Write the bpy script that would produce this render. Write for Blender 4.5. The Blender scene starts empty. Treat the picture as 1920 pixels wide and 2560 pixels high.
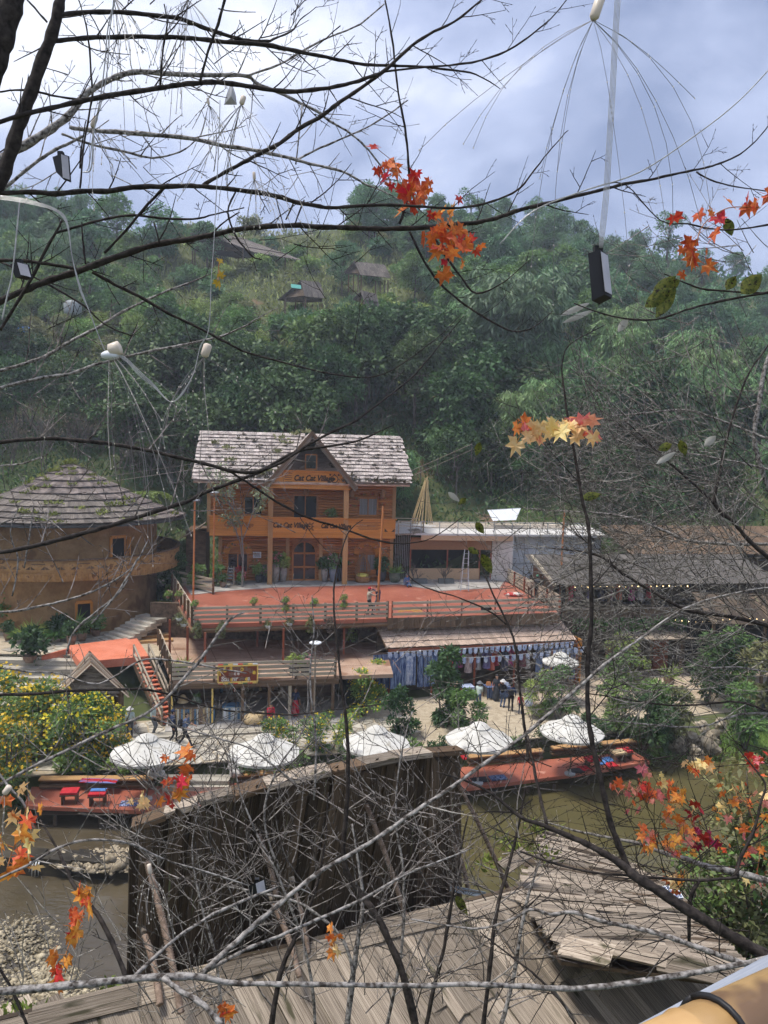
import bpy, math, random
import numpy as np
from mathutils import Vector, Matrix
R=random.Random(7)
rad=math.radians
sc=bpy.context.scene
COL=sc.collection
# ---------------------------------------------------------------- camera
F=1923.0; CZ=15.0; PIT=math.atan(170/1923); ROLL=rad(1.5)
CAMR=Matrix.Rotation(math.pi/2-PIT,3,'X')@Matrix.Rotation(ROLL,3,'Z')
cam=bpy.data.objects.new('camera',bpy.data.cameras.new('camera')); COL.objects.link(cam)
cam.matrix_world=Matrix.Translation((0,0,CZ))@CAMR.to_4x4()
cam.data.sensor_fit='HORIZONTAL'; cam.data.sensor_width=36.0; cam.data.lens=36.0*F/1920
cam.data.clip_start=0.05; cam.data.clip_end=6000
sc.camera=cam
# ---------------------------------------------------------------- sky and sun
SUN_EL,SUN_AZ=rad(70),rad(268)          # high on the left behind thin cloud
w=bpy.data.worlds.new('World'); sc.world=w; w.use_nodes=True
nt=w.node_tree; nt.nodes.clear()
def wn(t,**k):
    n=nt.nodes.new(t)
    for a,b in k.items(): setattr(n,a,b)
    return n
out=wn('ShaderNodeOutputWorld'); bg=wn('ShaderNodeBackground'); bg.inputs['Strength'].default_value=0.08
sky=wn('ShaderNodeTexSky',sky_type='NISHITA',sun_disc=False,sun_elevation=SUN_EL,sun_rotation=SUN_AZ)
tc=wn('ShaderNodeTexCoord'); mp=wn('ShaderNodeMapping'); mp.inputs['Scale'].default_value=(1.0,1.0,1.7); mp.inputs['Location'].default_value=(.35,.2,.1)
n1=wn('ShaderNodeTexNoise'); n1.inputs['Scale'].default_value=2.1; n1.inputs['Detail'].default_value=9; n1.inputs['Roughness'].default_value=.55; n1.inputs['Distortion'].default_value=.25
cr=wn('ShaderNodeValToRGB'); e=cr.color_ramp.elements
e[0].position=.38; e[0].color=(1.35,1.65,2.6,1); e[1].position=.64; e[1].color=(5.1,5.25,5.8,1)
m=e.new(.50); m.color=(2.6,2.95,4.1,1)
mx=wn('ShaderNodeMixRGB'); mx.inputs['Fac'].default_value=.9
L=nt.links.new
L(tc.outputs['Generated'],mp.inputs['Vector']); L(mp.outputs['Vector'],n1.inputs['Vector']); L(n1.outputs['Fac'],cr.inputs['Fac'])
L(sky.outputs['Color'],mx.inputs['Color1']); L(cr.outputs['Color'],mx.inputs['Color2']); L(mx.outputs['Color'],bg.inputs['Color']); L(bg.outputs['Background'],out.inputs['Surface'])
sl=bpy.data.lights.new('sun','SUN'); sl.energy=1.5; sl.angle=rad(14); sl.color=(1,.95,.87)
so=bpy.data.objects.new('sun',sl); COL.objects.link(so)
sd=Vector((math.sin(SUN_AZ)*math.cos(SUN_EL),math.cos(SUN_AZ)*math.cos(SUN_EL),math.sin(SUN_EL)))
so.rotation_euler=sd.to_track_quat('Z','Y').to_euler(); so.location=(0,0,80)
vs=sc.view_settings; vs.view_transform='Standard'; vs.look='None'; vs.gamma=1; vs.use_curve_mapping=False; vs.exposure=1.55
sc.render.engine='CYCLES'; cy=sc.cycles; cy.use_denoising=True; cy.max_bounces=5; cy.diffuse_bounces=2; cy.use_adaptive_sampling=True; cy.adaptive_threshold=.06; cy.transparent_max_bounces=12; cy.volume_bounces=0
try: cy.denoiser='OPENIMAGEDENOISE'; cy.denoising_input_passes='RGB_ALBEDO_NORMAL'
except Exception: pass
# ---------------------------------------------------------------- picture measuring: a pixel of the photograph to a point of the place
def ray(px,py): return CAMR@Vector(((px-960)/F,-(py-1280)/F,-1.0))
def onz(px,py,z):
    d=ray(px,py); return Vector((0,0,CZ))+d*((z-CZ)/d.z)
def ony(px,py,Y):
    d=ray(px,py); return Vector((0,0,CZ))+d*(Y/d.y)
class Frame:                     # local frame of a building: s along the front, v away from the viewer
    def __init__(s,O,P,z=0):
        s.O=Vector((O[0],O[1])); d=Vector((P[0],P[1]))-s.O; s.L=d.length; s.u=d/s.L; s.v=Vector((-s.u.y,s.u.x)); s.z=z; s.ang=math.atan2(s.u.y,s.u.x)
    def p(s,a,b,z): q=s.O+s.u*a+s.v*b; return Vector((q.x,q.y,z))
    def hit(s,px,py,v=0):
        d=ray(px,py); n=s.v; t=(v+s.O.dot(n))/Vector((d.x,d.y)).dot(n); P=Vector((0,0,CZ))+d*t
        return (Vector((P.x,P.y))-s.O).dot(s.u),P.z
    def loc(s,px,py,z):
        P=onz(px,py,z); q=Vector((P.x,P.y))-s.O; return q.dot(s.u),q.dot(s.v)
# ---------------------------------------------------------------- objects
WM={}
def wm(o): return WM.get(o.name,Matrix.Identity(4)) if o else Matrix.Identity(4)
def tag(o,label=None,cat=None,group=None,kind=None):
    if label: o['label']=label
    if cat: o['category']=cat
    if group: o['group']=group
    if kind: o['kind']=kind
    return o
def thing(name,label,cat,loc=(0,0,0),rz=0,group=None):
    o=bpy.data.objects.new(name,None); COL.objects.link(o); o.empty_display_size=.2
    M=Matrix.Translation(loc)@Matrix.Rotation(rz,4,'Z'); o.matrix_world=M; o.location=loc; o.rotation_euler=(0,0,rz)
    WM[o.name]=M
    return tag(o,label,cat,group)
def link(name,me,parent=None,M=None):
    o=bpy.data.objects.new(name,me); COL.objects.link(o)
    if parent: o.parent=parent
    W=M if M is not None else Matrix.Identity(4)
    o.matrix_basis=W; WM[o.name]=wm(parent)@W
    return o
def place(name,me,Mw,parent=None):          # Mw: matrix in the world
    return link(name,me,parent,wm(parent).inverted()@Mw if parent else Mw)
def copy_tree(o,parent=None,loc=None,rz=None,sc_=None):
    c=o.copy(); COL.objects.link(c); c.parent=parent
    if loc is not None: c.location=loc
    if rz is not None: c.rotation_euler=(0,0,rz)
    if sc_ is not None: c.scale=(sc_,)*3 if not hasattr(sc_,'__len__') else sc_
    for ch in KIDS(o): copy_tree(ch,c)
    return c
def KIDS(o): return [x for x in COL.objects if x.parent==o] if False else list(o.children)
class MB:
    """collects shapes, then becomes ONE mesh object"""
    def __init__(s): s.v=[]; s.f=[]; s.m=[]; s.cm=0
    def add(s,vs,fs):
        b=len(s.v); s.v.extend([tuple(x) for x in vs]); s.f.extend([tuple(i+b for i in f) for f in fs]); s.m.extend([s.cm]*len(fs)); return s
    def box(s,c,d,M=None):
        x,y,z=d[0]/2,d[1]/2,d[2]/2; c=Vector(c)
        vs=[Vector((i*x,j*y,k*z)) for i in(-1,1) for j in(-1,1) for k in(-1,1)]
        vs=[c+(M@q if M else q) for q in vs]
        return s.add(vs,[(0,1,3,2),(4,6,7,5),(0,4,5,1),(2,3,7,6),(0,2,6,4),(1,5,7,3)])
    def bar(s,a,b,w,h,up=(0,0,1)):
        a,b=Vector(a),Vector(b); return s.box((a+b)/2,((b-a).length,w,h),axes(a,b,up).to_3x3())
    def tube(s,pts,r,n=6,cap=True):
        pts=[Vector(p) for p in pts]; k=len(pts)
        if not hasattr(r,'__len__'): r=[r]*k
        vs=[]; X=None
        for i,p in enumerate(pts):
            t=(pts[min(i+1,k-1)]-pts[max(i-1,0)])
            t=t.normalized() if t.length>1e-9 else Vector((0,0,1))
            if X is None: X=t.orthogonal().normalized()
            else:
                X=X-t*X.dot(t); X=X.normalized() if X.length>1e-6 else t.orthogonal().normalized()
            Y=t.cross(X)
            for j in range(n):
                a=2*math.pi*j/n; vs.append(p+(X*math.cos(a)+Y*math.sin(a))*r[i])
        fs=[(i*n+j,i*n+(j+1)%n,(i+1)*n+(j+1)%n,(i+1)*n+j) for i in range(k-1) for j in range(n)]
        if cap: fs+=[tuple(reversed(range(n))),tuple(range((k-1)*n,k*n))]
        return s.add(vs,fs)
    def lathe(s,prof,c=(0,0,0),n=14,a0=0,a1=2*math.pi):
        c=Vector(c); full=abs(a1-a0-2*math.pi)<1e-6; m=n if full else n+1
        vs=[c+Vector((r*math.cos(a0+(a1-a0)*j/n),r*math.sin(a0+(a1-a0)*j/n),z)) for r,z in prof for j in range(m)]
        fs=[(i*m+j,i*m+(j+1)%m,(i+1)*m+(j+1)%m,(i+1)*m+j) for i in range(len(prof)-1) for j in range(n)]
        return s.add(vs,fs)
    def prism(s,poly,h):          # poly: 3D points, h: extrusion vector
        h=Vector(h); P=[Vector(p) for p in poly]; k=len(P)
        return s.add(P+[p+h for p in P],[tuple(range(k)),tuple(range(2*k-1,k-1,-1))]+[(i,i+k,(i+1)%k+k,(i+1)%k) for i in range(k)])
    def ball(s,c,r,n=8,m=6,sq=(1,1,1)):
        c=Vector(c); vs=[c+Vector((r*sq[0]*math.sin(math.pi*i/m)*math.cos(2*math.pi*j/n),r*sq[1]*math.sin(math.pi*i/m)*math.sin(2*math.pi*j/n),r*sq[2]*math.cos(math.pi*i/m))) for i in range(m+1) for j in range(n)]
        return s.add(vs,[(i*n+j,i*n+(j+1)%n,(i+1)*n+(j+1)%n,(i+1)*n+j) for i in range(m) for j in range(n)])
    def mesh(s,name,mats,smooth=False):
        me=bpy.data.meshes.new(name); me.from_pydata(s.v,[],s.f)
        for m in (mats if isinstance(mats,(list,tuple)) else [mats]): me.materials.append(m)
        if any(s.m): me.polygons.foreach_set('material_index',s.m)
        if smooth: me.polygons.foreach_set('use_smooth',[True]*len(s.f))
        return me
    def build(s,name,mats,parent=None,smooth=False,local=False):
        if parent and not local:
            I=wm(parent).inverted(); s.v=[tuple(I@Vector(v)) for v in s.v]
        return link(name,s.mesh(name,mats,smooth),parent)
def axes(a,b,up=(0,0,1)):       # matrix: x along a->b, z near up, origin mid
    a,b=Vector(a),Vector(b); x=(b-a).normalized(); up=Vector(up); y=up.cross(x)
    if y.length<1e-5: y=Vector((0,1,0)).cross(x) if abs(x.y)<.9 else Vector((1,0,0)).cross(x)
    y.normalize(); z=x.cross(y); M=Matrix((x,y,z)).transposed().to_4x4(); M.translation=(a+b)/2; return M
PIECE={}
def unit(mat,k=0,jit=.0,shape='box'):
    key=(mat.name,k,jit,shape)
    if key not in PIECE:
        r=random.Random(k*17+3); b=MB()
        if shape=='box':
            b.box((0,0,0),(1,1,1)); b.v=[(x+(r.random()-.5)*jit,y+(r.random()-.5)*jit,z) for x,y,z in b.v]
        elif shape=='log': b.tube([(-.5,0,0),(.5,0,0)],.5,8)
        elif shape=='rod': b.tube([(-.5,0,0),(.5,0,0)],.5,6)
        PIECE[key]=b.mesh('piece_'+mat.name,mat,shape!='box')
    return PIECE[key]
def plank(name,a,b,w,t,mat,parent,up=(0,0,1),k=0,jit=0,shape='box'):
    M=axes(a,b,up); L_=(Vector(b)-Vector(a)).length
    return place(name,unit(mat,k,jit,shape),M@Matrix.Diagonal((L_,w,t,1)),parent)
def block(name,c,d,mat,parent,rz=0,k=0,jit=0):
    return place(name,unit(mat,k,jit),Matrix.Translation(c)@Matrix.Rotation(rz,4,'Z')@Matrix.Diagonal((d[0],d[1],d[2],1)),parent)
def npmesh(name,V,Fq,mat,smooth=False):
    me=bpy.data.meshes.new(name); V=np.asarray(V,np.float32); Fq=np.asarray(Fq,np.int32); nf,k=Fq.shape
    me.vertices.add(len(V)); me.vertices.foreach_set('co',V.ravel()); me.loops.add(nf*k); me.loops.foreach_set('vertex_index',Fq.ravel())
    me.polygons.add(nf); me.polygons.foreach_set('loop_start',np.arange(nf,dtype=np.int32)*k)
    if smooth: me.polygons.foreach_set('use_smooth',np.ones(nf,bool))
    me.materials.append(mat); me.update(calc_edges=True); return me
# ---------------------------------------------------------------- materials
MATS={}
def mat(name,c1,c2=None,scale=3.0,rough=.75,bump=.0,stretch=(1,1,1),rnd=0.0,island=0.0,lo=.35,hi=.65,detail=4,spec=.25,spot=None,metal=0,trans=0,world=False):
    """two-tone noise; rnd: brightness differs per object, island: per loose piece; spot=(colour,scale,threshold) adds patches"""
    if name in MATS: return MATS[name]
    m=bpy.data.materials.new(name); m.use_nodes=True; t=m.node_tree; N=t.nodes; b=N['Principled BSDF']; l=t.links.new
    b.inputs['Roughness'].default_value=rough; b.inputs['Specular IOR Level'].default_value=spec; b.inputs['Metallic'].default_value=metal
    c2=c2 or c1
    if world: g=N.new('ShaderNodeNewGeometry'); co=g.outputs['Position']
    else: g=N.new('ShaderNodeTexCoord'); co=g.outputs['Object']
    oi=N.new('ShaderNodeObjectInfo'); vm=N.new('ShaderNodeVectorMath'); vm.operation='MULTIPLY_ADD'
    cm=N.new('ShaderNodeCombineXYZ')
    for i in range(3): l(oi.outputs['Random'],cm.inputs[i])
    l(cm.outputs[0],vm.inputs[0]); vm.inputs[1].default_value=(0,0,0) if world else (37,91,53); l(co,vm.inputs[2])
    mp=N.new('ShaderNodeMapping'); mp.inputs['Scale'].default_value=stretch; l(vm.outputs[0],mp.inputs['Vector'])
    no=N.new('ShaderNodeTexNoise'); no.inputs['Scale'].default_value=scale; no.inputs['Detail'].default_value=detail; no.inputs['Roughness'].default_value=.6; l(mp.outputs[0],no.inputs['Vector'])
    r=N.new('ShaderNodeValToRGB'); r.color_ramp.elements[0].position=lo; r.color_ramp.elements[1].position=hi
    r.color_ramp.elements[0].color=(*c1,1); r.color_ramp.elements[1].color=(*c2,1); l(no.outputs['Fac'],r.inputs['Fac']); col=r.outputs['Color']
    if spot:
        n2=N.new('ShaderNodeTexNoise'); n2.inputs['Scale'].default_value=spot[1]; n2.inputs['Detail'].default_value=3; l(vm.outputs[0],n2.inputs['Vector'])
        r2=N.new('ShaderNodeValToRGB'); r2.color_ramp.elements[0].position=spot[2]; r2.color_ramp.elements[1].position=spot[2]+.08; l(n2.outputs['Fac'],r2.inputs['Fac'])
        x=N.new('ShaderNodeMixRGB'); l(r2.outputs['Color'],x.inputs['Fac']); l(col,x.inputs['Color1']); x.inputs['Color2'].default_value=(*spot[0],1); col=x.outputs['Color']
    if rnd or island:
        h=N.new('ShaderNodeHueSaturation'); l(col,h.inputs['Color']); mr=N.new('ShaderNodeMapRange'); a=rnd or island
        if island: gg=N.new('ShaderNodeNewGeometry'); l(gg.outputs['Random Per Island'],mr.inputs['Value'])
        else: l(oi.outputs['Random'],mr.inputs['Value'])
        mr.inputs['To Min'].default_value=1-a; mr.inputs['To Max'].default_value=1+a; l(mr.outputs[0],h.inputs['Value'])
        if island:
            mr2=N.new('ShaderNodeMapRange'); l(oi.outputs['Random'],mr2.inputs['Value']); mr2.inputs['To Min'].default_value=.475; mr2.inputs['To Max'].default_value=.52; l(mr2.outputs[0],h.inputs['Hue'])
        col=h.outputs['Color']
    l(col,b.inputs['Base Color'])
    if bump:
        bp=N.new('ShaderNodeBump'); bp.inputs['Strength'].default_value=bump; bp.inputs['Distance'].default_value=.02; l(no.outputs['Fac'],bp.inputs['Height']); l(bp.outputs[0],b.inputs['Normal'])
    if trans:
        tr=N.new('ShaderNodeBsdfTranslucent'); l(col,tr.inputs['Color']); ms=N.new('ShaderNodeMixShader'); ms.inputs['Fac'].default_value=trans
        l(b.outputs[0],ms.inputs[1]); l(tr.outputs[0],ms.inputs[2]); l(ms.outputs[0],N['Material Output'].inputs['Surface'])
    MATS[name]=m; return m
WG=(.6,9,9)      # grain along local x of a unit piece
logw=mat('log_wood',(.27,.092,.022),(.50,.20,.055),2.2,.55,.15,(.8,5,5),rnd=.25)
orw=mat('orange_board',(.42,.155,.026),(.60,.255,.05),3,.5,.05,(.5,4,4),rnd=.08)
postw=mat('honey_timber',(.30,.16,.065),(.48,.29,.13),3,.6,.1,(1,6,6),rnd=.15)
shing=mat('pale_shingle',(.13,.10,.085),(.50,.44,.40),2.6,.85,.3,(.7,6,1),rnd=.22,lo=.3,hi=.62)
shinh=mat('dark_shingle',(.04,.033,.028),(.235,.20,.17),2.6,.85,.3,(.7,7,1),rnd=.35,lo=.32,hi=.68)
shinm=mat('brown_shingle',(.23,.155,.11),(.56,.43,.34),2.6,.85,.3,(.7,6,1),rnd=.2,lo=.3,hi=.65)
greyw=mat('weathered_plank',(.085,.06,.041),(.36,.30,.235),2.6,.85,.5,(.7,9,2),rnd=.45,lo=.32,hi=.60,spot=((.07,.062,.035),1.4,.62))
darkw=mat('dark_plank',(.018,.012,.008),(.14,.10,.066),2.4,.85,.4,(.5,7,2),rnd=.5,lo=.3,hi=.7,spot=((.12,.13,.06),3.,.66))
brownw=mat('brown_timber',(.075,.045,.026),(.19,.125,.075),2.5,.8,.3,(.6,7,2),rnd=.3)
railw=mat('rail_timber',(.30,.25,.18),(.50,.43,.33),2.5,.8,.2,(.5,6,2),rnd=.14)
reddeck=mat('red_deck_paint',(.27,.075,.045),(.43,.15,.095),.55,.35,.08,world=True,rnd=0,lo=.28,hi=.72,spec=.4,detail=9,spot=((.52,.25,.18),1.3,.63))
redmet=mat('rust_red_metal',(.22,.06,.03),(.30,.09,.045),6,.6,rnd=.1)
polem=mat('orange_pole',(.42,.15,.05),(.52,.2,.07),4,.6,rnd=.1)
concr=mat('concrete',(.26,.24,.215),(.42,.395,.36),1.2,.85,.15,world=True,spot=((.20,.18,.16),.5,.58))
terrf=mat('terrace_tile',(.33,.21,.145),(.47,.33,.24),.8,.7,.1,world=True,spot=((.24,.13,.08),.6,.58))
stonep=mat('flagstone',(.25,.225,.18),(.50,.455,.375),2.2,.85,.3,rnd=.25)
mortar=mat('sandy_mortar',(.34,.275,.19),(.47,.395,.285),3,.9,.2,world=True)
plaster=mat('ochre_mud_wall',(.25,.14,.058),(.38,.225,.10),1.5,.9,.35,world=True,spot=((.19,.095,.035),.7,.57))
coral=mat('coral_paint',(.56,.16,.085),(.66,.23,.14),1.2,.6,.05,world=True)
white=mat('white_canvas',(.50,.48,.43),(.62,.60,.55),1.6,.8,.1,spot=((.42,.39,.33),2.5,.62))
whitep=mat('white_panel',(.62,.64,.67),(.70,.72,.74),1,.6)
cream=mat('cream_board',(.62,.52,.40),(.72,.63,.52),2,.6,.05,(8,8,.5))
cladd=mat('tan_cladding',(.47,.30,.17),(.62,.43,.27),1.3,.6,.1,(14,14,.6))
claddb=mat('brown_cladding',(.30,.15,.075),(.40,.22,.12),1.3,.6,.1,(14,14,.6))
glassd=mat('dark_glass',(.010,.013,.018),(.02,.024,.03),2,.12,spec=.6)
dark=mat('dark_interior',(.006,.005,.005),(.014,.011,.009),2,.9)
metal=mat('grey_metal',(.34,.35,.36),(.45,.46,.47),3,.4,metal=.5)
blackp=mat('black_plastic',(.012,.012,.013),(.022,.022,.024),5,.45)
bark=mat('pale_bark',(.045,.036,.03),(.36,.335,.31),38,.85,.5,(1,1,1),lo=.38,hi=.62,detail=5)
barkd=mat('dark_bark',(.012,.009,.008),(.062,.05,.043),34,.85,.4,lo=.36,hi=.72,detail=5)
twigm=mat('twig_bark',(.04,.031,.026),(.32,.285,.255),22,.85,.3,island=.7,lo=.35,hi=.65)
trunkm=mat('forest_bark',(.06,.05,.04),(.19,.165,.135),3,.9,.2)
clear=mat('clear_wire',(.42,.42,.42),(.62,.62,.60),30,.2,spec=.6,trans=.35)
fibre=mat('fibre_strand',(.16,.15,.14),(.30,.28,.26),3,.5)
capm=mat('ivory_plastic',(.62,.52,.42),(.72,.63,.52),3,.4)
skin=mat('skin',(.42,.23,.15),(.48,.28,.19),4,.5)
hairm=mat('black_hair',(.012,.010,.009),(.02,.017,.015),9,.5)
def leafmat(name,c1,c2,isl=.3,tr=.25,rough=.55,sc_=.5): return mat(name,c1,c2,(2.6 if name.startswith('maple') else sc_),rough,island=isl,trans=tr,lo=.3,hi=.7,spec=.3)
lf_dark=leafmat('leaf_dark',(0.037, 0.078, 0.026),(0.084, 0.158, 0.047))
lf_mid=leafmat('leaf_mid',(0.085, 0.172, 0.047),(0.182, 0.3, 0.085))
lf_lite=leafmat('leaf_light',(0.167, 0.275, 0.059),(0.314, 0.431, 0.108))
lf_bam=leafmat('leaf_bamboo',(0.118, 0.224, 0.082),(0.236, 0.374, 0.145))
lf_oliv=leafmat('leaf_olive',(0.139, 0.158, 0.065),(0.26, 0.27, 0.112))
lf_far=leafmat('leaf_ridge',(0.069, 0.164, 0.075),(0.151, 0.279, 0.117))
lf_dry=leafmat('leaf_dry',(.12,.095,.06),(.22,.18,.12))
grassm=leafmat('grass_blade',(0.167, 0.214, 0.065),(0.317, 0.354, 0.112))
yelf=leafmat('yellow_blossom',(.72,.50,.02),(.80,.62,.05),.1)
pinkf=leafmat('pink_blossom',(.62,.20,.22),(.75,.42,.42),.2)
mred=leafmat('maple_red',(.40,.025,.015),(.66,.13,.04),.25,.3)
mora=leafmat('maple_orange',(.58,.10,.02),(.78,.34,.07),.2,.3)
myel=leafmat('maple_yellow',(.80,.52,.16),(.86,.70,.36),.12,.3)
mpnk=leafmat('maple_pink',(.66,.17,.13),(.78,.34,.27),.2,.3)
mdrd=leafmat('maple_crimson',(.25,.012,.03),(.40,.02,.05),.2,.3)
# ================================================================ LAND
def sm(a,b,x): t=min(1,max(0,(x-a)/(b-a))); return t*t*(3-2*t)
def bank(x): return 36.55+.255*x          # where the platform meets the paved path
def hillz(x,y):
    yr=138+.10*x+8*math.sin(x*.03); zr=50+.035*x+3*math.sin(x*.045+1)-1.0*sm(-10,40,x)+2*sm(40,110,x)
    if y<=62: return 5.0
    t=(y-62)/(yr-62)
    z=5+(zr-5)*(t**.92 if t<1 else 1)-max(0,t-1)*22
    z+=1.2*math.sin(x*.19+y*.11)+.8*math.sin(x*.31-y*.23)
    # the valley opening on the right with terraced fields
    g=sm(34,60,x)*sm(66,90,y)*(1-sm(120,150,y)); z-=9*g
    if g>.1: z=z*(1-g)+g*(math.floor(z/1.3)*1.3+.2)
    return z
def landz(x,y):
    if y<=26: 
        for (a,za),(b,zb) in zip([(-30,14),(1.5,13.2),(4.5,8.5),(9,1),(12,-1.9),(14,-2.5)],[(1.5,13.2),(4.5,8.5),(9,1),(12,-1.9),(14,-2.5),(26,-2.6)]):
            if y<=b: return za+(zb-za)*max(0,(y-a))/(b-a)
    yb=bank(x)
    if x<-16: yb=32.4
    if x>13.5: yb=40+.35*(x-13.5)
    if y<yb: return -2.6+(.9*sm(14,21,x)*sm(yb-5,yb,y))
    if y<yb+.4: return -2.6+2.5*(y-yb)/.4
    if y<62:
        z=-.06
        if x<-13.0: z=max(z,-.06+2.45*sm(38.6,43.6,y+.12*(x+13)))
        z=z+ (5.0-z)*sm(56,62,y)
        return z
    return hillz(x,y)
xs=[-400,-260,-180,-130]+[i*2.5 for i in range(-40,53)]+[150,190,260,400]; ys=[-30,-10,0,4,8,12,16,19,22,26,29]+[31+.6*i for i in range(56)]+[66+2.2*i for i in range(60)]+[205,230,270,330]
V=[(x,y,landz(x,y)) for y in ys for x in xs]; n=len(xs)
Fc=[(j*n+i,j*n+i+1,(j+1)*n+i+1,(j+1)*n+i) for j in range(len(ys)-1) for i in range(n-1)]
earth=mat('hill_earth',(.045,.068,.022),(.12,.13,.05),.22,.95,.3,world=True,spot=((.17,.11,.065),.13,.66),detail=8)
tag(link('terrain',npmesh('terrain',V,Fc,earth,True)),kind='structure')
# ---- water: a still pond on the right, a lower stream on the left of the plank wall
def watermat(name,c1,c2,rough,scale,bump):
    m=mat(name,c1,c2,.25,rough,0,world=True,spec=.5); t=m.node_tree; N=t.nodes; b=N['Principled BSDF']
    g=N.new('ShaderNodeNewGeometry'); mp=N.new('ShaderNodeMapping'); mp.inputs['Scale'].default_value=(1,2.2,1); no=N.new('ShaderNodeTexNoise'); no.inputs['Scale'].default_value=scale; no.inputs['Detail'].default_value=3
    bp=N.new('ShaderNodeBump'); bp.inputs['Strength'].default_value=bump; bp.inputs['Distance'].default_value=.05
    t.links.new(g.outputs['Position'],mp.inputs[0]); t.links.new(mp.outputs[0],no.inputs['Vector']); t.links.new(no.outputs['Fac'],bp.inputs['Height']); t.links.new(bp.outputs[0],b.inputs['Normal']); return m
pondm=watermat('pond_water',(.075,.064,.026),(.105,.088,.036),.08,1.1,.35)
strm=watermat('stream_water',(.055,.043,.026),(.10,.08,.05),.10,2.4,.45)
b=MB(); b.add([(-4.2,16,-1.15),(70,16,-1.15),(70,62,-1.15),(-4.2,45,-1.15)],[(0,1,2,3)]); tag(b.build('pond_water',pondm),kind='structure')
b=MB(); b.add([(-60,12,-1.9),(-4.2,12,-1.9),(-4.2,28.3,-1.9),(-60,30.2,-1.9)],[(0,1,2,3)]); tag(b.build('stream_water',strm),kind='structure')
b=MB(); b.add([(-60,30.2,-1.32),(-4.2,28.3,-1.32),(-4.2,38,-1.32),(-60,38,-1.32)],[(0,1,2,3)]); tag(b.build('weir_pool_water',strm),kind='structure')
# the weir between them
wr=thing('weir','low dark stone weir with thin water spilling beside the plank wall','weir',(-12,29,-2.5))
rockm=mat('river_rock',(.15,.12,.08),(.42,.36,.27),2.5,.8,.4,rnd=.35)
wrm=mat('wet_weir_stone',(.02,.017,.013),(.06,.05,.035),1.5,.5,.4,rnd=.3)
x=-24.0
while x<-5:
    wdt=R.uniform(.9,1.8); yy=30.2-(x+60)*1.9/55.8
    plank('weir_stone',(x,yy+.1,-1.62),(x+wdt-.05,yy-.03,-1.62+R.uniform(-.05,.05)),.8,.75,wrm,wr,k=R.randrange(4),jit=.14); x+=wdt
foam=mat('white_water',(.50,.50,.48),(.7,.7,.68),6,.4,.3)
for x,wd in ((-16.6,1.5),(-13.2,.5),(-9.0,.9),(-7.2,.5)):
    b=MB(); yy=30.2-(x+60)*1.9/55.8-.42
    for i in range(int(wd*9)):
        xx=x+i*.11; l_=R.uniform(.2,.5); b.tube([(xx,yy,-1.3),(xx,yy-.09,-1.42),(xx+R.uniform(-.03,.03),yy-.12,-1.42-l_)],[.03,.035,.012],4)
    b.build('spilling_water',foam,wr,True)
# ---- gravel bars: loose pebbles nobody could count
def pebbles(name,label,spots,n,mt,z0,size=(.04,.13)):
    r=random.Random(len(name)*3+n); V=[];Fq=[]
    base=np.array([(1,0,0),(0,1,0),(-1,0,0),(0,-1,0),(0,0,.7),(0,0,-.6)]); fs=[(0,1,4),(1,2,4),(2,3,4),(3,0,4),(1,0,5),(2,1,5),(3,2,5),(0,3,5)]
    for i in range(n):
        cx,cy,rx,ry,a=spots[r.randrange(len(spots))]; q=math.sqrt(r.random()); t=r.random()*6.28; u,v=rx*q*math.cos(t),ry*q*math.sin(t)
        x,y=cx+u*math.cos(a)-v*math.sin(a),cy+u*math.sin(a)+v*math.cos(a); s=r.uniform(*size)*(2.2 if r.random()<.04 else 1)
        z=z0+.2*(1-q*q)+r.uniform(0,.03); t=r.random()*3; c_,s_=math.cos(t),math.sin(t); k=len(V)
        for p in base: a_,b_=p[0]*s*r.uniform(.8,1.5),p[1]*s*r.uniform(.7,1.1); V.append((x+a_*c_-b_*s_,y+a_*s_+b_*c_,z+p[2]*s*.7))
        Fq+=[tuple(k+j for j in f) for f in fs]
    return tag(link(name,npmesh(name,V,Fq,mt,False)),label,'gravel',kind='stuff')
pebm=mat('pebble',(.15,.11,.07),(.45,.365,.27),4,.85,island=.4)
g1=onz(110,2330,-1.8); g2=onz(330,2130,-1.3); g3=onz(60,2480,-1.8); g4=onz(330,2430,-1.8)
pebbles('gravel_bar','pale loose pebbles along the shallow stream below the weir',[(g1.x-.8,g1.y-.6,2.3,2.6,.5),(g3.x-.5,g3.y-1,3.4,3.4,.2),(g4.x-1.6,g4.y-1.6,2.2,1.8,.6),(g1.x+1.0,g1.y-2.2,1.6,1.2,.2)],9500,pebm,-2.06,(.03,.10))
pebbles('gravel_shoal','wet stones and pebbles above the weir lip',[(g2.x-.6,g2.y-.3,2.4,.9,.05)],700,pebm,-1.5,(.05,.22))
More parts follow.
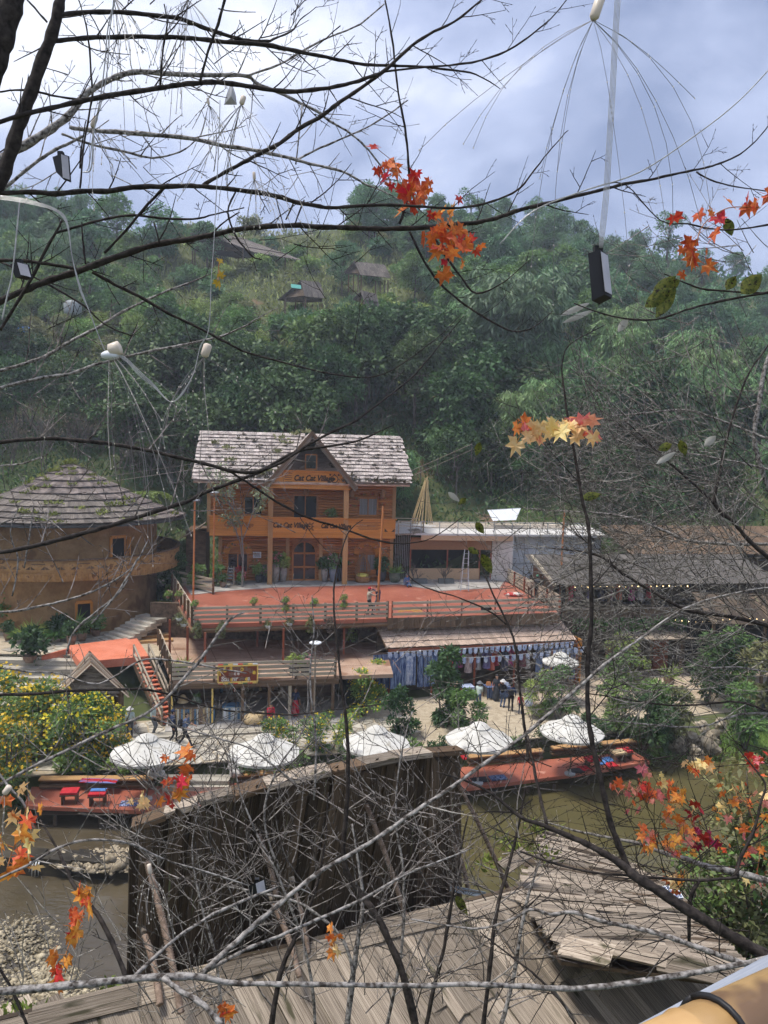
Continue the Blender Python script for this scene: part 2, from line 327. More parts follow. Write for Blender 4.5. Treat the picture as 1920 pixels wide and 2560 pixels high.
# ---- paved ground with flagstones proud of sandy joints
def clip(poly,a,b):         # keep the part of poly closer to a than to b
    mx,my=(a[0]+b[0])/2,(a[1]+b[1])/2; nx,ny=b[0]-a[0],b[1]-a[1]; o=[]
    for i in range(len(poly)):
        p,q=poly[i],poly[(i+1)%len(poly)]; dp=(p[0]-mx)*nx+(p[1]-my)*ny; dq=(q[0]-mx)*nx+(q[1]-my)*ny
        if dp<=0: o.append(p)
        if dp*dq<0: t=dp/(dp-dq); o.append((p[0]+(q[0]-p[0])*t,p[1]+(q[1]-p[1])*t))
    return o
def inside(poly,x,y):
    c=False
    for i in range(len(poly)):
        (x1,y1),(x2,y2)=poly[i],poly[i-1]
        if (y1>y)!=(y2>y) and x<(x2-x1)*(y-y1)/(y2-y1)+x1: c=not c
    return c
def flagstones(parent,poly,size,z,mt,gap=.035,th=.03,jit=.42,rs=1):
    r=random.Random(rs); x0,x1=min(p[0] for p in poly),max(p[0] for p in poly); y0,y1=min(p[1] for p in poly),max(p[1] for p in poly); pts={}
    nx,ny=int((x1-x0)/size[0])+1,int((y1-y0)/size[1])+1
    for i in range(-1,nx+1):
        for j in range(-1,ny+1): pts[i,j]=(x0+(i+.5+(.5 if j%2 else 0)+r.uniform(-jit,jit))*size[0],y0+(j+.5+r.uniform(-jit,jit))*size[1])
    for (i,j),a in pts.items():
        if not inside(poly,*a): continue
        c=[(a[0]-2*size[0],a[1]-2*size[1]),(a[0]+2*size[0],a[1]-2*size[1]),(a[0]+2*size[0],a[1]+2*size[1]),(a[0]-2*size[0],a[1]+2*size[1])]
        for di in (-2,-1,0,1,2):
            for dj in (-2,-1,0,1,2):
                if (di or dj) and (i+di,j+dj) in pts: c=clip(c,a,pts[i+di,j+dj])
        if len(c)<3: continue
        cx,cy=sum(p[0] for p in c)/len(c),sum(p[1] for p in c)/len(c)
        P=[]
        for p in c:
            d=math.hypot(p[0]-cx,p[1]-cy); s=max(.3,1-gap/max(d,.01)); P.append(Vector(((p[0]-cx)*s,(p[1]-cy)*s,0)))
        b=MB(); b.prism(P,(0,0,th+r.uniform(-.008,.008))); place('flagstone',b.mesh('flagstone',mt),Matrix.Translation((cx,cy,z)),parent)
def ground(name,poly,z,mt,th=.12):
    b=MB(); b.prism([(x,y,z-th) for x,y in poly],(0,0,th)); return tag(b.build(name,mt),kind='structure')
PATH=[(-30,31.6),(-17,32.4),(13.5,bank(13.5)+.1),(17,42.4),(24,45),(36,50),(36,60),(12,60),(6,46.5),(-3,42),(-13.2,39.6),(-16,38.8),(-30,37.5)]
pv=ground('paved_path',PATH,0.0,mortar,.06)
flagstones(pv,[(-17,32.6),(-12,33.8),(-3,36.0),(2,37.3),(2,41.5),(-13,39.5),(-17,38.6)],(.72,.6),0,stonep,.06,.035,rs=3)
dirtp=mat('sandy_yard',(.36,.28,.20),(.50,.41,.31),.8,.9,.15,world=True,spot=((.25,.19,.13),.5,.6))
ground('sandy_yard',[(9,44.4),(13,44),(17.5,44.6),(26,50),(30,58),(11,58)],.03,dirtp,.03)
PLZ=[(-40,43),(-14.6,43.4),(-12.4,43.6),(-12.8,47.5),(-14.5,51),(-19,49.5),(-40,48)]
pz=ground('stone_plaza',PLZ,2.42,mortar,.1)
flagstones(pz,[(-22,43.6),(-15,44),(-14.5,46.6),(-16,49),(-22,47.5)],(.85,.7),2.42,stonep,.06,.04,rs=8)
# ================================================================ PLANTS
NR=np.random.default_rng(11)
def unitv(n): v=NR.normal(size=(n,3)); return v/np.linalg.norm(v,axis=1)[:,None]
def leaves(P,D,ln,wd,fold=.15,nrm=None):
    """leaf blades: P base points, D directions, ln/wd lengths and widths; each a folded diamond of two faces"""
    n=len(P); D=D/np.linalg.norm(D,axis=1)[:,None]; N_=unitv(n) if nrm is None else nrm
    S=np.cross(D,N_); S/=np.linalg.norm(S,axis=1)[:,None]+1e-9; U=np.cross(S,D)
    ln=np.broadcast_to(ln,(n,))[:,None]; wd=np.broadcast_to(wd,(n,))[:,None]
    mid=P+D*ln*.45; tip=P+D*ln-U*ln*fold; V=np.stack([P,mid+S*wd*.5+U*wd*.12,tip,mid-S*wd*.5+U*wd*.12],1).reshape(-1,3)
    i=np.arange(n)*4; Fq=np.stack([i,i+1,i+2,i+3],1); return V,Fq
def crown_mesh(name,clumps,n,ln,wd,mt,droop=.3,shell=.55):
    """leaf mass spread over clumps (x,y,z,r): leaves near the clump surface, pointing outward and drooping"""
    C=np.array([c[:3] for c in clumps],float); Rr=np.array([c[3] for c in clumps]); pr_=Rr**2/np.sum(Rr**2)
    k=NR.choice(len(C),n,p=pr_); u=unitv(n); u[:,2]=np.where(u[:,2]<-.35,-u[:,2],u[:,2]); rr=Rr[k]*(shell+(1-shell)*NR.random(n)**.5)*(.8+.35*NR.random(n))
    P=C[k]+u*rr[:,None]*np.array([1,1,.8]); D=u+NR.normal(size=(n,3))*.55; D[:,2]-=droop
    s=.65+.7*NR.random(n); Nn=u+np.array([0,0,.55])+NR.normal(size=(n,3))*.38; Nn/=np.linalg.norm(Nn,axis=1)[:,None]; V,Fq=leaves(P,D,ln*s,wd*s,.15,Nn); return npmesh(name,V,Fq,mt)
def clumps(n,rx,rz,zc,r0,r1,rs):
    r=random.Random(rs); o=[]
    for i in range(n):
        a=r.random()*6.28; q=r.random()**.6; h=r.uniform(-1,1); w_=math.sqrt(max(.05,1-h*h)); o.append((rx*q*w_*math.cos(a),rx*q*w_*math.sin(a),zc+rz*h,r.uniform(r0,r1)))
    return o
def trunk_mesh(name,h,r,targets,rs,mt=trunkm,lean=.3):
    q=random.Random(rs); b=MB(); top=Vector((q.uniform(-lean,lean),q.uniform(-lean,lean),h)); b.tube([(0,0,-1.2),(top.x*.2,top.y*.3,h*.4),top],[r*1.25,r,r*.4],7)
    for t in targets:
        s=Vector((top.x*.4,top.y*.4,h*q.uniform(.35,.85))); e_=Vector(t[:3]); b.tube([s,s.lerp(e_,.55)+Vector((0,0,.25)),e_],[r*.42,r*.26,r*.09],5)
    return b.mesh(name,mt,True)
PROTO={}
def proto(kind,mk): 
    if kind not in PROTO: PROTO[kind]=mk()
    return PROTO[kind]
def mk_broad(n,h,rx,rz,nc,leaf,mt,rs,droop=.3,r0=.9,r1=1.7):
    cl=clumps(nc,rx,rz,h*.62,r0,r1,rs); return [('trunk',trunk_mesh('trunk_mesh',h*.7,.17,cl[:9],rs)),('crown',crown_mesh('crown_mesh',cl,n,leaf,leaf*.55,mt,droop))]
def mk_bamboo(h,n,rs,mt,spread=1.0,leaf=.55):
    r=random.Random(rs); b=MB(); P=[];D=[]
    for i in range(n):
        a=r.random()*6.28; q=r.random(); bx,by=.9*q*math.cos(a),.9*q*math.sin(a); hh=h*r.uniform(.7,1.0); ox,oy=math.cos(a)*spread*r.uniform(.6,2.4),math.sin(a)*spread*r.uniform(.6,2.4)
        pts=[Vector((bx+ox*t**2.2,by+oy*t**2.2,hh*(t-.22*t**4*(1 if spread>.8 else .4))-.8*(1-t))) for t in (0,.25,.5,.7,.85,1)]
        b.tube(pts,[.05,.05,.04,.03,.02,.01],5)
        for j in range(26):
            t=r.uniform(.22,1); f=t*5; i0=min(4,int(f)); 
            T=(0,.25,.5,.7,.85,1); k0=max(x for x in range(5) if T[x]<=t); p=pts[k0].lerp(pts[k0+1],(t-T[k0])/(T[k0+1]-T[k0]))
            da=r.random()*6.28; ln=r.uniform(.5,1.3)
            for l_ in range(9):
                P.append(p+Vector((math.cos(da)*ln*l_/9,math.sin(da)*ln*l_/9,.25*l_/9-.9*(l_/9)**2*ln))+Vector((r.uniform(-.15,.15),r.uniform(-.15,.15),r.uniform(-.15,.15)))); D.append((math.cos(da)+r.uniform(-.8,.8),math.sin(da)+r.uniform(-.8,.8),-.9+r.uniform(-.5,.4)))
    P=np.array([tuple(p) for p in P]); Nn=np.array([0,0,1.])+NR.normal(size=P.shape)*.55; V,Fq=leaves(P,np.array(D),leaf*(.6+.8*NR.random(len(P))),leaf*.2,.15,Nn); return [('trunk',b.mesh('culms_mesh',lf_oliv,True)),('crown',npmesh('plumes_mesh',V,Fq,mt))]
def mk_bare(h,rs,mt,n=16,dry=True):
    r=random.Random(rs); b=MB(); P=[];D=[]
    def grow(p,d,l,rd,lev):
        q=p+d*l*.5+Vector((r.uniform(-.1,.1),r.uniform(-.1,.1),0))*l; e_=p+d*l; b.tube([p,q,e_],[rd,rd*.75,rd*.5],4,False)
        if lev==0: P.append(tuple(e_)); D.append(tuple(d)); return
        for i in range(4 if lev>1 else 3): 
            nd=(d+Vector((r.uniform(-1,1),r.uniform(-1,1),r.uniform(-.2,.8)))*.75).normalized(); grow(p.lerp(e_,r.uniform(.45,1)),nd,l*r.uniform(.5,.75),rd*.5,lev-1)
    for i in range(3): grow(Vector((r.uniform(-.3,.3),r.uniform(-.3,.3),-.5)),Vector((r.uniform(-.3,.3),r.uniform(-.3,.3),1)).normalized(),h*.5,.07,3)
    P=np.array(P); V,Fq=leaves(P,np.array(D),.22,.12); return [('trunk',b.mesh('stems_mesh',mt,True)),('crown',npmesh('leaves_mesh',V,Fq,lf_dry))]
def plant(name,label,cat,parts,loc,rz,s,group=None):
    t=thing(name,label,cat,loc,rz,group); t.scale=s if hasattr(s,'__len__') else (s,s,s)
    for nm,me in parts:
        o=bpy.data.objects.new(nm,me); COL.objects.link(o); o.parent=t
    return t
BROAD=[mk_broad(4200,9,3.0,3.0,26,.42,m,i,dr) for i,(m,dr) in enumerate(((lf_dark,.3),(lf_mid,.4),(lf_dark,.5),(lf_mid,.2),(lf_far,.3),(lf_far,.4)))]
OLIVE=[mk_broad(3000,7,2.6,2.4,22,.34,lf_oliv,21,.3),mk_broad(3000,6,2.6,2.0,20,.34,lf_lite,22,.3)]
BAM=[mk_bamboo(12,34,31,lf_bam),mk_bamboo(11,30,32,lf_bam,1.2),mk_bamboo(10,30,33,lf_lite,.9,.45),mk_bamboo(12,30,34,lf_far,1.0,.5)]
SPARSE=[mk_broad(1700,10,2.4,3.6,18,.42,lf_far,41,.3,.7,1.3),mk_broad(1500,9,2.2,3.0,16,.40,lf_mid,42,.3,.6,1.2)]
BARE=[mk_bare(5,51,trunkm),mk_bare(5.5,52,trunkm)]
SHRUB=[mk_broad(1500,2.2,1.2,.8,12,.28,m,60+i,.2,.5,.8) for i,m in enumerate((lf_mid,lf_lite,lf_dark,lf_oliv))]
r=random.Random(5)
KIND={'b0':(BROAD[0],'dark evergreen broadleaf tree in the wood on the slope behind the timber house','broadleaf_tree'),
 'b1':(BROAD[1],'mid green broadleaf tree in the wood on the slope behind the timber house','broadleaf_tree'),
 'b2':(BROAD[2],'dark drooping broadleaf tree in the wood behind the timber house','broadleaf_tree'),
 'b3':(BROAD[3],'leafy mid green spreading tree on the slope behind the timber house','broadleaf_tree'),
 'f0':(BROAD[4],'blue green hazy tree of the wood along the ridge','ridge_tree'),'f1':(BROAD[5],'dense hazy tree of the wood along the ridge','ridge_tree'),
 'o0':(OLIVE[0],'olive green bushy tree on the open grassy hillside','hillside_tree'),'o1':(OLIVE[1],'yellow green bushy tree on the open grassy hillside','hillside_tree'),
 'm0':(BAM[0],'arching bamboo clump with drooping plumes on the wooded slope','bamboo_clump'),'m1':(BAM[1],'wide arching bamboo clump on the wooded slope','bamboo_clump'),
 'm2':(BAM[2],'bright yellow green bamboo clump on the lower hillside','bamboo_clump'),'m3':(BAM[3],'hazy blue green bamboo clump high on the hillside','bamboo_clump'),
 's0':(SPARSE[0],'thin see through tree standing up on the ridge skyline','sparse_tree'),'s1':(SPARSE[1],'slender open crowned tree on the wooded slope','sparse_tree'),
 'k0':(BARE[0],'leafless grey shrub on the bank behind the round hut','bare_shrub'),'k1':(BARE[1],'tall leafless tangle of grey stems behind the round hut','bare_shrub')}
GRP={'b':'trees of the wood behind the house','f':'trees of the wood along the ridge','o':'bushy trees on the open hillside','m':'bamboo clumps on the hillside','s':'sparse trees on the hillside','k':'bare shrubs behind the round hut'}
KEEP=((480,630,572,640,112),(700,780,700,762,96),(865,940,653,695,104))
def pxo(P):
    v=CAMR.transposed()@(Vector(P)-Vector((0,0,CZ))); return 960+F*v.x/-v.z,1280-F*v.y/-v.z
ADJ={'b0':'dark evergreen tree','b1':'mid green broadleaf tree','b2':'dark drooping tree','b3':'leafy spreading tree','f0':'blue green hazy tree','f1':'dense hazy tree','o0':'olive green bushy tree','o1':'yellow green bushy tree','m0':'arching bamboo clump','m1':'wide bamboo clump','m2':'bright yellow green bamboo clump','m3':'hazy blue green bamboo clump','s0':'thin see through tree','s1':'slender open crowned tree','k0':'leafless grey shrub','k1':'tall leafless tangle of stems'}
def where(px,Y):
    hgt='low on the slope' if Y<80 else 'midway up the slope' if Y<104 else 'high on the slope' if Y<124 else 'along the ridge'
    zone=next(z for q,z in ((160,'above the round hut'),(420,'between round hut and house'),(640,'above the left house roof'),(870,'above the house gable'),(1080,'right of the house roof'),(1320,'above the pavilion'),(1560,'above the long shed'),(9999,'toward the right edge')) if px<q)
    return hgt+', '+zone
def tree(k,px,Y,s,dz=0,x=None,label=None):
    if x is None:
        d=ray(px,1110); x=d.x*(Y/d.y)
    z=landz(x,Y)+dz; pr_,lb,nm=KIND[k]; sx=s*r.uniform(.9,1.1)
    if label is None and k[0]!='k':
        hh=11*s; q0,q1=pxo((x,Y,z)),pxo((x,Y,z+hh)); wd=3.6*s/Y*F
        for (a0,a1,b0,b1,yy) in KEEP:
            if Y<yy+2 and q0[0]+wd>a0 and q0[0]-wd<a1 and q1[1]<b1 and q0[1]>b0: return None
    return plant(nm,label or ADJ[k]+' '+where(px,Y),'bamboo' if k[0]=='m' else 'shrub' if k[0]=='k' else 'tree',pr_,(x,Y,z),r.random()*6.28,(sx,sx,s*r.uniform(.9,1.12)),None if label else GRP[k[0]]+' ('+k+')')
# (pixel column range, distance range, count, kinds, size)
for a,b_,y0,y1,n_,ks,s0,s1 in (
  (-80,330,112,140,17,['m3','m3','f0','m3','b3'],.85,1.1),       # feathery wood, upper left
  (-80,420,96,114,15,['f1','b3','m3','s1'],.7,.95),
  (860,2050,122,154,56,['f0','f1','f0','m3','f1','s0'],.6,.85),    # right ridge
  (840,2000,100,126,40,['f0','f1','b1','m3','f0'],.7,.95),
  (1120,1500,92,106,8,['b1','f0','m1','b3'],.9,1.1),
  (-60,700,84,100,24,['o0','o1','m2','b3','m2','b1'],.5,.8),      # lower left hillside
  (460,960,78,94,20,['m2','b1','b3','m2','b3'],.6,.85),
  (640,1250,74,90,16,['b0','b2','b1','m0','b0','s1'],1.0,1.3),     # dark wood right behind the house
  (1120,1980,70,92,26,['m0','b0','m1','b2','b2','m0'],.9,1.2),
  (-60,460,72,84,17,['b2','k0','b0','o0','b2'],.65,.95),
  (330,960,68,78,13,['b0','b2','b0','b2'],.95,1.25),
  (900,1950,66,72,14,['b0','b2','m1','b0'],.5,.72),
  ):
    for i in range(n_):
        tree(r.choice(ks),a+(b_-a)*(i+r.random())/n_,r.uniform(y0,y1),r.uniform(s0,s1))
for px,Y,k,s in ((20,70,'k0',1.1),(110,69,'k1',1.2),(190,71,'k0',1.1),(300,70,'k1',1.2),(370,69,'k0',1.1),(430,70,'k1',1.0),(60,75,'k1',1.1),(260,74,'k0',1.2),(1600,64,'k0',.9)): tree(k,px,Y,s)
# landmark trees
BIGB=mk_bamboo(17,64,35,leafmat('leaf_bamboo_pale',(.115,.18,.095),(.20,.28,.155)),1.7,.8)
KIND['M']=(BIGB,'','bamboo_clump')
tree('M',1275,82,1.32,label='tallest bamboo clump, a great drooping column left of the hanging solar box'); tree('m0',1350,81,1.02,label='bamboo clump close behind the tallest drooping one'); tree('m1',1215,82,1.0,label='bamboo clump on the near side of the tallest drooping one')
tree('f0',515,112,.75,label='round crowned tree beside the highest hillside hut'); tree('s0',1640,146,1.1,label='tallest open tree on the right skyline'); tree('f0',1010,118,.85,label='tall dark tree on the skyline behind the red leaf sprays')
# a schefflera with tiers of hanging leaves
P=[];D=[]
for i in range(16):
    a=r.random()*6.28; z=4.2+r.uniform(-1.6,1.2); q=1.5*math.sqrt(max(.05,1-((z-4)/2.0)**2))*r.uniform(.6,1)
    for j in range(16):
        b2=2*math.pi*j/16; P.append((q*math.cos(a)+.15*math.cos(b2),q*math.sin(a)+.15*math.sin(b2),z)); D.append((math.cos(b2)*.6,math.sin(b2)*.6,-.8))
V_,F_=leaves(np.array(P),np.array(D),.75,.26); d=ray(918,1110); Y=78
plant('umbrella_tree','round headed tree with tiers of large hanging leaves above the timber house','tree',[('trunk',trunk_mesh('trunk_mesh',4.2,.12,[],3)),('crown',npmesh('crown_mesh',V_,F_,leafmat('leaf_schefflera',(.06,.12,.035),(.13,.20,.06))))],(d.x*Y/d.y,Y,landz(d.x*Y/d.y,Y)+3.2),0,1.15)
# undergrowth nobody could count
def cover(name,label,n,box,ln,wd,mt,up=.8,thr=None,jz=.5):
    x0,x1,y0,y1=box; X=NR.uniform(x0,x1,n); Y_=NR.uniform(y0,y1,n)
    keep=np.ones(n,bool) if thr is None else np.array([thr(a,b) for a,b in zip(X,Y_)]); X,Y_=X[keep],Y_[keep]
    Z=np.array([landz(a,b) for a,b in zip(X,Y_)])+NR.random(len(X))**2*jz; D=NR.normal(size=(len(X),3))*.6; D[:,2]=np.abs(D[:,2])+up
    s=.5+NR.random(len(X)); V,Fq=leaves(np.stack([X,Y_,Z-.05],1),D,ln*s,wd*s,.5); return tag(link(name,npmesh(name,V,Fq,mt)),label,'undergrowth',kind='stuff')
patch=lambda f,t:(lambda a,b: math.sin(a*.21+1.3*math.sin(b*.13))*math.sin(b*.17+a*.07)>t) if f else None
cover('hill_grass','long grass covering the open hillside',40000,(-85,40,84,150),.8,.16,grassm,.7)
cover('hill_scrub','low scrub scattered over the grassy hillside',14000,(-85,30,84,148),.6,.36,lf_oliv,.4,patch(1,.12),1.4)
cover('ridge_scrub','green scrub between the trees on the wooded slope',16000,(10,120,84,160),.9,.5,lf_far,.3,None,1.6)
cover('bank_undergrowth','dark ferns and creepers on the bank behind the house',26000,(-45,45,60,82),.38,.17,lf_dark,.3,None,1.3)
cover('bank_weeds','mid green weeds on the bank behind the house',14000,(-45,45,60,80),.36,.13,lf_mid,.5,patch(1,-.1),.8)
# ================================================================ TIMBER HOUSE
H=Frame(onz(555,1452,4.7),onz(985,1452,4.7)); Z0=4.7
house=thing('timber_house','two storey orange log house with pale shingle roof, central gable and lettered balcony','house',H.p(6,3,Z0),H.ang)
hp=H.p
def row_logs(s0,s1,z0,z1,v,holes,dia=.20,parent=house,mt=logw,fr=H):
    z=z0+dia/2
    while z<z1:
        segs=[(s0,s1)]
        for (a,b_,c,d_) in holes:
            if c-dia*.5<z<d_+dia*.5:
                ns=[]
                for (p,q) in segs:
                    if b_<=p or a>=q: ns.append((p,q))
                    else:
                        if a>p+.05: ns.append((p,a))
                        if b_<q-.05: ns.append((b_,q))
                segs=ns
        for p,q in segs: plank('log',fr.p(p,v,z),fr.p(q,v,z),dia*1.08,dia*1.04,mt,parent,k=0,shape='log')
        z+=dia
holesL=[(5.05,6.92,4.7,7.75),(.35,1.9,5.3,7.15),(9.95,11.35,5.3,7.15)]
holesU=[(5.1,6.87,8.4,11.1),(9.9,11.4,9.6,11.2),(1.5,2.9,9.6,11.0)]
row_logs(-.1,12.5,Z0,8.3,0,holesL); row_logs(-.9,12.6,8.4,12.25,0,holesU)
b=MB(); 
for a,c,z0,z1 in ((-.05,12.45,Z0,8.35),(-.85,12.55,8.35,12.2)): b.prism([hp(a,.12,z0),hp(c,.12,z0),hp(c,6.8,z0),hp(a,6.8,z0)],(0,0,z1-z0))
b.build('inner_wall',logw,house)
for sgn in (-.9,12.6):                       # side walls of logs
    for i in range(19): plank('side_log',hp(sgn,.1,8.5+i*.2),hp(sgn,6.8,8.5+i*.2),.2,.2,logw,house,shape='log')
for a,c,z0,z1 in ((-.12,0,Z0,8.3),(12.52,0,Z0,8.3),(-.95,-.02,8.3,12.2),(12.62,-.02,8.3,12.2),(4.75,-.05,Z0,8.2),(7.2,-.05,Z0,8.2)): plank('corner_post',hp(a,c,z0),hp(a,c,z1),.26,.26,postw,house,up=(1,0,0))
for a in (3.46,8.86): plank('porch_post',hp(a,-1.5,Z0),hp(a,-1.5,12.0),.36,.36,postw,house,up=H.v.to_3d(),k=2)
# balcony: floor, boarded parapet and rail
b=MB(); b.prism([hp(-.85,-1.45,8.15),hp(12.55,-1.45,8.15),hp(12.55,.0,8.15),hp(-.85,.0,8.15)],(0,0,.2)); b.build('balcony_floor',brownw,house)
for a,c,v_,z0 in ((-.8,3.38,-1.50,8.22),(3.4,12.5,-1.62,8.12)):
    zz=z0; i=0
    for hgt in (.42,.34,.62 if v_<-1.55 else .62):
        plank('parapet_board',hp(a,v_,zz+hgt/2),hp(c,v_,zz+hgt/2),hgt-.012,.09,orw,house,up=H.v.to_3d(),k=i); zz+=hgt; i+=1
    plank('balcony_rail',hp(a-.08,v_-.02,zz+.03),hp(c+.08,v_-.02,zz+.03),.34,.07,orw,house)
plank('balcony_rail_flower_ledge',hp(3.5,-1.72,9.58),hp(8.9,-1.72,9.58),.2,.05,orw,house)
# main roof: shingles in courses, front slope shown, back slope plain
EV,RV=-1.95,4.1; EZ,RZ=12.15,15.6
def slope_pt(s,t): return hp(s,EV+(RV-EV)*t,EZ+(RZ-EZ)*t)
nrm=(hp(0,EV,EZ)-hp(0,RV,RZ)).cross(hp(1,0,0)-hp(0,0,0)).normalized(); nrm=nrm if nrm.z>0 else -nrm
b=MB(); b.prism([slope_pt(-1.9,0)-nrm*.1,slope_pt(13.45,0)-nrm*.1,slope_pt(13.45,1)-nrm*.1,slope_pt(-1.9,1)-nrm*.1],-nrm*.12)
b.prism([hp(-1.9,RV,RZ-.1),hp(13.45,RV,RZ-.1),hp(13.45,9.6,12.2),hp(-1.9,9.6,12.2)],(0,0,-.12)); 
b.prism([hp(-.8,.2,12.1),hp(-.8,8,12.1),hp(-.8,4.1,15.3)],H.u.to_3d()*13.3); b.build('roof',shinm,house)
GA,GB,GC=3.2,9.35,6.3     # gable feet and apex along the front
rr=random.Random(3); rows=14; big=[]
for i in range(rows):
    t0=i/rows; t1=t0+1.55/rows; s=-2.05+rr.random()*.15; off=(1-t0)*.0
    e1=13.5-.0*t0
    while s<e1:
        w_=rr.uniform(.24,.46); c=s+w_/2
        tg=(.5-abs(c-GC)/(GB-GA)) # height of the gable roof there
        if not(GA<c<GB and t0<2*tg*.96): big.append((s,w_,t0,min(1.02,t1),i))
        s+=w_+.012
def shingle(name,s,w_,t0,t1,parent,mt,k):
    a=slope_pt(s+w_/2,t0-.012*rr.random())+nrm*(.085+.03*rr.random()); c=slope_pt(s+w_/2,t1)-nrm*.03
    return plank(name,a,c,w_,.04,mt,parent,up=nrm,k=k,jit=.05)
rr.shuffle(big)
for s,w_,t0,t1,i in big[:300]: shingle('shingle',s,w_,t0,t1,house,shing,i%4)
b=MB(); 
for s,w_,t0,t1,i in big[300:]:
    a=slope_pt(s+w_/2,t0-.01*rr.random())+nrm*(.085+.03*rr.random()); c=slope_pt(s+w_/2,t1)-nrm*.03; b.bar(a,c,w_,.04,nrm)
tag(b.build('shingle_field',mat('pale_shingle_field',(.13,.10,.085),(.50,.44,.40),1.7,.85,.3,(1.2,1.2,1.2),island=.22,lo=.3,hi=.62),house),kind='stuff')
mossm=mat('roof_moss',(.05,.042,.028),(.13,.11,.07),8,.95,.5)
def tufts(name,pts,n,ln,mt,parent,sp=.15,up=.5):
    P=[];
    for p in pts:
        for i in range(n): P.append(tuple(Vector(p)+Vector((R.gauss(0,sp),R.gauss(0,sp),abs(R.gauss(0,sp*.3))))))
    P=np.array(P); D=NR.normal(size=P.shape); D[:,2]=np.abs(D[:,2])+up; s=.5+NR.random(len(P)); V,Fq=leaves(P,D,ln*s,ln*.45*s)
    I=np.array(wm(parent).inverted()); V=V@I[:3,:3].T+I[:3,3]; return link(name,npmesh(name,V,Fq,mt),parent)
def moss(name,pts,mt,parent,r0=.06,r1=.14):
    b=MB()
    for p,n_ in pts:
        for i in range(R.randint(2,4)): 
            q=p+Vector((R.gauss(0,.1),R.gauss(0,.1),0)); b.ball(q,R.uniform(r0,r1),7,4,(1.4,1,.42))
    return b.build(name,mt,parent,True)
pts=[]
for i in range(95): s=rr.uniform(7.8,13.3) if i<58 else rr.uniform(-1.5,4.5); t=rr.randrange(rows)/rows+.01; pts.append((slope_pt(s,t)+nrm*.06,1))
tag(moss('roof_moss',pts,mossm,house),kind='stuff')
tag(tufts('moss_fringe',[slope_pt(R.uniform(8.6,13.4),R.uniform(0,.05))+nrm*.05 for i in range(60)]+[slope_pt(R.uniform(1.5,3.6),R.uniform(0,.2))+nrm*.05 for i in range(30)]+[p[0] for p in pts[::2]],11,.17,mossm,house,.12,.3),kind='stuff')
tag(tufts('roof_weed',[slope_pt(x,t)+nrm*.1 for x,t in ((-.7,.7),(.2,.6),(.5,.35),(4.2,.85),(4.6,.75),(3.9,.55),(6.1,1.0),(5.2,.95),(2.8,.1),(3.2,.15))],26,.3,lf_oliv,house,.22,.5),kind='stuff')
# gable
gv=-2.05
def gable_pt(side,t,v): s=(GA if side<0 else GB)+(GC-(GA if side<0 else GB))*t; return hp(s,v,12.0+(15.62-12.0)*t)
for side in (-1,1):
    a0,a1,c0=gable_pt(side,0,gv),gable_pt(side,1,gv),gable_pt(side,1,4.0)
    gn=(a1-a0).cross(c0-a1).normalized(); gn=gn if gn.z>0 else -gn
    b=MB(); b.prism([a0,a1,c0,gable_pt(side,0,.0)],-gn*.1); b.build('gable_roof',shinm,house)
    for i in range(12):
        t0=i/12; vend=(t0*1.0)*(4.0+1.95)-1.95
        v_=gv
        while v_<vend-.05:
            w_=rr.uniform(.26,.42); plank('gable_shingle',gable_pt(side,t0-.02,v_+w_/2)+gn*.07,gable_pt(side,min(1,t0+1.5/12),v_+w_/2)+gn*.01,w_,.03,shinh if v_<gv+.5 else shing,house,up=gn,k=i%4,jit=.06); v_+=w_+.01
    plank('barge_board',gable_pt(side,-.06,gv-.06)-Vector((0,0,.12)),gable_pt(side,1.0,gv-.06)-Vector((0,0,.12)),.34,.07,greyw,house,up=H.v.to_3d(),k=1)
    plank('barge_board',gable_pt(side,-.06,gv-.12)+Vector((0,0,.05)),gable_pt(side,1.01,gv-.12)+Vector((0,0,.05)),.2,.06,brownw,house,up=H.v.to_3d(),k=2)
b=MB(); b.prism([hp(3.45,-1.78,11.78),hp(9.05,-1.78,11.72),hp(8.35,-1.78,12.9),hp(4.2,-1.78,12.95)],H.v.to_3d()*.12); gs=b.build('gable_sign',orw,house)
plank('sign_ledge',hp(4.05,-1.84,12.97),hp(8.5,-1.84,12.92),.3,.06,orw,house); plank('sign_ledge',hp(3.4,-1.82,11.74),hp(9.1,-1.82,11.68),.16,.07,orw,house)
row_logs(3.6,9.1,12.9,13.0,-1.0,[])
z=13.0
while z<15.2:
    half=(15.4-z)/3.5*3.0; row_logs(6.3-half,6.3+half,z,z+.1,-1.05,[(5.85,6.75,13.0,14.1)]); z+=.2
def sash(s0,s1,z0,z1,v,mull=1,trans=1,name='window',fm=logw,cur=None,parent=house,fr=H):
    wdw=block(name,fr.p((s0+s1)/2,v+.06,(z0+z1)/2),(s1-s0,.04,z1-z0),cur or glassd,parent,fr.ang)
    W_=.075
    for a,c in ((fr.p(s0,v-.05,z0),fr.p(s1,v-.05,z0)),(fr.p(s0,v-.05,z1),fr.p(s1,v-.05,z1)),(fr.p(s0,v-.05,z0),fr.p(s0,v-.05,z1)),(fr.p(s1,v-.05,z0),fr.p(s1,v-.05,z1))): plank('window_frame',a,c,W_*1.3,.12,fm,wdw,up=fr.v.to_3d())
    for i in range(mull): q=s0+(s1-s0)*(i+1)/(mull+1); plank('mullion',fr.p(q,v-.04,z0),fr.p(q,v-.04,z1),W_,.08,fm,wdw,up=fr.v.to_3d())
    for i in range(trans): q=z0+(z1-z0)*(i+1)/(trans+1); plank('transom',fr.p(s0,v-.035,q),fr.p(s1,v-.035,q),W_,.07,fm,wdw,up=fr.v.to_3d())
    return wdw
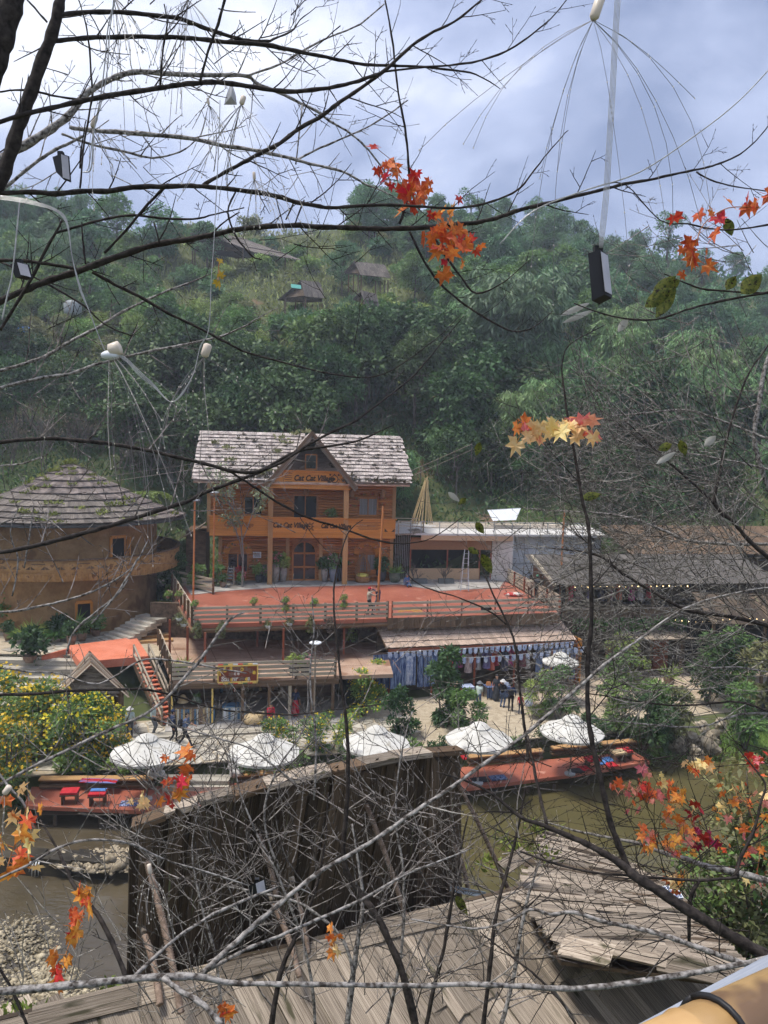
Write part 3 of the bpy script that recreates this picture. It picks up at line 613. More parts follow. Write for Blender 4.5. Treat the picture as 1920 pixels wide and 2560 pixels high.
curt=mat('grey_curtain',(.16,.15,.15),(.30,.29,.29),1.2,.8,0,(16,1,.3))
sash(5.12,6.85,8.42,11.08,.0,1,0,'balcony_door'); sash(9.95,11.35,9.65,10.95,.0,1,0,'window',logw,curt); sash(1.55,2.85,9.6,10.95,.0,1,0); sash(5.9,6.7,13.05,14.1,-1.05,0,0)
sash(.4,1.85,5.35,6.75,.0,1,0); sash(10.0,11.3,5.35,6.75,.0,1,0,'window',logw,curt)
def arch(s0,s1,zs,v,w_,th,mt,parent,name,n=10,rise=None):
    c=(s0+s1)/2; r_=(s1-s0)/2; ri=rise or r_
    pts=[H.p(c-r_*math.cos(math.pi*i/n),v,zs+ri*math.sin(math.pi*i/n)) for i in range(n+1)]
    b=MB()
    for p,q in zip(pts,pts[1:]): b.bar(p,q+(q-p)*.08,w_,th,H.v.to_3d())
    return b.build(name,mt,parent)
# arched front door with six panes
dr=block('front_door',hp(5.985,.06,5.75),(1.7,.05,2.1),glassd,house,H.ang)
b=MB(); b.prism([hp(5.985-.85*math.cos(math.pi*i/12),.035,6.8+.85*math.sin(math.pi*i/12)) for i in range(13)],H.v.to_3d()*.05); b.build('fanlight',glassd,dr)
arch(5.12,6.85,6.82,-.06,.14,.12,logw,dr,'door_arch')
for s_ in (5.13,5.985,6.84): plank('door_stile',hp(s_,-.05,4.72),hp(s_,-.05,6.84 if s_!=5.985 else 7.66),.12,.1,logw,dr,up=H.v.to_3d())
for z_ in (4.78,5.75,6.78): plank('door_rail',hp(5.12,-.055,z_),hp(6.85,-.055,z_),.13,.09,logw,dr,up=H.v.to_3d())
for c_ in (1.12,10.65):
    ar=arch(c_-.85,c_+.85,6.75,-.14,.42,.1,orw,house,'window_hood',10,.75)
for c_,z_ in ((9.4,11.4),(11.75,11.45),(6.0,11.5)): b=MB(); b.lathe([(.16,.0),(.2,.15),(.16,.4),(.1,.55)],hp(c_,-.2,z_-.4),10); b.build('hanging_basket',mat('rattan',(.22,.11,.05),(.36,.2,.09),9,.7,.3),house,True)
# lettering and carved emblems, flat dark print on the boards
ink=mat('carved_black',(.03,.018,.010),(.05,.03,.018),5,.8); inkb=mat('burnt_print',(.20,.075,.02),(.25,.10,.03),5,.8)
TEXTS=[]
def text(body,fr,s,v,z,size,mt,parent,shear=0,ax=1.0,align='LEFT',name='lettering',ext=.008):
    cu=bpy.data.curves.new(name,'FONT'); cu.body=body; cu.size=size; cu.shear=shear; cu.extrude=ext; cu.align_x=align; cu.align_y='CENTER'; cu.offset=.012*size/.3; cu.materials.append(mt); cu.resolution_u=3
    M=Matrix.Translation(fr.p(s,v,z))@Matrix.Rotation(fr.ang,4,'Z')@Matrix.Rotation(math.pi/2,4,'X')@Matrix.Diagonal((ax,1,1,1)); TEXTS.append((name,cu,M,parent))
text('Cat Cat Village',H,5.05,-1.80,12.42,.56,ink,gs,.25,.84)
def emblem(s,v,z,r_,mt,parent):
    b=MB()
    def disc(a,c,q,n=10): b.prism([H.p(a+q*math.cos(2*math.pi*i/n),v,c+q*math.sin(2*math.pi*i/n)) for i in range(n)],H.v.to_3d()*-.008)
    for i in range(12): 
        p,q=2*math.pi*i/12,2*math.pi*(i+.5)/12; b.bar(H.p(s+r_*.62*math.cos(p),v-.004,z+r_*.62*math.sin(p)),H.p(s+r_*.62*math.cos(q+.2),v-.004,z+r_*.62*math.sin(q+.2)),r_*.16,.01,H.v.to_3d())
    disc(s,z,r_*.2)
    for i,j in ((-1,-1),(-1,1),(1,-1),(1,1)): disc(s+i*r_*.72,z+j*r_*.72,r_*.17,8)
    for i,j in ((-1,0),(1,0),(0,1),(0,-1)): disc(s+i*r_*.8,z+j*r_*.8,r_*.12,6)
    return b.build('carved_emblem',mt,parent)
emblem(7.95,-1.79,12.4,.42,ink,gs)
for i in range(5): plank('faint_print_line',hp(4.45,-1.785,12.75-i*.15),hp(4.95-.05*(i%2),-1.785,12.75-i*.15),.06,.01,inkb,gs,up=H.v.to_3d())
pb=house
text('Cat Cat Village',H,3.62,-1.675,9.02,.52,ink,pb,.25,.80); emblem(6.25,-1.67,8.95,.36,inkb,pb); emblem(6.25,-1.672,8.95,.27,ink,pb); text('Cat Cat Village',H,7.05,-1.675,8.99,.46,ink,pb,.25,.78); text('Cat Cat Village',H,.2,-1.556,9.02,.42,inkb,pb,.25,.8)
for i in range(6): plank('faint_print_line',hp(9.6+.12*(i%3),-1.672,9.28-i*.1),hp(11.4-.15*(i%2),-1.672,9.28-i*.1),.045,.01,inkb,pb,up=H.v.to_3d())
for a,c in ((11.7,0),(12.2,0)): b=MB(); b.prism([hp(a,-1.67,8.62),hp(a+.25,-1.67,8.62),hp(a+(.0 if a<12 else .25),-1.67,8.88)],H.v.to_3d()*-.008); b.build('carved_corner',ink,pb)
b=MB(); b.box((0,0,0),(.6,.03,.45)); 
pl=place('notice',b.mesh('notice',whitep),Matrix.Translation(hp(2.52,-.14,6.65))@Matrix.Rotation(H.ang,4,'Z')); tag(pl,'small white notice on the log wall beside the left porch post','notice')
for i in range(4): plank('notice_text_line',hp(2.3,-.16,6.78-i*.09),hp(2.74,-.16,6.78-i*.09),.03,.006,ink,pl,up=H.v.to_3d())
# left lean-to roofs at the house's side
lt=thing('lean_to','dark plank lean-to against the left side of the timber house','lean-to',H.p(-2,1,Z0),H.ang)
for i in range(7): plank('roof_board',hp(-2.9+.12*i,-.6+i*.42,7.9),hp(-1.2,-.6+i*.42,9.0),.4,.04,greyw,lt,k=i%3,jit=.05)
for i in range(5): plank('upper_board',hp(-2.4,.6+i*.42,10.6),hp(-1.0,.6+i*.42,11.6),.4,.04,shinh,lt,k=i%3)
b=MB(); b.prism([hp(-2.6,.2,Z0-1),hp(-1.2,.2,Z0-1),hp(-1.2,4,Z0-1),hp(-2.6,4,Z0-1)],(0,0,4.6)); b.build('wall',brownw,lt)
# ================================================================ RED DECK in front of the house
DF=Frame(onz(480,1562,4.7),onz(1400,1532,4.7)); DL=DF.L
dB=onz(1262,1452,4.7); dL=onz(424,1462,4.7); HV=H.v.to_3d()
deck=thing('red_deck','broad red painted deck on posts in front of the timber house','deck',DF.p(DL/2,4,4.7),DF.ang)
poly=[DF.p(0,0,4.7),DF.p(DL,0,4.7),Vector((dB.x,dB.y,4.7)),H.p(14,-.3,4.7),H.p(13,.4,4.7),H.p(-1,.4,4.7),Vector((dL.x,dL.y,4.7))]
b=MB(); b.prism([p-Vector((0,0,.22)) for p in poly],(0,0,.22)); b.build('deck_floor',reddeck,deck)
b=MB(); 
pp=[onz(*q,4.7) for q in ((478,1488),(576,1477),(690,1469),(846,1465),(1000,1461),(1100,1478),(1250,1470),(1262,1452))]+[H.p(21,3.5,4.7),H.p(13,.5,4.7),H.p(-3,.5,4.7)]
b.prism([p+Vector((0,0,.004)) for p in pp],(0,0,.03)); tag(b.build('patio',concr),kind='structure')
plank('deck_beam',DF.p(-.1,.1,4.33),DF.p(DL*.62,.1,4.33),.3,.3,brownw,deck,shape='log'); plank('deck_beam',DF.p(0,.1,4.33),Vector((dL.x,dL.y,4.33)),.25,.28,brownw,deck)
for i in range(34):
    a=DL*.5+(DL*.5)*i/34; plank('fascia_board',DF.p(a+.16,-.03,4.72),DF.p(a+.16,-.03,4.05),.31,.04,brownw,deck,up=DF.v.to_3d(),k=i%4)
def railing(parent,a,b_,post_every,pm,rm,h=1.05,nr=4,pw=.13,rw=.15,thick=.05,pk='rail_post',rk='rail'):
    a,b_=Vector(a),Vector(b_); L_=(b_-a).length; n_=max(1,round(L_/post_every)); nv=(b_-a).cross(Vector((0,0,1))).normalized()
    for i in range(n_+1): p=a.lerp(b_,i/n_); plank(pk,p-Vector((0,0,.1)),p+Vector((0,0,h+.03)),pw,pw,pm,parent,up=nv,k=i%3)
    for j in range(nr):
        z=h*(j+.7)/nr
        for i in range(0,n_,2):
            p,q=a.lerp(b_,i/n_),a.lerp(b_,min(n_,i+2)/n_); plank(rk,p+Vector((0,0,z))+nv*(pw*.5+thick*.5),q+Vector((0,0,z+R.uniform(-.015,.015)))+nv*(pw*.5+thick*.5),rw,thick,rm,parent,up=nv,k=(i+j)%3)
railing(deck,DF.p(.05,.05,4.7),DF.p(DL*.5,.05,4.7),1.85,brownw,railw,1.0)
railing(deck,DF.p(DL*.5+.3,.05,4.7),DF.p(DL,.05,4.7),2.0,redmet,railw,1.0,3,.08)
railing(deck,DF.p(0,.1,4.7),Vector((dL.x,dL.y,4.7)),1.7,brownw,railw,1.0)
railing(deck,DF.p(DL,.1,4.7),Vector((dB.x,dB.y,4.7)),2.2,redmet,railw,1.05,5,.1)
xb=thing('cross_braced_fence','short cross braced timber fence at the left back of the red deck','fence',(dL.x+1,dL.y,4.7))
p,q=Vector((dL.x,dL.y+.2,4.7)),onz(533,1486,4.7)
for z in (.25,.6,1.0): plank('rail',p+Vector((0,0,z)),q+Vector((0,0,z)),.14,.05,railw,xb,up=(0,-1,0))
plank('brace',p+Vector((0,-.06,.2)),q+Vector((0,-.06,1.0)),.12,.05,railw,xb,up=(0,-1,0)); plank('brace',p+Vector((0,-.06,.05)),q+Vector((0,-.06,.5)),.12,.05,railw,xb,up=(0,-1,0))
for e_ in (p,q): plank('post',e_-Vector((0,0,.2)),e_+Vector((0,0,1.1)),.13,.13,brownw,xb,up=(0,1,0))
# tall orange poles
def pole(name,label,base,top,dia=.13,disc=True):
    t=thing(name,label,'pole',base); plank('shaft',base,top,dia,dia,polem,t,up=(0,1,0),shape='rod')
    if disc: b=MB(); b.lathe([(0,.06),(.3,.05),(.33,0),(.3,-.03),(0,-.04)],top,14); b.build('lamp_disc',metal,t,True)
    return t
b1=onz(483,1509,4.7); pole('lamp_pole','slim orange lamp pole at the front left corner of the red deck',b1,ony(487,1251,b1.y))
b1=onz(533,1482,4.7); pole('lamp_pole','slim orange lamp pole at the back left of the red deck',b1,ony(536,1231,b1.y),.12)
b1=onz(1399,1495,4.7); pole('lamp_pole','slim orange pole at the right end of the red deck',b1,ony(1411,1275,b1.y),.13,False)
M1=onz(925,1537,4.7); b1=M1+Vector((.42,.35,0)); pole('carried_pole','orange pole being stood up by the two workers on the red deck',b1,ony(958,1266,b1.y+.1),.14,False)
# ================================================================ TERRACE with the souvenir shop beneath
TF=Frame(onz(430,1704,2.45),onz(838,1690,2.45)); TL=TF.L
shop=thing('souvenir_shop','open fronted souvenir shop with a terrace on top, under the red deck','shop',TF.p(TL/2,2,0),TF.ang)
tb=onz(395,1612,2.45); tL2=onz(345,1600,2.45)
tp=[TF.p(0,0,2.45),TF.p(TL+3.2,0,2.45),TF.p(TL+4.2,8,2.45),TF.p(2,13,2.45),Vector((tL2.x-1,tL2.y+3,2.45)),Vector((tL2.x,tL2.y,2.45)),Vector((tb.x,tb.y,2.45))]
b=MB(); b.prism([p-Vector((0,0,.2)) for p in tp],(0,0,.2)); b.build('terrace_floor',terrf,shop)
seam=mat('floor_joint',(.16,.09,.06),(.2,.12,.08),3,.9)
for i in range(7): plank('floor_joint',TF.p(.8+i*1.9,.2,2.456),TF.p(-.8+i*1.9+.3*i,9,2.456),.035,.004,seam,shop)
for j in range(3): plank('floor_joint',TF.p(.1-.5*j,1.8+j*2.2,2.456),TF.p(TL+3,1.8+j*2.2,2.456),.035,.004,seam,shop)
plank('floor_beam',TF.p(-.1,.05,2.17),TF.p(TL+.2,.05,2.17),.2,.3,brownw,shop)
railing(shop,TF.p(0,.05,2.45),TF.p(TL,.05,2.45),2.05,brownw,railw,.95); railing(shop,TF.p(0,.1,2.45),Vector((tb.x,tb.y,2.45)),1.3,brownw,railw,.95)
for a,v_ in ((-.5,5.3),(.6,3.4),(1.6,2.0),(5.9,2.6),(9.6,4.2),(4.6,6.5),(8.5,8),(12.3,5)):      # posts carrying the deck
    plank('deck_post',TF.p(a,v_,2.4),TF.p(a,v_,4.5),.11,.11,redmet,deck,up=(0,1,0))
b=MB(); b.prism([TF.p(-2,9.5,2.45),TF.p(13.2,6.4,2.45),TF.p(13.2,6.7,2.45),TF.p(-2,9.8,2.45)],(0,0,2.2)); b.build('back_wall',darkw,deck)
# shop front below
b=MB(); b.prism([TF.p(-.1,3.6,0),TF.p(TL+.5,3.6,0),TF.p(TL+.5,3.8,0),TF.p(-.1,3.8,0)],(0,0,2.3)); b.prism([TF.p(-.12,.1,0),TF.p(.0,.1,0),TF.p(.0,3.8,0),TF.p(-.12,3.8,0)],(0,0,2.2)); b.build('shop_back_wall',brownw,shop)
for i in range(9): plank('side_board',TF.p(-.16,.1+i*.42,0),TF.p(-.16,.1+i*.42,2.25),.4,.04,brownw,shop,up=TF.u.to_3d(),k=i%4)
yelp=mat('yellow_trim',(.78,.52,.10),(.82,.6,.2),3,.6)
for a in (0.0,2.05): plank('yellow_trim',TF.p(a,-.02,0.05),TF.p(a,-.02,2.0),.09,.06,yelp,shop,up=TF.v.to_3d())
for a in (3.6,5.0,6.1,7.3,TL-.1): plank('shop_post',TF.p(a,.1,0),TF.p(a,.1,2.2),.16,.14,brownw if a!=6.1 else railw,shop,up=TF.v.to_3d())
b=MB(); b.prism([TF.p(-.3,-.9,-.02),TF.p(TL+1,-.7,-.02),TF.p(TL+1,3.7,-.02),TF.p(-.3,3.7,-.02)],(0,0,.16)); b.build('shop_floor',concr,shop)
plank('stone_step',TF.p(-1.2,-1.3,.05),TF.p(TL,-1.1,.05),.7,.14,stonep,shop,k=1,jit=.02)
for i in range(3): plank('shelf',TF.p(2.4,3.3,.7+i*.5),TF.p(5.8,3.3,.7+i*.5),.5,.04,brownw,shop)
# sign board
sg=thing('shop_sign','brown sign board with yellow frame and painted letters on the terrace railing','sign',TF.p(3.55,-.2,1.9),TF.ang)
s0,z0=TF.hit(545,1706,-.12); s1,z1=TF.hit(644,1662,-.12)
signb=mat('sign_brown',(.21,.045,.022),(.25,.065,.03),3,.6)
plank('board',TF.p(s0,-.13,(z0+z1)/2),TF.p(s1,-.13,(z0+z1)/2),(z1-z0),.06,signb,sg,up=TF.v.to_3d())
sred=mat('sign_red',(.6,.05,.03),(.66,.07,.04),3,.6); sgrn=mat('sign_green',(.1,.2,.1),(.14,.26,.14),3,.6)
for p,q in (((s0,z0),(s1,z0)),((s0,z1),(s1,z1)),((s0,z0),(s0,z1)),((s1,z0),(s1,z1))): plank('frame_bar',TF.p(p[0],-.18,p[1]),TF.p(q[0],-.18,q[1]),.07,.05,yelp,sg,up=TF.v.to_3d())
for i in range(8): plank('painted_edge',TF.p(s0+(s1-s0)*i/8,-.165,z1+.07),TF.p(s0+(s1-s0)*(i+1)/8,-.165,z1+.07),.06,.05,(sred,sgrn,yelp,whitep)[i%4],sg,up=TF.v.to_3d()); plank('painted_edge',TF.p(s0+(s1-s0)*i/8,-.165,z0-.07),TF.p(s0+(s1-s0)*(i+1)/8,-.165,z0-.07),.06,.05,(sred,yelp,sgrn)[i%3],sg,up=TF.v.to_3d())
sW,sH=s1-s0,z1-z0; ylet=mat('letter_yellow',(.8,.5,.06),(.84,.58,.1),3,.6); wlet=mat('letter_white',(.66,.6,.55),(.74,.7,.64),3,.6); dlet=mat('letter_grey',(.22,.13,.10),(.26,.16,.12),3,.6)
def ST(t,fx,fz,size,mt): text(t,TF,s0+sW*fx,-.168,z0+sH*fz,size,mt,sg,0,1,'CENTER','painted_letter',.004)
for t,fx,fz,mt in (('T',.05,.55,ylet),('h',.1,.7,dlet),('ổ',.17,.76,ylet),('C',.25,.82,dlet),('â',.33,.82,ylet),('m',.43,.84,dlet),('B',.53,.83,dlet),('o',.60,.80,ylet),('d',.68,.80,dlet),('i',.73,.79,dlet),('q',.78,.75,dlet),('u',.84,.68,dlet),('e',.91,.58,ylet)): ST(t,fx,fz,.36,mt)
for t,fx,mt in (('p',.3,dlet),('l',.34,dlet),('a',.38,dlet),('c',.43,wlet),('e',.51,wlet)): ST(t,fx,.52,.26,mt)
for t,fx,mt in (('S',.12,wlet),('o',.18,wlet),('u',.24,wlet),('v',.29,dlet),('e',.34,ylet),('n',.39,wlet),('i',.43,dlet),('r',.47,wlet),('A',.6,dlet),('r',.66,dlet),('e',.72,ylet),('a',.78,wlet)): ST(t,fx,.2,.34,mt)
hs=onz(1000,1528,4.71); b=MB(); pts=[hs+Vector((.5*math.cos(a*.9)+.12*a,.3*math.sin(a*1.3),.03+.004*(i%3))) for i,a in enumerate([.35*i for i in range(34)])]; b.tube(pts,.018,5); tag(b.build('hose',mat('yellow_hose',(.62,.40,.06),(.7,.48,.1),3,.5),None,True),'tangle of yellow hose on the red deck near the front rail','hose')
sb=onz(1285,1490,4.71); b=MB(); b.ball((0,0,.12),.5,10,6,(1.4,.6,.3)); b.v=[(x*(1+R.uniform(-.1,.1)),y*(1+R.uniform(-.1,.1)),max(0,z)) for x,y,z in b.v]; o=b.build('tool_sack',mat('red_white_sack',(.45,.05,.04),(.62,.55,.5),2.5,.8,lo=.48,hi=.52),None,True); o.location=sb; tag(o,'red and white sack lying on the deck beside the workers','sack')
for lb,px,py in (('small black speaker lying at the deck front rail',1215,1531),('dark tool box on the deck near the workers',1330,1466)):
    q=onz(px,py,4.71); t=thing('tool_box',lb,'box',q,.3); b=MB(); b.box((0,0,.13),(.6,.3,.26)); b.build('case',blackp,t,local=True); b=MB(); b.box((0,0,.275),(.62,.32,.03)); b.build('lid',dark,t,local=True); b=MB(); b.tube([(-.15,0,.28),(-.12,0,.36),(.12,0,.36),(.15,0,.28)],.015,5); b.build('handle',metal,t,local=True)
# ================================================================ FABRIC MARKET against the deck
KF=Frame(onz(967,1735,0)+Vector((0,-.75,0)),onz(967,1735,0)+Vector((0,-.75,0))+DF.u.to_3d()*12)
_,ez=KF.hit(967,1618,-.4); e0=KF.hit(967,1618,-.4); e1=KF.hit(1441,1603,-.4); t0=KF.hit(939,1562,1.35); t1=KF.hit(1398,1550,1.35)
mk=thing('fabric_stall','long fabric stall with low shingle roof and indigo cloths below the red deck','market stall',KF.p(5.5,1,0),KF.ang)
ez=(e0[1]+e1[1])/2; tz=(t0[1]+t1[1])/2
def kp(a,t): return KF.p(a,-.4+1.75*t,ez+(tz-ez)*t)
kn=(kp(1,0)-kp(0,0)).cross(kp(0,1)-kp(0,0)).normalized(); kn=kn if kn.z>0 else -kn
ra=lambda t:e0[0]+(t0[0]-e0[0])*t; rb=lambda t:e1[0]+(t1[0]-e1[0])*t
b=MB(); b.prism([kp(ra(0),0)-kn*.06,kp(rb(0),0)-kn*.06,kp(rb(1),1)-kn*.06,kp(ra(1),1)-kn*.06],-kn*.08); b.build('roof_deck',brownw,mk)
for i in range(4):
    f0=i/4; s=ra(f0)
    while s<rb(f0)-.05:
        w_=min(R.uniform(.14,.26),rb(f0)-s); plank('shingle',kp(s+w_/2,f0-.02*R.random())+kn*.05,kp(s+w_/2-.06,min(1,f0+.33))-kn*.02,w_,.03,shinm,mk,up=kn,k=R.randrange(4),jit=.05); s+=w_+.006
plank('eave_beam',kp(ra(0)+.1,0)-Vector((0,0,.13)),kp(rb(0),0)-Vector((0,0,.13)),.12,.16,redmet,mk)
for a in (.05,2.7,5.4,8.0,10.5,12.2): plank('stall_post',KF.p(a,-.2,0),KF.p(a,-.2,ez-.1),.11,.11,redmet,mk,up=(0,1,0))
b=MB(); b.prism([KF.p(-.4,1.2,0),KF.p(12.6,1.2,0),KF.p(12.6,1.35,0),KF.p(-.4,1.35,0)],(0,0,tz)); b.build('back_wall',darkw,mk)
b=MB(); b.prism([KF.p(12.4,-.3,0),KF.p(12.5,-.3,0),KF.p(12.5,1.3,0),KF.p(12.4,1.3,0)],(0,0,ez)); b.build('side_wall',orw,mk)
indigo=mat('indigo_tie_dye',(.018,.045,.15),(.34,.43,.62),2.6,.8,0,(5,5,.6),rnd=.35,lo=.40,hi=.70); paleind=mat('pale_indigo_print',(.22,.30,.52),(.66,.70,.80),3.5,.8,0,(2,2,1.2),rnd=.15)
def drape(name,a,c,h,mt,parent,n=9,amp=.05,fr=None):
    a,c=Vector(a),Vector(c); nv=(c-a).cross(Vector((0,0,1))).normalized(); b=MB(); k=4; ph=R.random()*6
    vs=[a.lerp(c,i/n)+nv*(amp*math.sin(i*2.2+ph)*(j/k+.2))-Vector((0,0,h*j/k)) for j in range(k+1) for i in range(n+1)]
    b.add(vs,[(j*(n+1)+i,j*(n+1)+i+1,(j+1)*(n+1)+i+1,(j+1)*(n+1)+i) for j in range(k) for i in range(n)]); b.add([v+nv*.012 for v in vs],[(j*(n+1)+i,(j+1)*(n+1)+i,(j+1)*(n+1)+i+1,j*(n+1)+i+1) for j in range(k) for i in range(n)])
    return b.build(name,mt,parent,True)
def cloth(label,a0,a1,v,zt,h,mt,amp=.06,grp=None):
    m_=KF.p((a0+a1)/2,v,zt-h); t=drape('hanging_cloth',KF.p(a0,v,zt),KF.p(a1,v,zt),h,mt,None,max(6,int((a1-a0)*9)),amp); return tag(t,label,'cloth',grp)
for i in range(5): cloth('indigo tie dye cloth hanging in a row at the left end of the fabric stall',-1.0+i*.52,-.5+i*.52,-.45+.04*(i%2),ez-.35,R.uniform(1.9,2.3),indigo,.06,'indigo cloths at the left of the fabric stall')
cloth('pale indigo shawl over the left end post of the fabric stall',1.0,1.4,-.5,ez-.5,1.7,paleind)
for i in range(3): cloth('long blue and white striped cloth left of the stall centre',1.75+i*.42,2.12+i*.42,-.32,ez-.35,2.1,indigo,.06,'striped cloths left of the stall centre')
for i in range(5): cloth('blue tie dye panel hung at the right end of the fabric stall',9.6+i*.55,10.1+i*.55,.2-.1*i,ez-.5,R.uniform(1.7,2.1),indigo,.06,'tie dye panels at the right of the fabric stall')
cols=[(.35,.03,.05),(.05,.05,.08),(.30,.05,.16),(.40,.30,.28),(.10,.03,.04),(.5,.45,.45),(.12,.10,.2),(.45,.10,.06)]
for i in range(14):
    c_=cols[i%8]; a=4.0+i*.40; m_=mat('garment_%d'%(i%8),c_,tuple(min(.7,x*1.8+.02) for x in c_),3,.8,0,(2,2,1),lo=.4,hi=.6)
    z=ez-.55-.2*(i%2); b=MB(); p=KF.p(a,.35+.25*(i%3),0)
    b.lathe([(.05,z),(.16,z-.06),(.17,z-.45),(.2,z-.6),(.26,z-1.15)],(p.x,p.y,0),9)
    for sg_ in (-1,1): b.tube([p+KF.u.to_3d()*(.13*sg_)+Vector((0,0,z-.05)),p+KF.u.to_3d()*(.3*sg_)+Vector((0,0,z-.4))],[.07,.06],6)
    tag(b.build('garment',m_,None,True),'embroidered dress hanging in the dark middle of the fabric stall','dress','dresses hanging inside the fabric stall')
# bunting of small indigo flags under the eave
def bunting(label,a0,z0,a1,z1,v,n,sag):
    t=thing('bunting',label,'bunting',KF.p((a0+a1)/2,v,z0)); pts=[KF.p(a0+(a1-a0)*i/n,v,z0+(z1-z0)*i/n-sag*4*(i/n)*(1-i/n)) for i in range(n+1)]
    b=MB(); b.tube(pts,.012,4); b.build('cord',whitep,t)
    f=MB(); ou=[(-.12,0),(.12,0),(.12,-.26),(.07,-.35),(0,-.38),(-.07,-.35),(-.12,-.26)]; f.prism([(x,0,z) for x,z in ou],(0,.006,0)); me=f.mesh('flag_mesh',paleind)
    for i in range(n): p=pts[i].lerp(pts[i+1],.5); place('flag',me,Matrix.Translation(p)@Matrix.Rotation(KF.ang+R.uniform(-.25,.25),4,'Z')@Matrix.Rotation(R.uniform(-.12,.12),4,'Y'),t)
bunting('upper string of small indigo print flags under the stall eave',-.2,ez-.22,11.9,ez-.05,-.5,34,.02)
bunting('lower string of small indigo print flags across the stall front',4.2,ez-.62,12.4,ez-.25,-.95,18,.12)
for i in range(9): b=MB(); p=KF.p(.4+i*1.4,-.55,ez-.2); b.ball(p,.055,8,6); o=b.build('bulb',mat('bulb_white',(.8,.8,.78)),mk,True)
# goods tables
def gtable(label,c,w_,d_,h,mt,clothmt=None):
    t=thing('goods_table',label,'table',c,KF.ang); 
    b=MB(); b.box((0,0,h),(w_,d_,.05)); b.build('tabletop',mt,t,local=True)
    for i in (-1,1):
        for j in (-1,1): b=MB(); b.box((i*(w_/2-.05),j*(d_/2-.05),h/2),(.05,.05,h)); b.build('leg',brownw,t,local=True)
    if clothmt: b=MB(); b.box((0,-d_/2-.012,h*.55),(w_+.02,.015,h*.85)); b.box((0,0,h+.032),(w_+.03,d_+.03,.012)); b.build('table_skirt',clothmt,t,local=True)
    return t
bw=mat('bowl_orange',(.55,.22,.08),(.66,.3,.12),4,.6); hatm=mat('straw',(.42,.30,.16),(.58,.45,.27),12,.8,.2)
g=KF.p(4.3,-.9,0); gtable('low goods table with hats before the fabric stall',g,1.5,.7,.75,brownw,paleind)
for i in range(3):
    b=MB(); b.lathe([(.30,0),(.31,.02),(.17,.035),(.15,.13),(.08,.17),(0,.175)],(0,0,0),14); h_=b.build('straw_hat',hatm,None,True); h_.location=g+Vector((-.3,.0,.80+.06*i)); tag(h_,('straw hat at the bottom of the small hat pile','straw hat in the middle of the small hat pile','straw hat on top of the small hat pile')[i],'hat')
g=KF.p(6.6,-1.0,0); gtable('goods table with orange embroidered bags before the fabric stall',g,1.6,.7,.7,brownw,indigo)
for i in range(4):
    b=MB(); b.box((0,0,.11),(.3,.16,.22)); b.v=[(x*(1-.25*(z>.2)),y*(1-.5*(z>.2)),z) for x,y,z in b.v]; o=b.build('cloth_bag',(bw,mat('bag_red',(.5,.06,.05),(.6,.3,.2),6,.8),bw,paleind)[i],None); b2=MB(); b2.tube([(-.08,0,.2),(-.06,0,.34),(.06,0,.34),(.08,0,.2)],.012,5); b2.build('strap',brownw,o); o.location=g+Vector((-.55+i*.36,-.05,.74)); o.rotation_euler=(0,0,R.uniform(-.4,.4)); tag(o,('leftmost orange bag on the goods table','red patterned bag on the goods table','second orange bag on the goods table','pale blue bag at the end of the goods table')[i],'bag')
# ================================================================ PLATFORM by the pond with log benches
plat=thing('pond_platform','long red painted platform along the pond edge','platform',(0,33,-.4))
ff=[(60,2012),(93,2016),(347,2026),(482,2018),(640,2012),(900,1992),(1150,1972),(1300,1953),(1449,1934),(1625,1903)]; bb=[(1591,1886),(1375,1906),(1150,1926),(900,1940),(640,1964),(386,1974),(100,1976),(70,1976)]
pf=[onz(*q,-.4) for q in ff]; pbk=[onz(*q,-.4) for q in bb]
pbk=[p+Vector((0,.35,0)) for p in pbk]
b=MB(); b.prism([p-Vector((0,0,.16)) for p in pf+pbk],(0,0,.16)); b.build('platform_floor',reddeck,plat)
plank('edge_beam',pf[1]-Vector((0,-.1,.28)),pf[3]-Vector((0,-.1,.28)),.15,.2,darkw,plat)
for i in range(len(pf)-1):
    for t in (.15,.6): p=pf[i].lerp(pf[i+1],t); plank('stilt',p+Vector((0,.25,-.5)),p+Vector((0,.25,-2.4)),.12,.12,darkw,plat,up=(0,1,0))
def logbench(label,p,q,h=.42):
    p,q=Vector(p),Vector(q); t=thing('log_bench',label,'bench',(p+q)/2); up=Vector((0,0,1)); back=Vector((0,.18,0))
    plank('log',p+up*.12,q+up*.12,.22,.22,brownw,t,shape='log'); plank('log',p+up*.33+back*.3,q+up*.33+back*.3,.2,.2,brownw,t,shape='log'); plank('seat_plank',p+up*.47,q+up*.47,.42,.06,postw,t,k=1); plank('back_log',p+up*.2+back*2,q+up*.2+back*2,.2,.4,darkw,t)
    return t
logbench('long log bench on the left part of the red platform',onz(100,1972,-.4),onz(384,1970,-.4)); logbench('log bench left of the middle parasol on the red platform',onz(592,1962,-.4),onz(840,1944,-.4)); logbench('log bench under the third and fourth parasols',onz(880,1940,-.4),onz(1130,1920,-.4)); logbench('log bench at the right end of the red platform',onz(1380,1892,-.4),onz(1592,1872,-.4)); logbench('log bench between the fourth and fifth parasols',onz(1170,1915,-.4),onz(1355,1898,-.4))
redc=mat('red_cushion',(.36,.012,.018),(.48,.03,.04),5,.85,.1); bluec=mat('blue_cushion',(.06,.15,.36),(.10,.22,.48),5,.85,.1); navyc=mat('navy_print',(.03,.05,.16),(.30,.34,.50),14,.85,0,lo=.45,hi=.55); blkc=mat('black_cushion',(.015,.015,.018),(.03,.03,.034),5,.85)
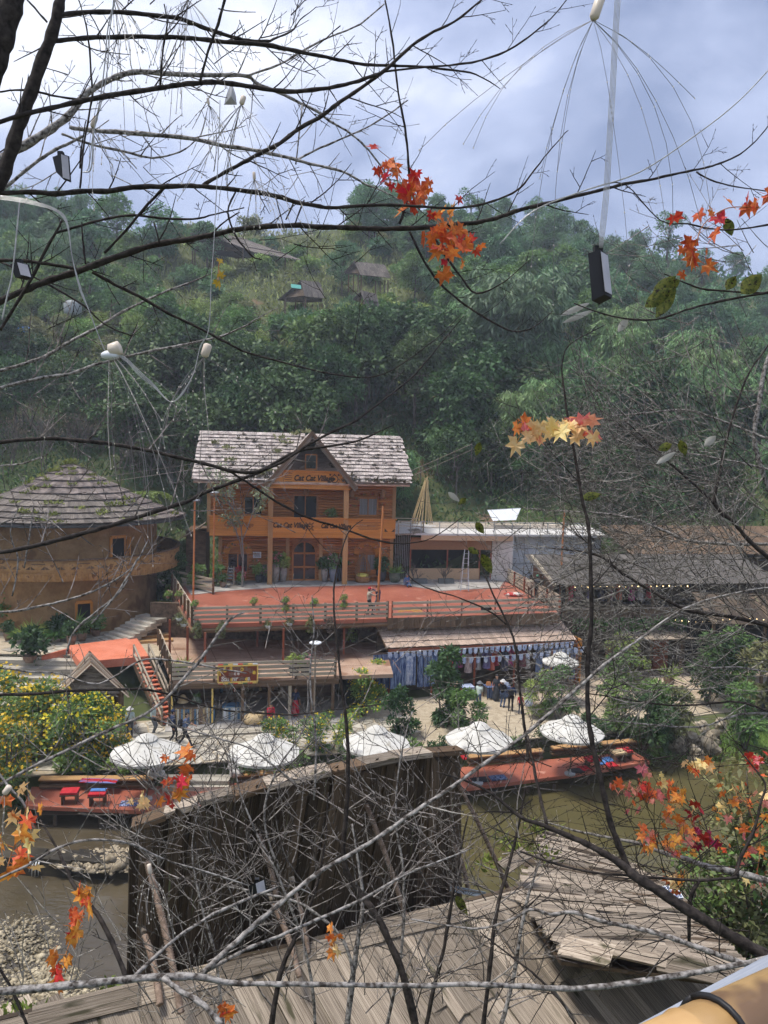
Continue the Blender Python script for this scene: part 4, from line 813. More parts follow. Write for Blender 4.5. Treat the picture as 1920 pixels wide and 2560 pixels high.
def cushion(label,p,w_,d_,h,mt,rz=0):
    b=MB(); n=6
    vs=[]; 
    for j in range(n+1):
        for i in range(n+1):
            x,y=i/n*2-1,j/n*2-1; e_=(1-x**4)*(1-y**4); vs.append((x*w_/2,y*d_/2,h*(.35+.65*e_**.5)))
    b.add(vs,[(j*(n+1)+i,j*(n+1)+i+1,(j+1)*(n+1)+i+1,(j+1)*(n+1)+i) for j in range(n) for i in range(n)]); b.add([(x,y,0) for x,y,z in vs],[(j*(n+1)+i,(j+1)*(n+1)+i,(j+1)*(n+1)+i+1,j*(n+1)+i+1) for j in range(n) for i in range(n)])
    k=n+1; m_=k*k; ring=[i for i in range(k)]+[j*k+n for j in range(1,k)]+[n*k+i for i in range(n-1,-1,-1)]+[j*k for j in range(n-1,0,-1)]
    b.f+=[(ring[i],ring[(i+1)%len(ring)],ring[(i+1)%len(ring)]+m_,ring[i]+m_) for i in range(len(ring))]; b.m+=[0]*len(ring)
    o=b.build('cushion',mt,None,True); o.location=p; o.rotation_euler=(0,0,rz); return tag(o,label,'cushion')
cushion('long red and blue cushion on the left log bench',onz(247,1953,.08),1.6,.4,.08,mat('red_blue_stripe',(.34,.012,.02),(.16,.2,.42),1.2,.85,0,(.2,7,1),lo=.48,hi=.52)); cushion('dark navy patterned mat on the red platform under the first parasol',onz(323,2009,-.4),.75,.5,.06,navyc,.1)
def stool(label,p,seatm,rz=0,s=1.0,topm=None):
    t=thing('low_stool',label,'stool',p,rz)
    for i in (-1,1): b=MB(); b.box((i*.24*s,0,.17*s),(.05,.42*s,.34*s)); b.build('side_board',brownw,t,local=True)
    b=MB(); b.box((0,0,.36*s),(.62*s,.5*s,.05)); b.build('seat_board',brownw,t,local=True)
    b=MB(); b.box((0,0,.43*s),(.6*s,.48*s,.09)); b.build('seat_pad',seatm,t,local=True)
    if topm: b=MB(); b.box((0,.12,.49*s),(.56*s,.22*s,.03)); b.build('folded_cloth',topm,t,local=True)
stool('low wooden stool with red pad and blue cloth on the left platform',onz(245,2010,-.4),redc,.1,1.15,bluec); stool('low wooden stool with red pad left of the blue topped one',onz(175,2006,-.4),redc,.15,1.15)
for (px,py,lb,mt_) in ((1480,1920,'low box seat with dark red side at the right of the platform',redc),(1545,1903,'straw sided box seat near the platform tip',hatm),(1560,1898,'box seat with crimson end at the platform tip',redc)): stool(lb,onz(px,py,-.4),mt_,.25,1.1)
for (px,py,lb,mt_,w_) in ((1440,1928,'black floor cushion on the right part of the platform',blkc,.7),(1462,1922,'red floor cushion beside the black one',redc,.6),(1510,1906,'bright blue floor cushion near the box seats',bluec,.7),(1528,1912,'red floor cushion below the blue ones',redc,.55),(1522,1899,'second blue floor cushion farthest from the water',bluec,.6),(1245,1945,'blue tie dye floor cushion near the plank wall',indigo,.8),(1200,1950,'black floor mat near the plank wall',blkc,.8),(800,1948,'red cushion on the platform behind the plank wall',redc,.8),(1190,1892,'red and grey bench cushion under the fourth parasol',redc,1.5)): cushion(lb,onz(px,py,-.36),w_,.5,.09,mt_,.25)
# ================================================================ PARASOLS
seamc=mat('canvas_seam',(.36,.34,.29),(.44,.42,.37),3,.8)
def parasol(label,apex,rad_=1.56,h=3.0,rz=0,grp='white parasols along the platform',drop=.62,stem=None):
    t=thing('parasol',label,'parasol',apex-Vector((0,0,h)),rz,grp); n=8
    def ring(r_,z,k,sag): return [(r_*math.cos(2*math.pi*i/(n*k))*(1-(sag if i%k else 0)),r_*math.sin(2*math.pi*i/(n*k))*(1-(sag if i%k else 0)),z-(sag*.6 if i%k else 0)) for i in range(n*k)]
    b=MB(); rs=[ring(.2,h-.12,2,0),ring(rad_*.4,h-.12-drop*.42,2,.012),ring(rad_*.72,h-.12-drop*.74,2,.02),ring(rad_,h-.12-drop,2,.028),ring(rad_*.995,h-.12-drop-.1,2,.028)]
    vs=[p for q in rs for p in q]; b.add(vs,[(j*16+i,j*16+(i+1)%16,(j+1)*16+(i+1)%16,(j+1)*16+i) for j in range(4) for i in range(16)]); cn=b.build('canopy',white,t,local=True)
    b=MB(); rs=[ring(.02,h,2,0),ring(.3,h-.12,2,.02),ring(.47,h-.24,2,.04),ring(.46,h-.28,2,.04)]; vs=[p for q in rs for p in q]; b.add(vs,[(j*16+i,j*16+(i+1)%16,(j+1)*16+(i+1)%16,(j+1)*16+i) for j in range(3) for i in range(16)]); b.build('vent_cap',white,t,local=True)
    b=MB(); b.tube([(0,0,.05),(0,0,h-.02)],.028,8); b.build('pole',brownw,t,local=True)
    b=MB(); b.lathe([(0,0),(.26,0),(.26,.07),(.05,.1),(.05,.3)],(0,0,0),12); b.build('base',metal,t,local=True)
    for i in range(n):
        a=2*math.pi*i/n; b=MB(); b.tube([(.03*math.cos(a),.03*math.sin(a),h-.2),(rad_*.97*math.cos(a),rad_*.97*math.sin(a),h-.14-drop)],.011,4); b.build('rib',metal,t,local=True); b=MB(); b.tube([(.21*math.cos(a),.21*math.sin(a),h-.115),(rad_*.4*math.cos(a),rad_*.4*math.sin(a),h-.113-drop*.42),(rad_*.72*math.cos(a),rad_*.72*math.sin(a),h-.113-drop*.74),(rad_*math.cos(a),rad_*math.sin(a),h-.112-drop)],.014,4); b.build('seam',seamc,cn,local=True)
    if rad_>1.2:
        pm=mat('faded_print',(.42,.40,.40),(.5,.48,.48),6,.8)
        for i in (4,5): 
            a=2*math.pi*(i+.5)/n; 
            for j in range(3): 
                q=rad_*(.86+.045*j); c=Vector((q*math.cos(a),q*math.sin(a),h-.12-drop*(.855+.052*j)+.012)); tv=Vector((-math.sin(a),math.cos(a),0)); b=MB(); b.bar(c-tv*.2,c+tv*.2,.03,.004,(0,0,1)); b.build('faded_print',pm,cn,local=True)
    return t
for (x_,y_,lb) in ((366,1832,'white parasol nearest the yellow flowering bush'),(661,1832,'white parasol second from the left along the platform'),(942,1812,'middle one of the five white parasols by the platform'),(1200,1803,'white parasol fourth along, before the fabric stall'),(1432,1785,'white parasol farthest right along the platform')): parasol(lb,onz(x_,y_,2.55),1.5+.06*R.random(),2.95,R.random(),drop=.72)
ap=onz(1403,1628,3.1); parasol('small white canopy parasol at the right end of the fabric stall',ap,1.1,3.05,.3,None,.5)
# ================================================================ ROUND HUT
RC=ony(179,1163,53.2); cx,cy=RC.x,RC.y
hut=thing('round_hut','round ochre hut with conical mossy shingle roof and carved ring balcony','hut',(cx,cy,2.4))
def ringp(r_,a,z): return Vector((cx+r_*math.sin(a),cy-r_*math.cos(a),z))      # a=0 faces the viewer
RE,RW,RBAL,EZ2,AZ2=7.65,5.65,7.2,9.6,13.15
ZC=lambda t: EZ2+(AZ2-EZ2)*t**1.22
b=MB(); b.lathe([(RW,2.0),(RW,9.9)],(cx,cy,0),48); b.build('wall',plaster,hut,True)
b=MB(); b.lathe([(RE-.05,EZ2-.12),(RE-.02,EZ2-.04)]+[(RE*(1-t/8)*.995+.02,ZC(t/8)-.1) for t in range(1,9)],(cx,cy,0),48); b.lathe([(RE-.06,EZ2-.14),(RW-.3,EZ2+.5)],(cx,cy,0),48); b.build('roof',shinh,hut,True)
gut=mat('dark_gutter',(.03,.035,.035),(.06,.065,.065),3,.6); b=MB()
for i in range(48): a,c=2*math.pi*i/48,2*math.pi*(i+1)/48; b.bar(ringp(RE,a,EZ2-.1),ringp(RE,c,EZ2-.1),.1,.1)
b.build('gutter',gut,hut)
rr=random.Random(9); cnt=0; ns=10; rest=MB(); slp=math.atan2(AZ2-EZ2,RE)
for i in range(ns):
    t0,t1=i/ns,min(.985,(i+1.35)/ns); r0=RE*(1-t0)+.03; a=-1.75
    while a<1.75:
        w_=rr.uniform(.16,.34); da=w_/max(r0,.5)
        p,q=ringp(r0,a+da/2,ZC(t0)+.12+.04*rr.random()),ringp(RE*(1-t1),a+da/2,ZC(t1)+.01)
        nv=ringp(1,a,0)-Vector((cx,cy,0)); nv=(nv*math.sin(slp)+Vector((0,0,math.cos(slp)))).normalized()
        if abs(a)<1.25 and cnt<300 and (i<8): plank('shingle',p,q,w_*1.02,.045,shinh,hut,up=nv,k=cnt%4,jit=.05); cnt+=1
        else: rest.bar(p,q,w_*1.02,.045,nv)
        a+=da
tag(rest.build('shingle_field',mat('dark_shingle_field',(.04,.033,.028),(.235,.20,.17),2,.85,.3,island=.35,lo=.32,hi=.68),hut),kind='stuff')
lfmoss=leafmat('moss_green',(.12,.17,.03),(.22,.28,.06),.25,.2)
pts=[]
for i in range(62): t=rr.random()**1.3; a=rr.uniform(-1.5,1.5); pts.append(ringp(RE*(1-t)-.02,a,ZC(t)+.1))
pts+=[ringp(.1,0,AZ2)]*3
tag(tufts('roof_moss',pts,24,.22,lfmoss,hut,.17,.4),kind='stuff')
# ring balcony
balm=mat('carved_ochre',(.28,.145,.05),(.44,.245,.09),2.5,.8,.3,world=True,spot=((.17,.08,.03),2.5,.6)); 
b=MB(); b.lathe([(RW,6.55),(RBAL,6.55),(RBAL,6.4),(RW,6.4)],(cx,cy,0),48); b.build('balcony_floor',brownw,hut)
b=MB(); b.lathe([(RBAL,6.55),(RBAL+.03,7.4),(RBAL-.08,7.4),(RBAL-.08,6.55)],(cx,cy,0),56); b.build('balcony_parapet',balm,hut,True)
b=MB(); b.lathe([(RBAL-.14,7.4),(RBAL-.14,7.47),(RBAL+.1,7.47),(RBAL+.1,7.4),(RBAL-.14,7.4)],(cx,cy,0),56); b.build('balcony_rail',brownw,hut)
for i in range(120): a=-1.6+3.4*i/120; plank('balcony_slat',ringp(RBAL+.05,a,6.6),ringp(RBAL+.05,a,6.12+R.uniform(-.012,.012)),.185,.03,balm,hut,up=ringp(1,a,0)-Vector((cx,cy,0)),k=i%4)
for i in range(16):
    a=-.6+1.9*i/16
    for s_ in (-1,1): b=MB(); b.prism([ringp(RBAL+.035,a+s_*.02,6.86),ringp(RBAL+.035,a+s_*.055,6.86),ringp(RBAL+.035,a+s_*.055,7.05)],ringp(.012,a,0)-Vector((cx,cy,0))); b.build('carved_triangle',brownw,hut)
    if i%3==0: plank('carved_line',ringp(RBAL+.04,a-.05,7.2),ringp(RBAL+.04,a+.06,7.2),.05,.015,brownw,hut,up=ringp(1,a,0)-Vector((cx,cy,0)))
def hdoor(a0,a1,z0,z1,nm,open_=False):
    d=MB(); am=(a0+a1)/2; p,q=ringp(RW+.05,a0,0),ringp(RW+.05,a1,0); d.prism([Vector((p.x,p.y,z0)),Vector((q.x,q.y,z0)),Vector((q.x,q.y,z1)),Vector((p.x,p.y,z1))],ringp(.02,am,0)-Vector((cx,cy,0))); o=d.build(nm,dark,hut)
    for x_ in (a0,a1): plank('door_jamb',ringp(RW+.09,x_,z0),ringp(RW+.09,x_,z1),.16,.14,orw,o,up=ringp(1,am,0)-Vector((cx,cy,0)))
    plank('door_lintel',ringp(RW+.1,a0,z1),ringp(RW+.1,a1,z1),.18,.2,orw,o)
    if open_: plank('door_leaf',ringp(RW+.1,a1+.01,z0+.02),ringp(RW+.1,a1+.01,z1),.08,.9,orw,o,up=ringp(1,a1,0)-Vector((cx,cy,0)))
hdoor(.80,.98,6.56,8.55,'balcony_door',True); hdoor(.42,.58,2.45,4.5,'lower_door'); hdoor(-.78,-.58,6.56,8.5,'balcony_door')
# ================================================================ NEW PAVILION right of the house
PF=Frame(onz(1023,1449,4.72),onz(1195,1449,4.72)); pav=thing('new_pavilion','unfinished flat roofed pavilion with timber cladding and white side wall','pavilion',PF.p(3,2,4.7),PF.ang)
def PP(px,py,v=0): return PF.hit(px,py,v)
s0,zb=PP(1023,1449); s1,_=PP(1197,1449); _,za=PP(1100,1421); _,zo=PP(1100,1374); _,zr=PP(1100,1344); s2,_=PP(1226,1440)
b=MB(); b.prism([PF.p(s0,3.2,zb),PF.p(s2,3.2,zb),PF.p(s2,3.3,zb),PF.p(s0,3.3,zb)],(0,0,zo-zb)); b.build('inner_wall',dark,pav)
n_=36
for i in range(n_): a=s0+(s1-s0)*(i+.5)/n_; plank('cladding_board',PF.p(a,0,zb),PF.p(a,0,za),(s1-s0)/n_-.01,.06,cladd,pav,up=PF.v.to_3d(),k=i%4)
n_=44
for i in range(n_): a=s0+(s2-s0)*(i+.5)/n_; plank('upper_board',PF.p(a,0,zo),PF.p(a,0,zr),(s2-s0)/n_-.01,.06,claddb,pav,up=PF.v.to_3d(),k=i%4)
for a in (s0+.05,(s0+s1)/2+.2,s1,s2): plank('post',PF.p(a,.05,zb),PF.p(a,.05,zo),.11,.11,redmet,pav,up=(0,1,0))
f0,fz=PP(1053,1338,-1.0); f1,_=PP(1283,1340,-1.0); _,fl=PP(1100,1351,-1.0)
n_=50
for i in range(n_): a=f0+(f1-f0)*(i+.5)/n_; plank('fascia_board',PF.p(a,-1.0,fl),PF.p(a,-1.0,fz),(f1-f0)/n_-.008,.05,cladd,pav,up=PF.v.to_3d(),k=i%4)
plate=mat('white_roof_sheet',(.52,.50,.47),(.62,.60,.57),.6,.7,world=True)
b=MB(); b.prism([PF.p(s0-1.4,-.8,fz),PF.p(f0,-1.05,fz),PF.p(f1+7.6,-1.05,fz-.05),PF.p(f1+9.5,9,fz),PF.p(s0-1,9,fz)],(0,0,.14)); b.build('roof_slab',plate,pav)
b=MB(); b.prism([PF.p(s2+.05,.0,zb),PF.p(f1,-1.0,zb),PF.p(f1+.1,-.9,zb),PF.p(s2+.15,.2,zb)],(0,0,zr-zb+.25)); b.build('side_wall',concr if False else mat('white_plaster',(.60,.57,.53),(.68,.65,.61),1,.8),pav)
grn=mat('green_notice',(.06,.3,.18),(.08,.36,.22),3,.6); plank('green_notice',PF.p(s2+1.25,-.66,zb+1.2),PF.p(s2+1.25,-.66,zb+1.75),.16,.01,grn,pav,up=(-.5,-1,0))
# white sheeted hall behind
w0=f1+.15; 
for i in range(6):
    for j in range(3): b=MB(); a=w0+i*1.25; z_=zb+.1+j*1.18; b.box((0,0,0),(1.2,.06,1.12)); place('white_panel',b.mesh('white_panel',whitep),Matrix.Translation(PF.p(a+.6,.3,z_+.55))@Matrix.Rotation(PF.ang,4,'Z'),pav)
for i in range(7): plank('panel_rib',PF.p(w0+i*1.25-.03,.25,zb),PF.p(w0+i*1.25-.03,.25,fz),.06,.06,metal,pav,up=(0,1,0))
for j in range(4): plank('panel_rib',PF.p(w0,.24,zb+.06+j*1.18),PF.p(w0+7.5,.24,zb+.06+j*1.18),.05,.05,metal,pav)
# roof railings and lumber
for j in range(2): plank('roof_rail',PF.p(f0,-.9,fz+.55+.45*j),PF.p(f1+7,-.9,fz+.55+.45*j),.05,.05,metal if j else railw,pav)
for i in range(11): a=f0+(f1+7-f0)*i/10; plank('roof_post',PF.p(a,-.9,fz+.1),PF.p(a,-.9,fz+1.05),.06,.06,metal,pav,up=(0,1,0))
for i in range(9): plank('lumber_board',PF.p(f0+2+R.uniform(-.5,.5),3+i*.35,fz+.2+.05*(i%3)),PF.p(f1+6+R.uniform(-1,1),3.2+i*.35,fz+.25+.05*(i%3)),.22,.06,cream,pav,k=i%3)
bl=thing('gangway','timber gangway with rails from the house balcony to the pavilion roof','gangway',H.p(13.5,1,8))
for i in range(6): plank('gangway_board',H.p(12.7,-.9+i*.35,8.32),PF.p(f0+.3,-.6+i*.5,fz+.16),.33,.05,greyw,bl,k=i%3)
for j in (0,1):
    for v_ in (-1.0,1.2): plank('gangway_rail',H.p(12.8,v_,9.0+.35*j),PF.p(f0+.2,v_+.3,fz+.6+.4*j),.1,.06,railw,bl)
    for t in (.02,.5,1): p=H.p(12.8,-1,8.3).lerp(PF.p(f0+.2,-.7,fz),t); plank('gangway_post',p,p+Vector((0,0,1.1)),.1,.1,metal if t==.5 else railw,bl,up=(0,1,0))
for i in range(9): plank('lattice_bar',H.p(12.9+i*.14,.5,4.8),H.p(12.9+i*.14,.5,8.2),.03,.03,metal,bl,up=(0,1,0))
# step ladder
ld=onz(1160,1476,4.74); lad=thing('step_ladder','open aluminium step ladder in front of the pavilion','ladder',ld)
tp_=ony(1167,1374,ld.y+.5)
for s_ in (-1,1): plank('front_rail',ld+Vector((s_*.28,-.3,0)),tp_+Vector((s_*.14,0,0)),.05,.03,metal,lad,up=(0,1,0)); plank('rear_rail',ld+Vector((s_*.3,.9,0)),tp_+Vector((s_*.14,.06,0)),.04,.03,metal,lad,up=(0,1,0))
for i in range(8): t=(i+.6)/8.4; p=(ld+Vector((0,-.3,0))).lerp(tp_,t); w_=.28+(.14-.28)*t; plank('rung',p-Vector((w_,0,0)),p+Vector((w_,0,0)),.07,.025,metal,lad)
for px,py,lb in ((1048,1452,'left grey planter trough in front of the pavilion'),(1115,1452,'right grey planter trough in front of the pavilion')):
    p=onz(px,py+6,4.74); t=thing('planter_trough',lb,'planter',p,PF.ang); b=MB()
    for c,d_ in (((0,-.2,.17),(1.15,.04,.34)),((0,.2,.17),(1.15,.04,.34)),((-.56,0,.17),(.04,.4,.34)),((.56,0,.17),(.04,.4,.34)),((0,0,.1),(1.1,.38,.2))): b.box(c,d_)
    b.build('trough',mat('trough_grey',(.10,.11,.11),(.16,.17,.17),3,.7),t,local=True); plant_='x'
    plant('bare_sapling','small leafless sapling standing in the '+('left' if px<1100 else 'right')+' grey trough','sapling',mk_bare(1.9,70+px%7,trunkm)[:1],p+Vector((-.3 if px<1100 else 0,0,.3)),0,.8)
sh=thing('metal_sheet','pale bent metal sheet lying on the pavilion roof','sheet',PF.p(f1-.9,4,fz+.2)); q0=[ony(1218,1275,63),ony(1302,1270,63),ony(1290,1300,62),ony(1232,1302,62)]; b=MB(); b.prism(q0,(0,.08,.02)); b.build('sheet_panel',whitep,sh); p=q0[1]; plank('sheet_edge',q0[0],q0[1],.05,.05,metal,sh)
bp=thing('bamboo_pole_stack','cone of pale bamboo poles leaned together behind the pavilion','pole stack',ony(1055,1290,64)); tip=ony(1066,1206,65)
for i in range(20): a=2*math.pi*i/20; p=ony(1055+12*0,1290,64.5)+Vector((.95*math.cos(a),.7*math.sin(a),-.7)); plank('bamboo_pole',p,tip+Vector((R.uniform(-.15,.15),R.uniform(-.1,.1),R.uniform(-.3,.5))),.07,.07,mat('pale_bamboo',(.50,.36,.17),(.62,.48,.27),3,.6,rnd=.2),bp,up=(0,1,0),shape='rod')
# ================================================================ LONG SHED on the right
SF=Frame(ony(1412,1522,50.5),ony(1412,1522,50.5)+Vector((12,2.2,0))); _,fz2=SF.hit(1412,1522,0); ez2=SF.hit(1412,1460,-.5)[1]
shed=thing('long_shed','long dark wooden shed with grey plank roof and a string of bulbs','shed',SF.p(7,2,fz2),SF.ang)
def spn(a,t): return SF.p(a,-.7+4.2*t,ez2+1.35*t)
sn=(spn(1,0)-spn(0,0)).cross(spn(0,1)-spn(0,0)).normalized(); sn=sn if sn.z>0 else -sn
greyr=mat('grey_roof_board',(.055,.048,.042),(.15,.132,.115),2.4,.85,.3,(.6,7,2),rnd=.25)
for i in range(40): a=-1.2+i*.42; plank('roof_board',spn(a+.2,-.02*R.random())+sn*.02*(i%2),spn(a-.25,1)+sn*.02*(i%2),.44,.03,greyr,shed,up=sn,k=i%4,jit=.02)
b=MB(); b.prism([SF.p(-.9,3.2,0),SF.p(16,3.2,0),SF.p(16,3.4,0),SF.p(-.9,3.4,0)],(0,0,ez2+1.1)); b.prism([SF.p(-.2,-.2,fz2-.15),SF.p(16,-.2,fz2-.15),SF.p(16,3.3,fz2-.15),SF.p(-.2,3.3,fz2-.15)],(0,0,.15)); b.build('back_wall',darkw,shed)
for i in range(11): plank('end_board',SF.p(-1.0+.0*i,3.2-i*.34,fz2-.6),SF.p(-1.0,3.2-i*.34,ez2+1.2-.11*i),.33,.04,brownw,shed,up=SF.u.to_3d(),k=i%4)
b=MB(); b.prism([SF.p(-1.3,-1.0,ez2+.05),SF.p(-1.3,3.3,ez2+1.4),SF.p(-1.3,3.3,ez2+1.25),SF.p(-1.3,-1.0,ez2-.1)],SF.u.to_3d()*.2); b.build('barge_board',railw,shed)
plank('counter_ledge',SF.p(-.2,-.3,fz2+.05),SF.p(16,-.3,fz2+.05),.25,.08,greyw,shed)
for i in range(44): plank('band_board',SF.p(-.1+i*.36,-.25,fz2+.0),SF.p(-.1+i*.36,-.25,fz2-.75),.34,.04,brownw,shed,up=SF.v.to_3d(),k=i%4)
for a in (0,3.0,6.2,9.4,12.6,15.6): plank('shed_post',SF.p(a,-.2,fz2),SF.p(a,-.2,ez2),.16,.16,brownw,shed,up=(0,1,0))
bulbm=bpy.data.materials.new('warm_bulb'); bulbm.use_nodes=True; pb_=bulbm.node_tree.nodes['Principled BSDF']; pb_.inputs['Base Color'].default_value=(1,.8,.45,1); pb_.inputs['Emission Color'].default_value=(1,.72,.32,1); pb_.inputs['Emission Strength'].default_value=2.0
sl_=thing('bulb_string','string of warm bulbs hung along the long shed eave','string lights',SF.p(4,-.6,ez2-.1))
b=MB(); pts=[SF.p(-.1+i*.45,-.65,ez2-.10-.03*(i%2)) for i in range(22)]; b.tube(pts,.012,4); b.build('cable',blackp,sl_)
f=MB(); f.ball((0,0,-.05),.042,8,6); bm_=f.mesh('bulb_mesh',bulbm,True)
for p in pts[1:20:1]: place('bulb',bm_,Matrix.Translation(p),sl_)
for i in range(9):      # clothes inside the shed
    c_=cols[(i*3)%8]; a=.8+i*.75; b=MB(); p=SF.p(a,1.0+.2*(i%3),0); z=ez2-.35
    b.lathe([(.05,z),(.18,z-.08),(.18,z-.5),(.24,z-1.1)],(p.x,p.y,0),8); 
    for sg_ in (-1,1): b.tube([p+Vector((.13*sg_,0,z-.06)),p+Vector((.32*sg_,0,z-.4))],[.07,.06],6)
    tag(b.build('garment',MATS['garment_%d'%((i*3)%8)],None,True),'embroidered costume hanging inside the long shed','dress','costumes hanging in the long shed')
# second, farther roof and retaining wall below with creeper, dark cafe
sh2=thing('upper_shed','brown plank roofed shed behind the right end of the long shed','shed',SF.p(14,6,fz2),SF.ang); 
for i in range(30): a=7+i*.5; p,q=SF.p(a,4.2,ez2+1.3),SF.p(a-.2,9,ez2+2.9); plank('roof_board',p,q,.5,.04,brownw,sh2,k=i%4,jit=.02)
b=MB(); b.prism([SF.p(7.5,4.8,fz2-.5),SF.p(21,4.8,fz2-.5),SF.p(21,8.5,fz2-.5),SF.p(7.5,8.5,fz2-.5)],(0,0,3.0)); b.build('wall',darkw,sh2)
rw=thing('retaining_wall','dark retaining wall under the long shed overgrown with creeper','wall',SF.p(7,0,0),SF.ang)
b=MB(); b.prism([SF.p(-1.2,.2,-.1),SF.p(17,.2,-.1),SF.p(17,3.6,-.1),SF.p(-1.2,3.6,-.1)],(0,0,fz2-.0)); b.build('wall_face',darkw,rw)
tag(tufts('creeper',[SF.p(R.uniform(-1.5,9),.0-R.random()*.4,fz2-.75-abs(R.gauss(0,.5))) for i in range(170)],26,.22,lf_mid,rw,.28,.1),kind='stuff')
cf=thing('cafe_front','dark recessed cafe front with timber canopy below the long shed','cafe',SF.p(6,-1,0),SF.ang)
for i in range(16): plank('canopy_board',SF.p(3.3+i*.42,-1.5,2.55),SF.p(3.3+i*.42,.3,3.0),.41,.05,greyw,cf,k=i%4)
for a in (3.4,5.6,7.8,10): plank('cafe_post',SF.p(a,-1.4,0),SF.p(a,-1.4,2.6),.14,.14,brownw,cf,up=(0,1,0))
for a,m_ in ((3.7,orw),(5.2,darkw),(7.2,redmet),(8.9,darkw)): plank('door_panel',SF.p(a,.1,0),SF.p(a,.1,2.2),1.1,.06,m_,cf,up=SF.v.to_3d())
# the restaurant pavilion at far right with fairy lights
rs=thing('lakeside_pavilion','dark roofed open pavilion with fairy lights at the right edge','pavilion',ony(1870,1650,46)); P0=ony(1790,1560,47); 
for i in range(18): plank('roof_board',P0+Vector((i*.42,0,0)),P0+Vector((i*.42+.2,4,1.2)),.42,.05,darkw,rs,k=i%4)
for a in (0,3.2,6.4): plank('post',P0+Vector((a,.3,0)),P0+Vector((a,.3,-4.3)),.16,.16,brownw,rs,up=(0,1,0))
b=MB(); b.box(P0+Vector((3.5,3.8,-2)),(7.5,.1,4)); b.build('back_wall',dark,rs); b=MB(); b.box(P0+Vector((3.5,1.5,-2.6)),(6.5,.05,.08)); b.build('rail',whitep,rs)
for i in range(16): place('fairy_light',bm_,Matrix.Translation(P0+Vector((-3+i*.42,-.1,.3-.15*math.sin(i*.4))))@Matrix.Diagonal((.6,.6,.6,1)),rs)
# ================================================================ STAIRS, KIOSK, CORAL PLATFORM, STEPS
st=thing('red_staircase','terracotta painted staircase from the path up to the terrace','staircase',onz(400,1812,0))
A0,B0=onz(335,1655,2.45),onz(405,1815,0); A1,B1=onz(372,1652,2.45),onz(440,1805,0); n_=14
for i in range(n_):
    t=(i+.5)/n_; p,q=A0.lerp(B0,t),A1.lerp(B1,t); z=2.45*(1-(i+1)/n_)+.0
    plank('stair_tread',Vector((p.x,p.y,z+.10)),Vector((q.x,q.y,z+.10)),.40,.06,coral,st); plank('stair_riser',Vector((p.x,p.y+.17,z)),Vector((q.x,q.y+.17,z)),.04,.2,MATS['coral_paint'],st)
for a,c in ((A0,B0),(A1,B1)):
    plank('stringer',a-Vector((0,0,.1)),c-Vector((0,0,.05)),.1,.3,brownw,st); plank('handrail',a+Vector((0,0,.95)),c+Vector((0,0,.95)),.1,.06,railw,st); plank('lower_rail',a+Vector((0,0,.5)),c+Vector((0,0,.5)),.1,.05,railw,st)
    for t in (0,.33,.66,1): p=a.lerp(c,t); plank('baluster',p,p+Vector((0,0,1.0)),.09,.09,railw,st,up=(0,1,0))
cp=thing('coral_platform','coral painted raised platform beside the stone plaza','platform',onz(270,1620,2.5))
q=[onz(x_,y_,2.75) for x_,y_ in ((168,1614),(340,1592),(372,1640),(200,1655))]; b=MB(); b.prism([p-Vector((0,0,.45)) for p in q],(0,0,.45)); b.build('platform_block',coral,cp)
q=[onz(104,1640,2.6),onz(170,1628,2.6),onz(168,1660,1.6),onz(112,1730,.6)]; a,c=q[0],q[1]; b=MB(); b.prism([Vector((a.x,a.y,.4)),Vector((c.x,c.y,.4)),Vector((c.x,c.y,2.75)),Vector((a.x,a.y,2.6))],(0,.25,0)); b.build('side_wall',coral,cp); plank('niche',Vector((c.x-1.0,c.y-.03,1.5)),Vector((c.x-.4,c.y-.03,1.5)),.5,.03,dark,cp,up=(0,1,0))
# kiosk with steep little roof
kb=onz(224,1790,0); kk=thing('kiosk','small plank kiosk with steep weathered gable roof beside the red stairs','kiosk',kb)
R0,R1=ony(224,1627,40.2),ony(228,1662,38.0); R1.z=R0.z=(R0.z+R1.z)/2
EL0,ER0=ony(148,1722,39.6),ony(312,1722,39.6); EL1,ER1=ony(138,1742,37.6),ony(322,1742,37.6)
for e0_,e1_ in ((EL0,EL1),(ER0,ER1)):
    nv=(R1-R0).cross(e0_-R0).normalized(); nv=nv if nv.z>0 else -nv
    for i in range(11):
        t=i/10; p,q=R0.lerp(R1,t),e0_.lerp(e1_,t); plank('roof_board',p+nv*.02*(i%2),q+nv*.02*(i%2)+Vector((0,0,-.05*R.random())),.27,.035,greyw if i%3 else brownw,kk,up=nv,k=i%4,jit=.03)
b=MB(); b.prism([EL1.lerp(R1,.05)+Vector((0,.25,0)),ER1.lerp(R1,.05)+Vector((0,.25,0)),R1+Vector((0,.25,-.1))],(0,.05,0)); b.build('gable_board',greyw,kk)
for p in (EL0,EL1,ER0,ER1): p=p.lerp((R0+R1)/2,.18); plank('post',Vector((p.x,p.y,0)),Vector((p.x,p.y,p.z)),.16,.16,brownw,kk,up=(0,1,0))
b=MB(); p=(EL0+ER0)/2; b.box((p.x,p.y-.3,1.0),(2.4,1.2,2.0)); b.build('counter_box',darkw,kk)
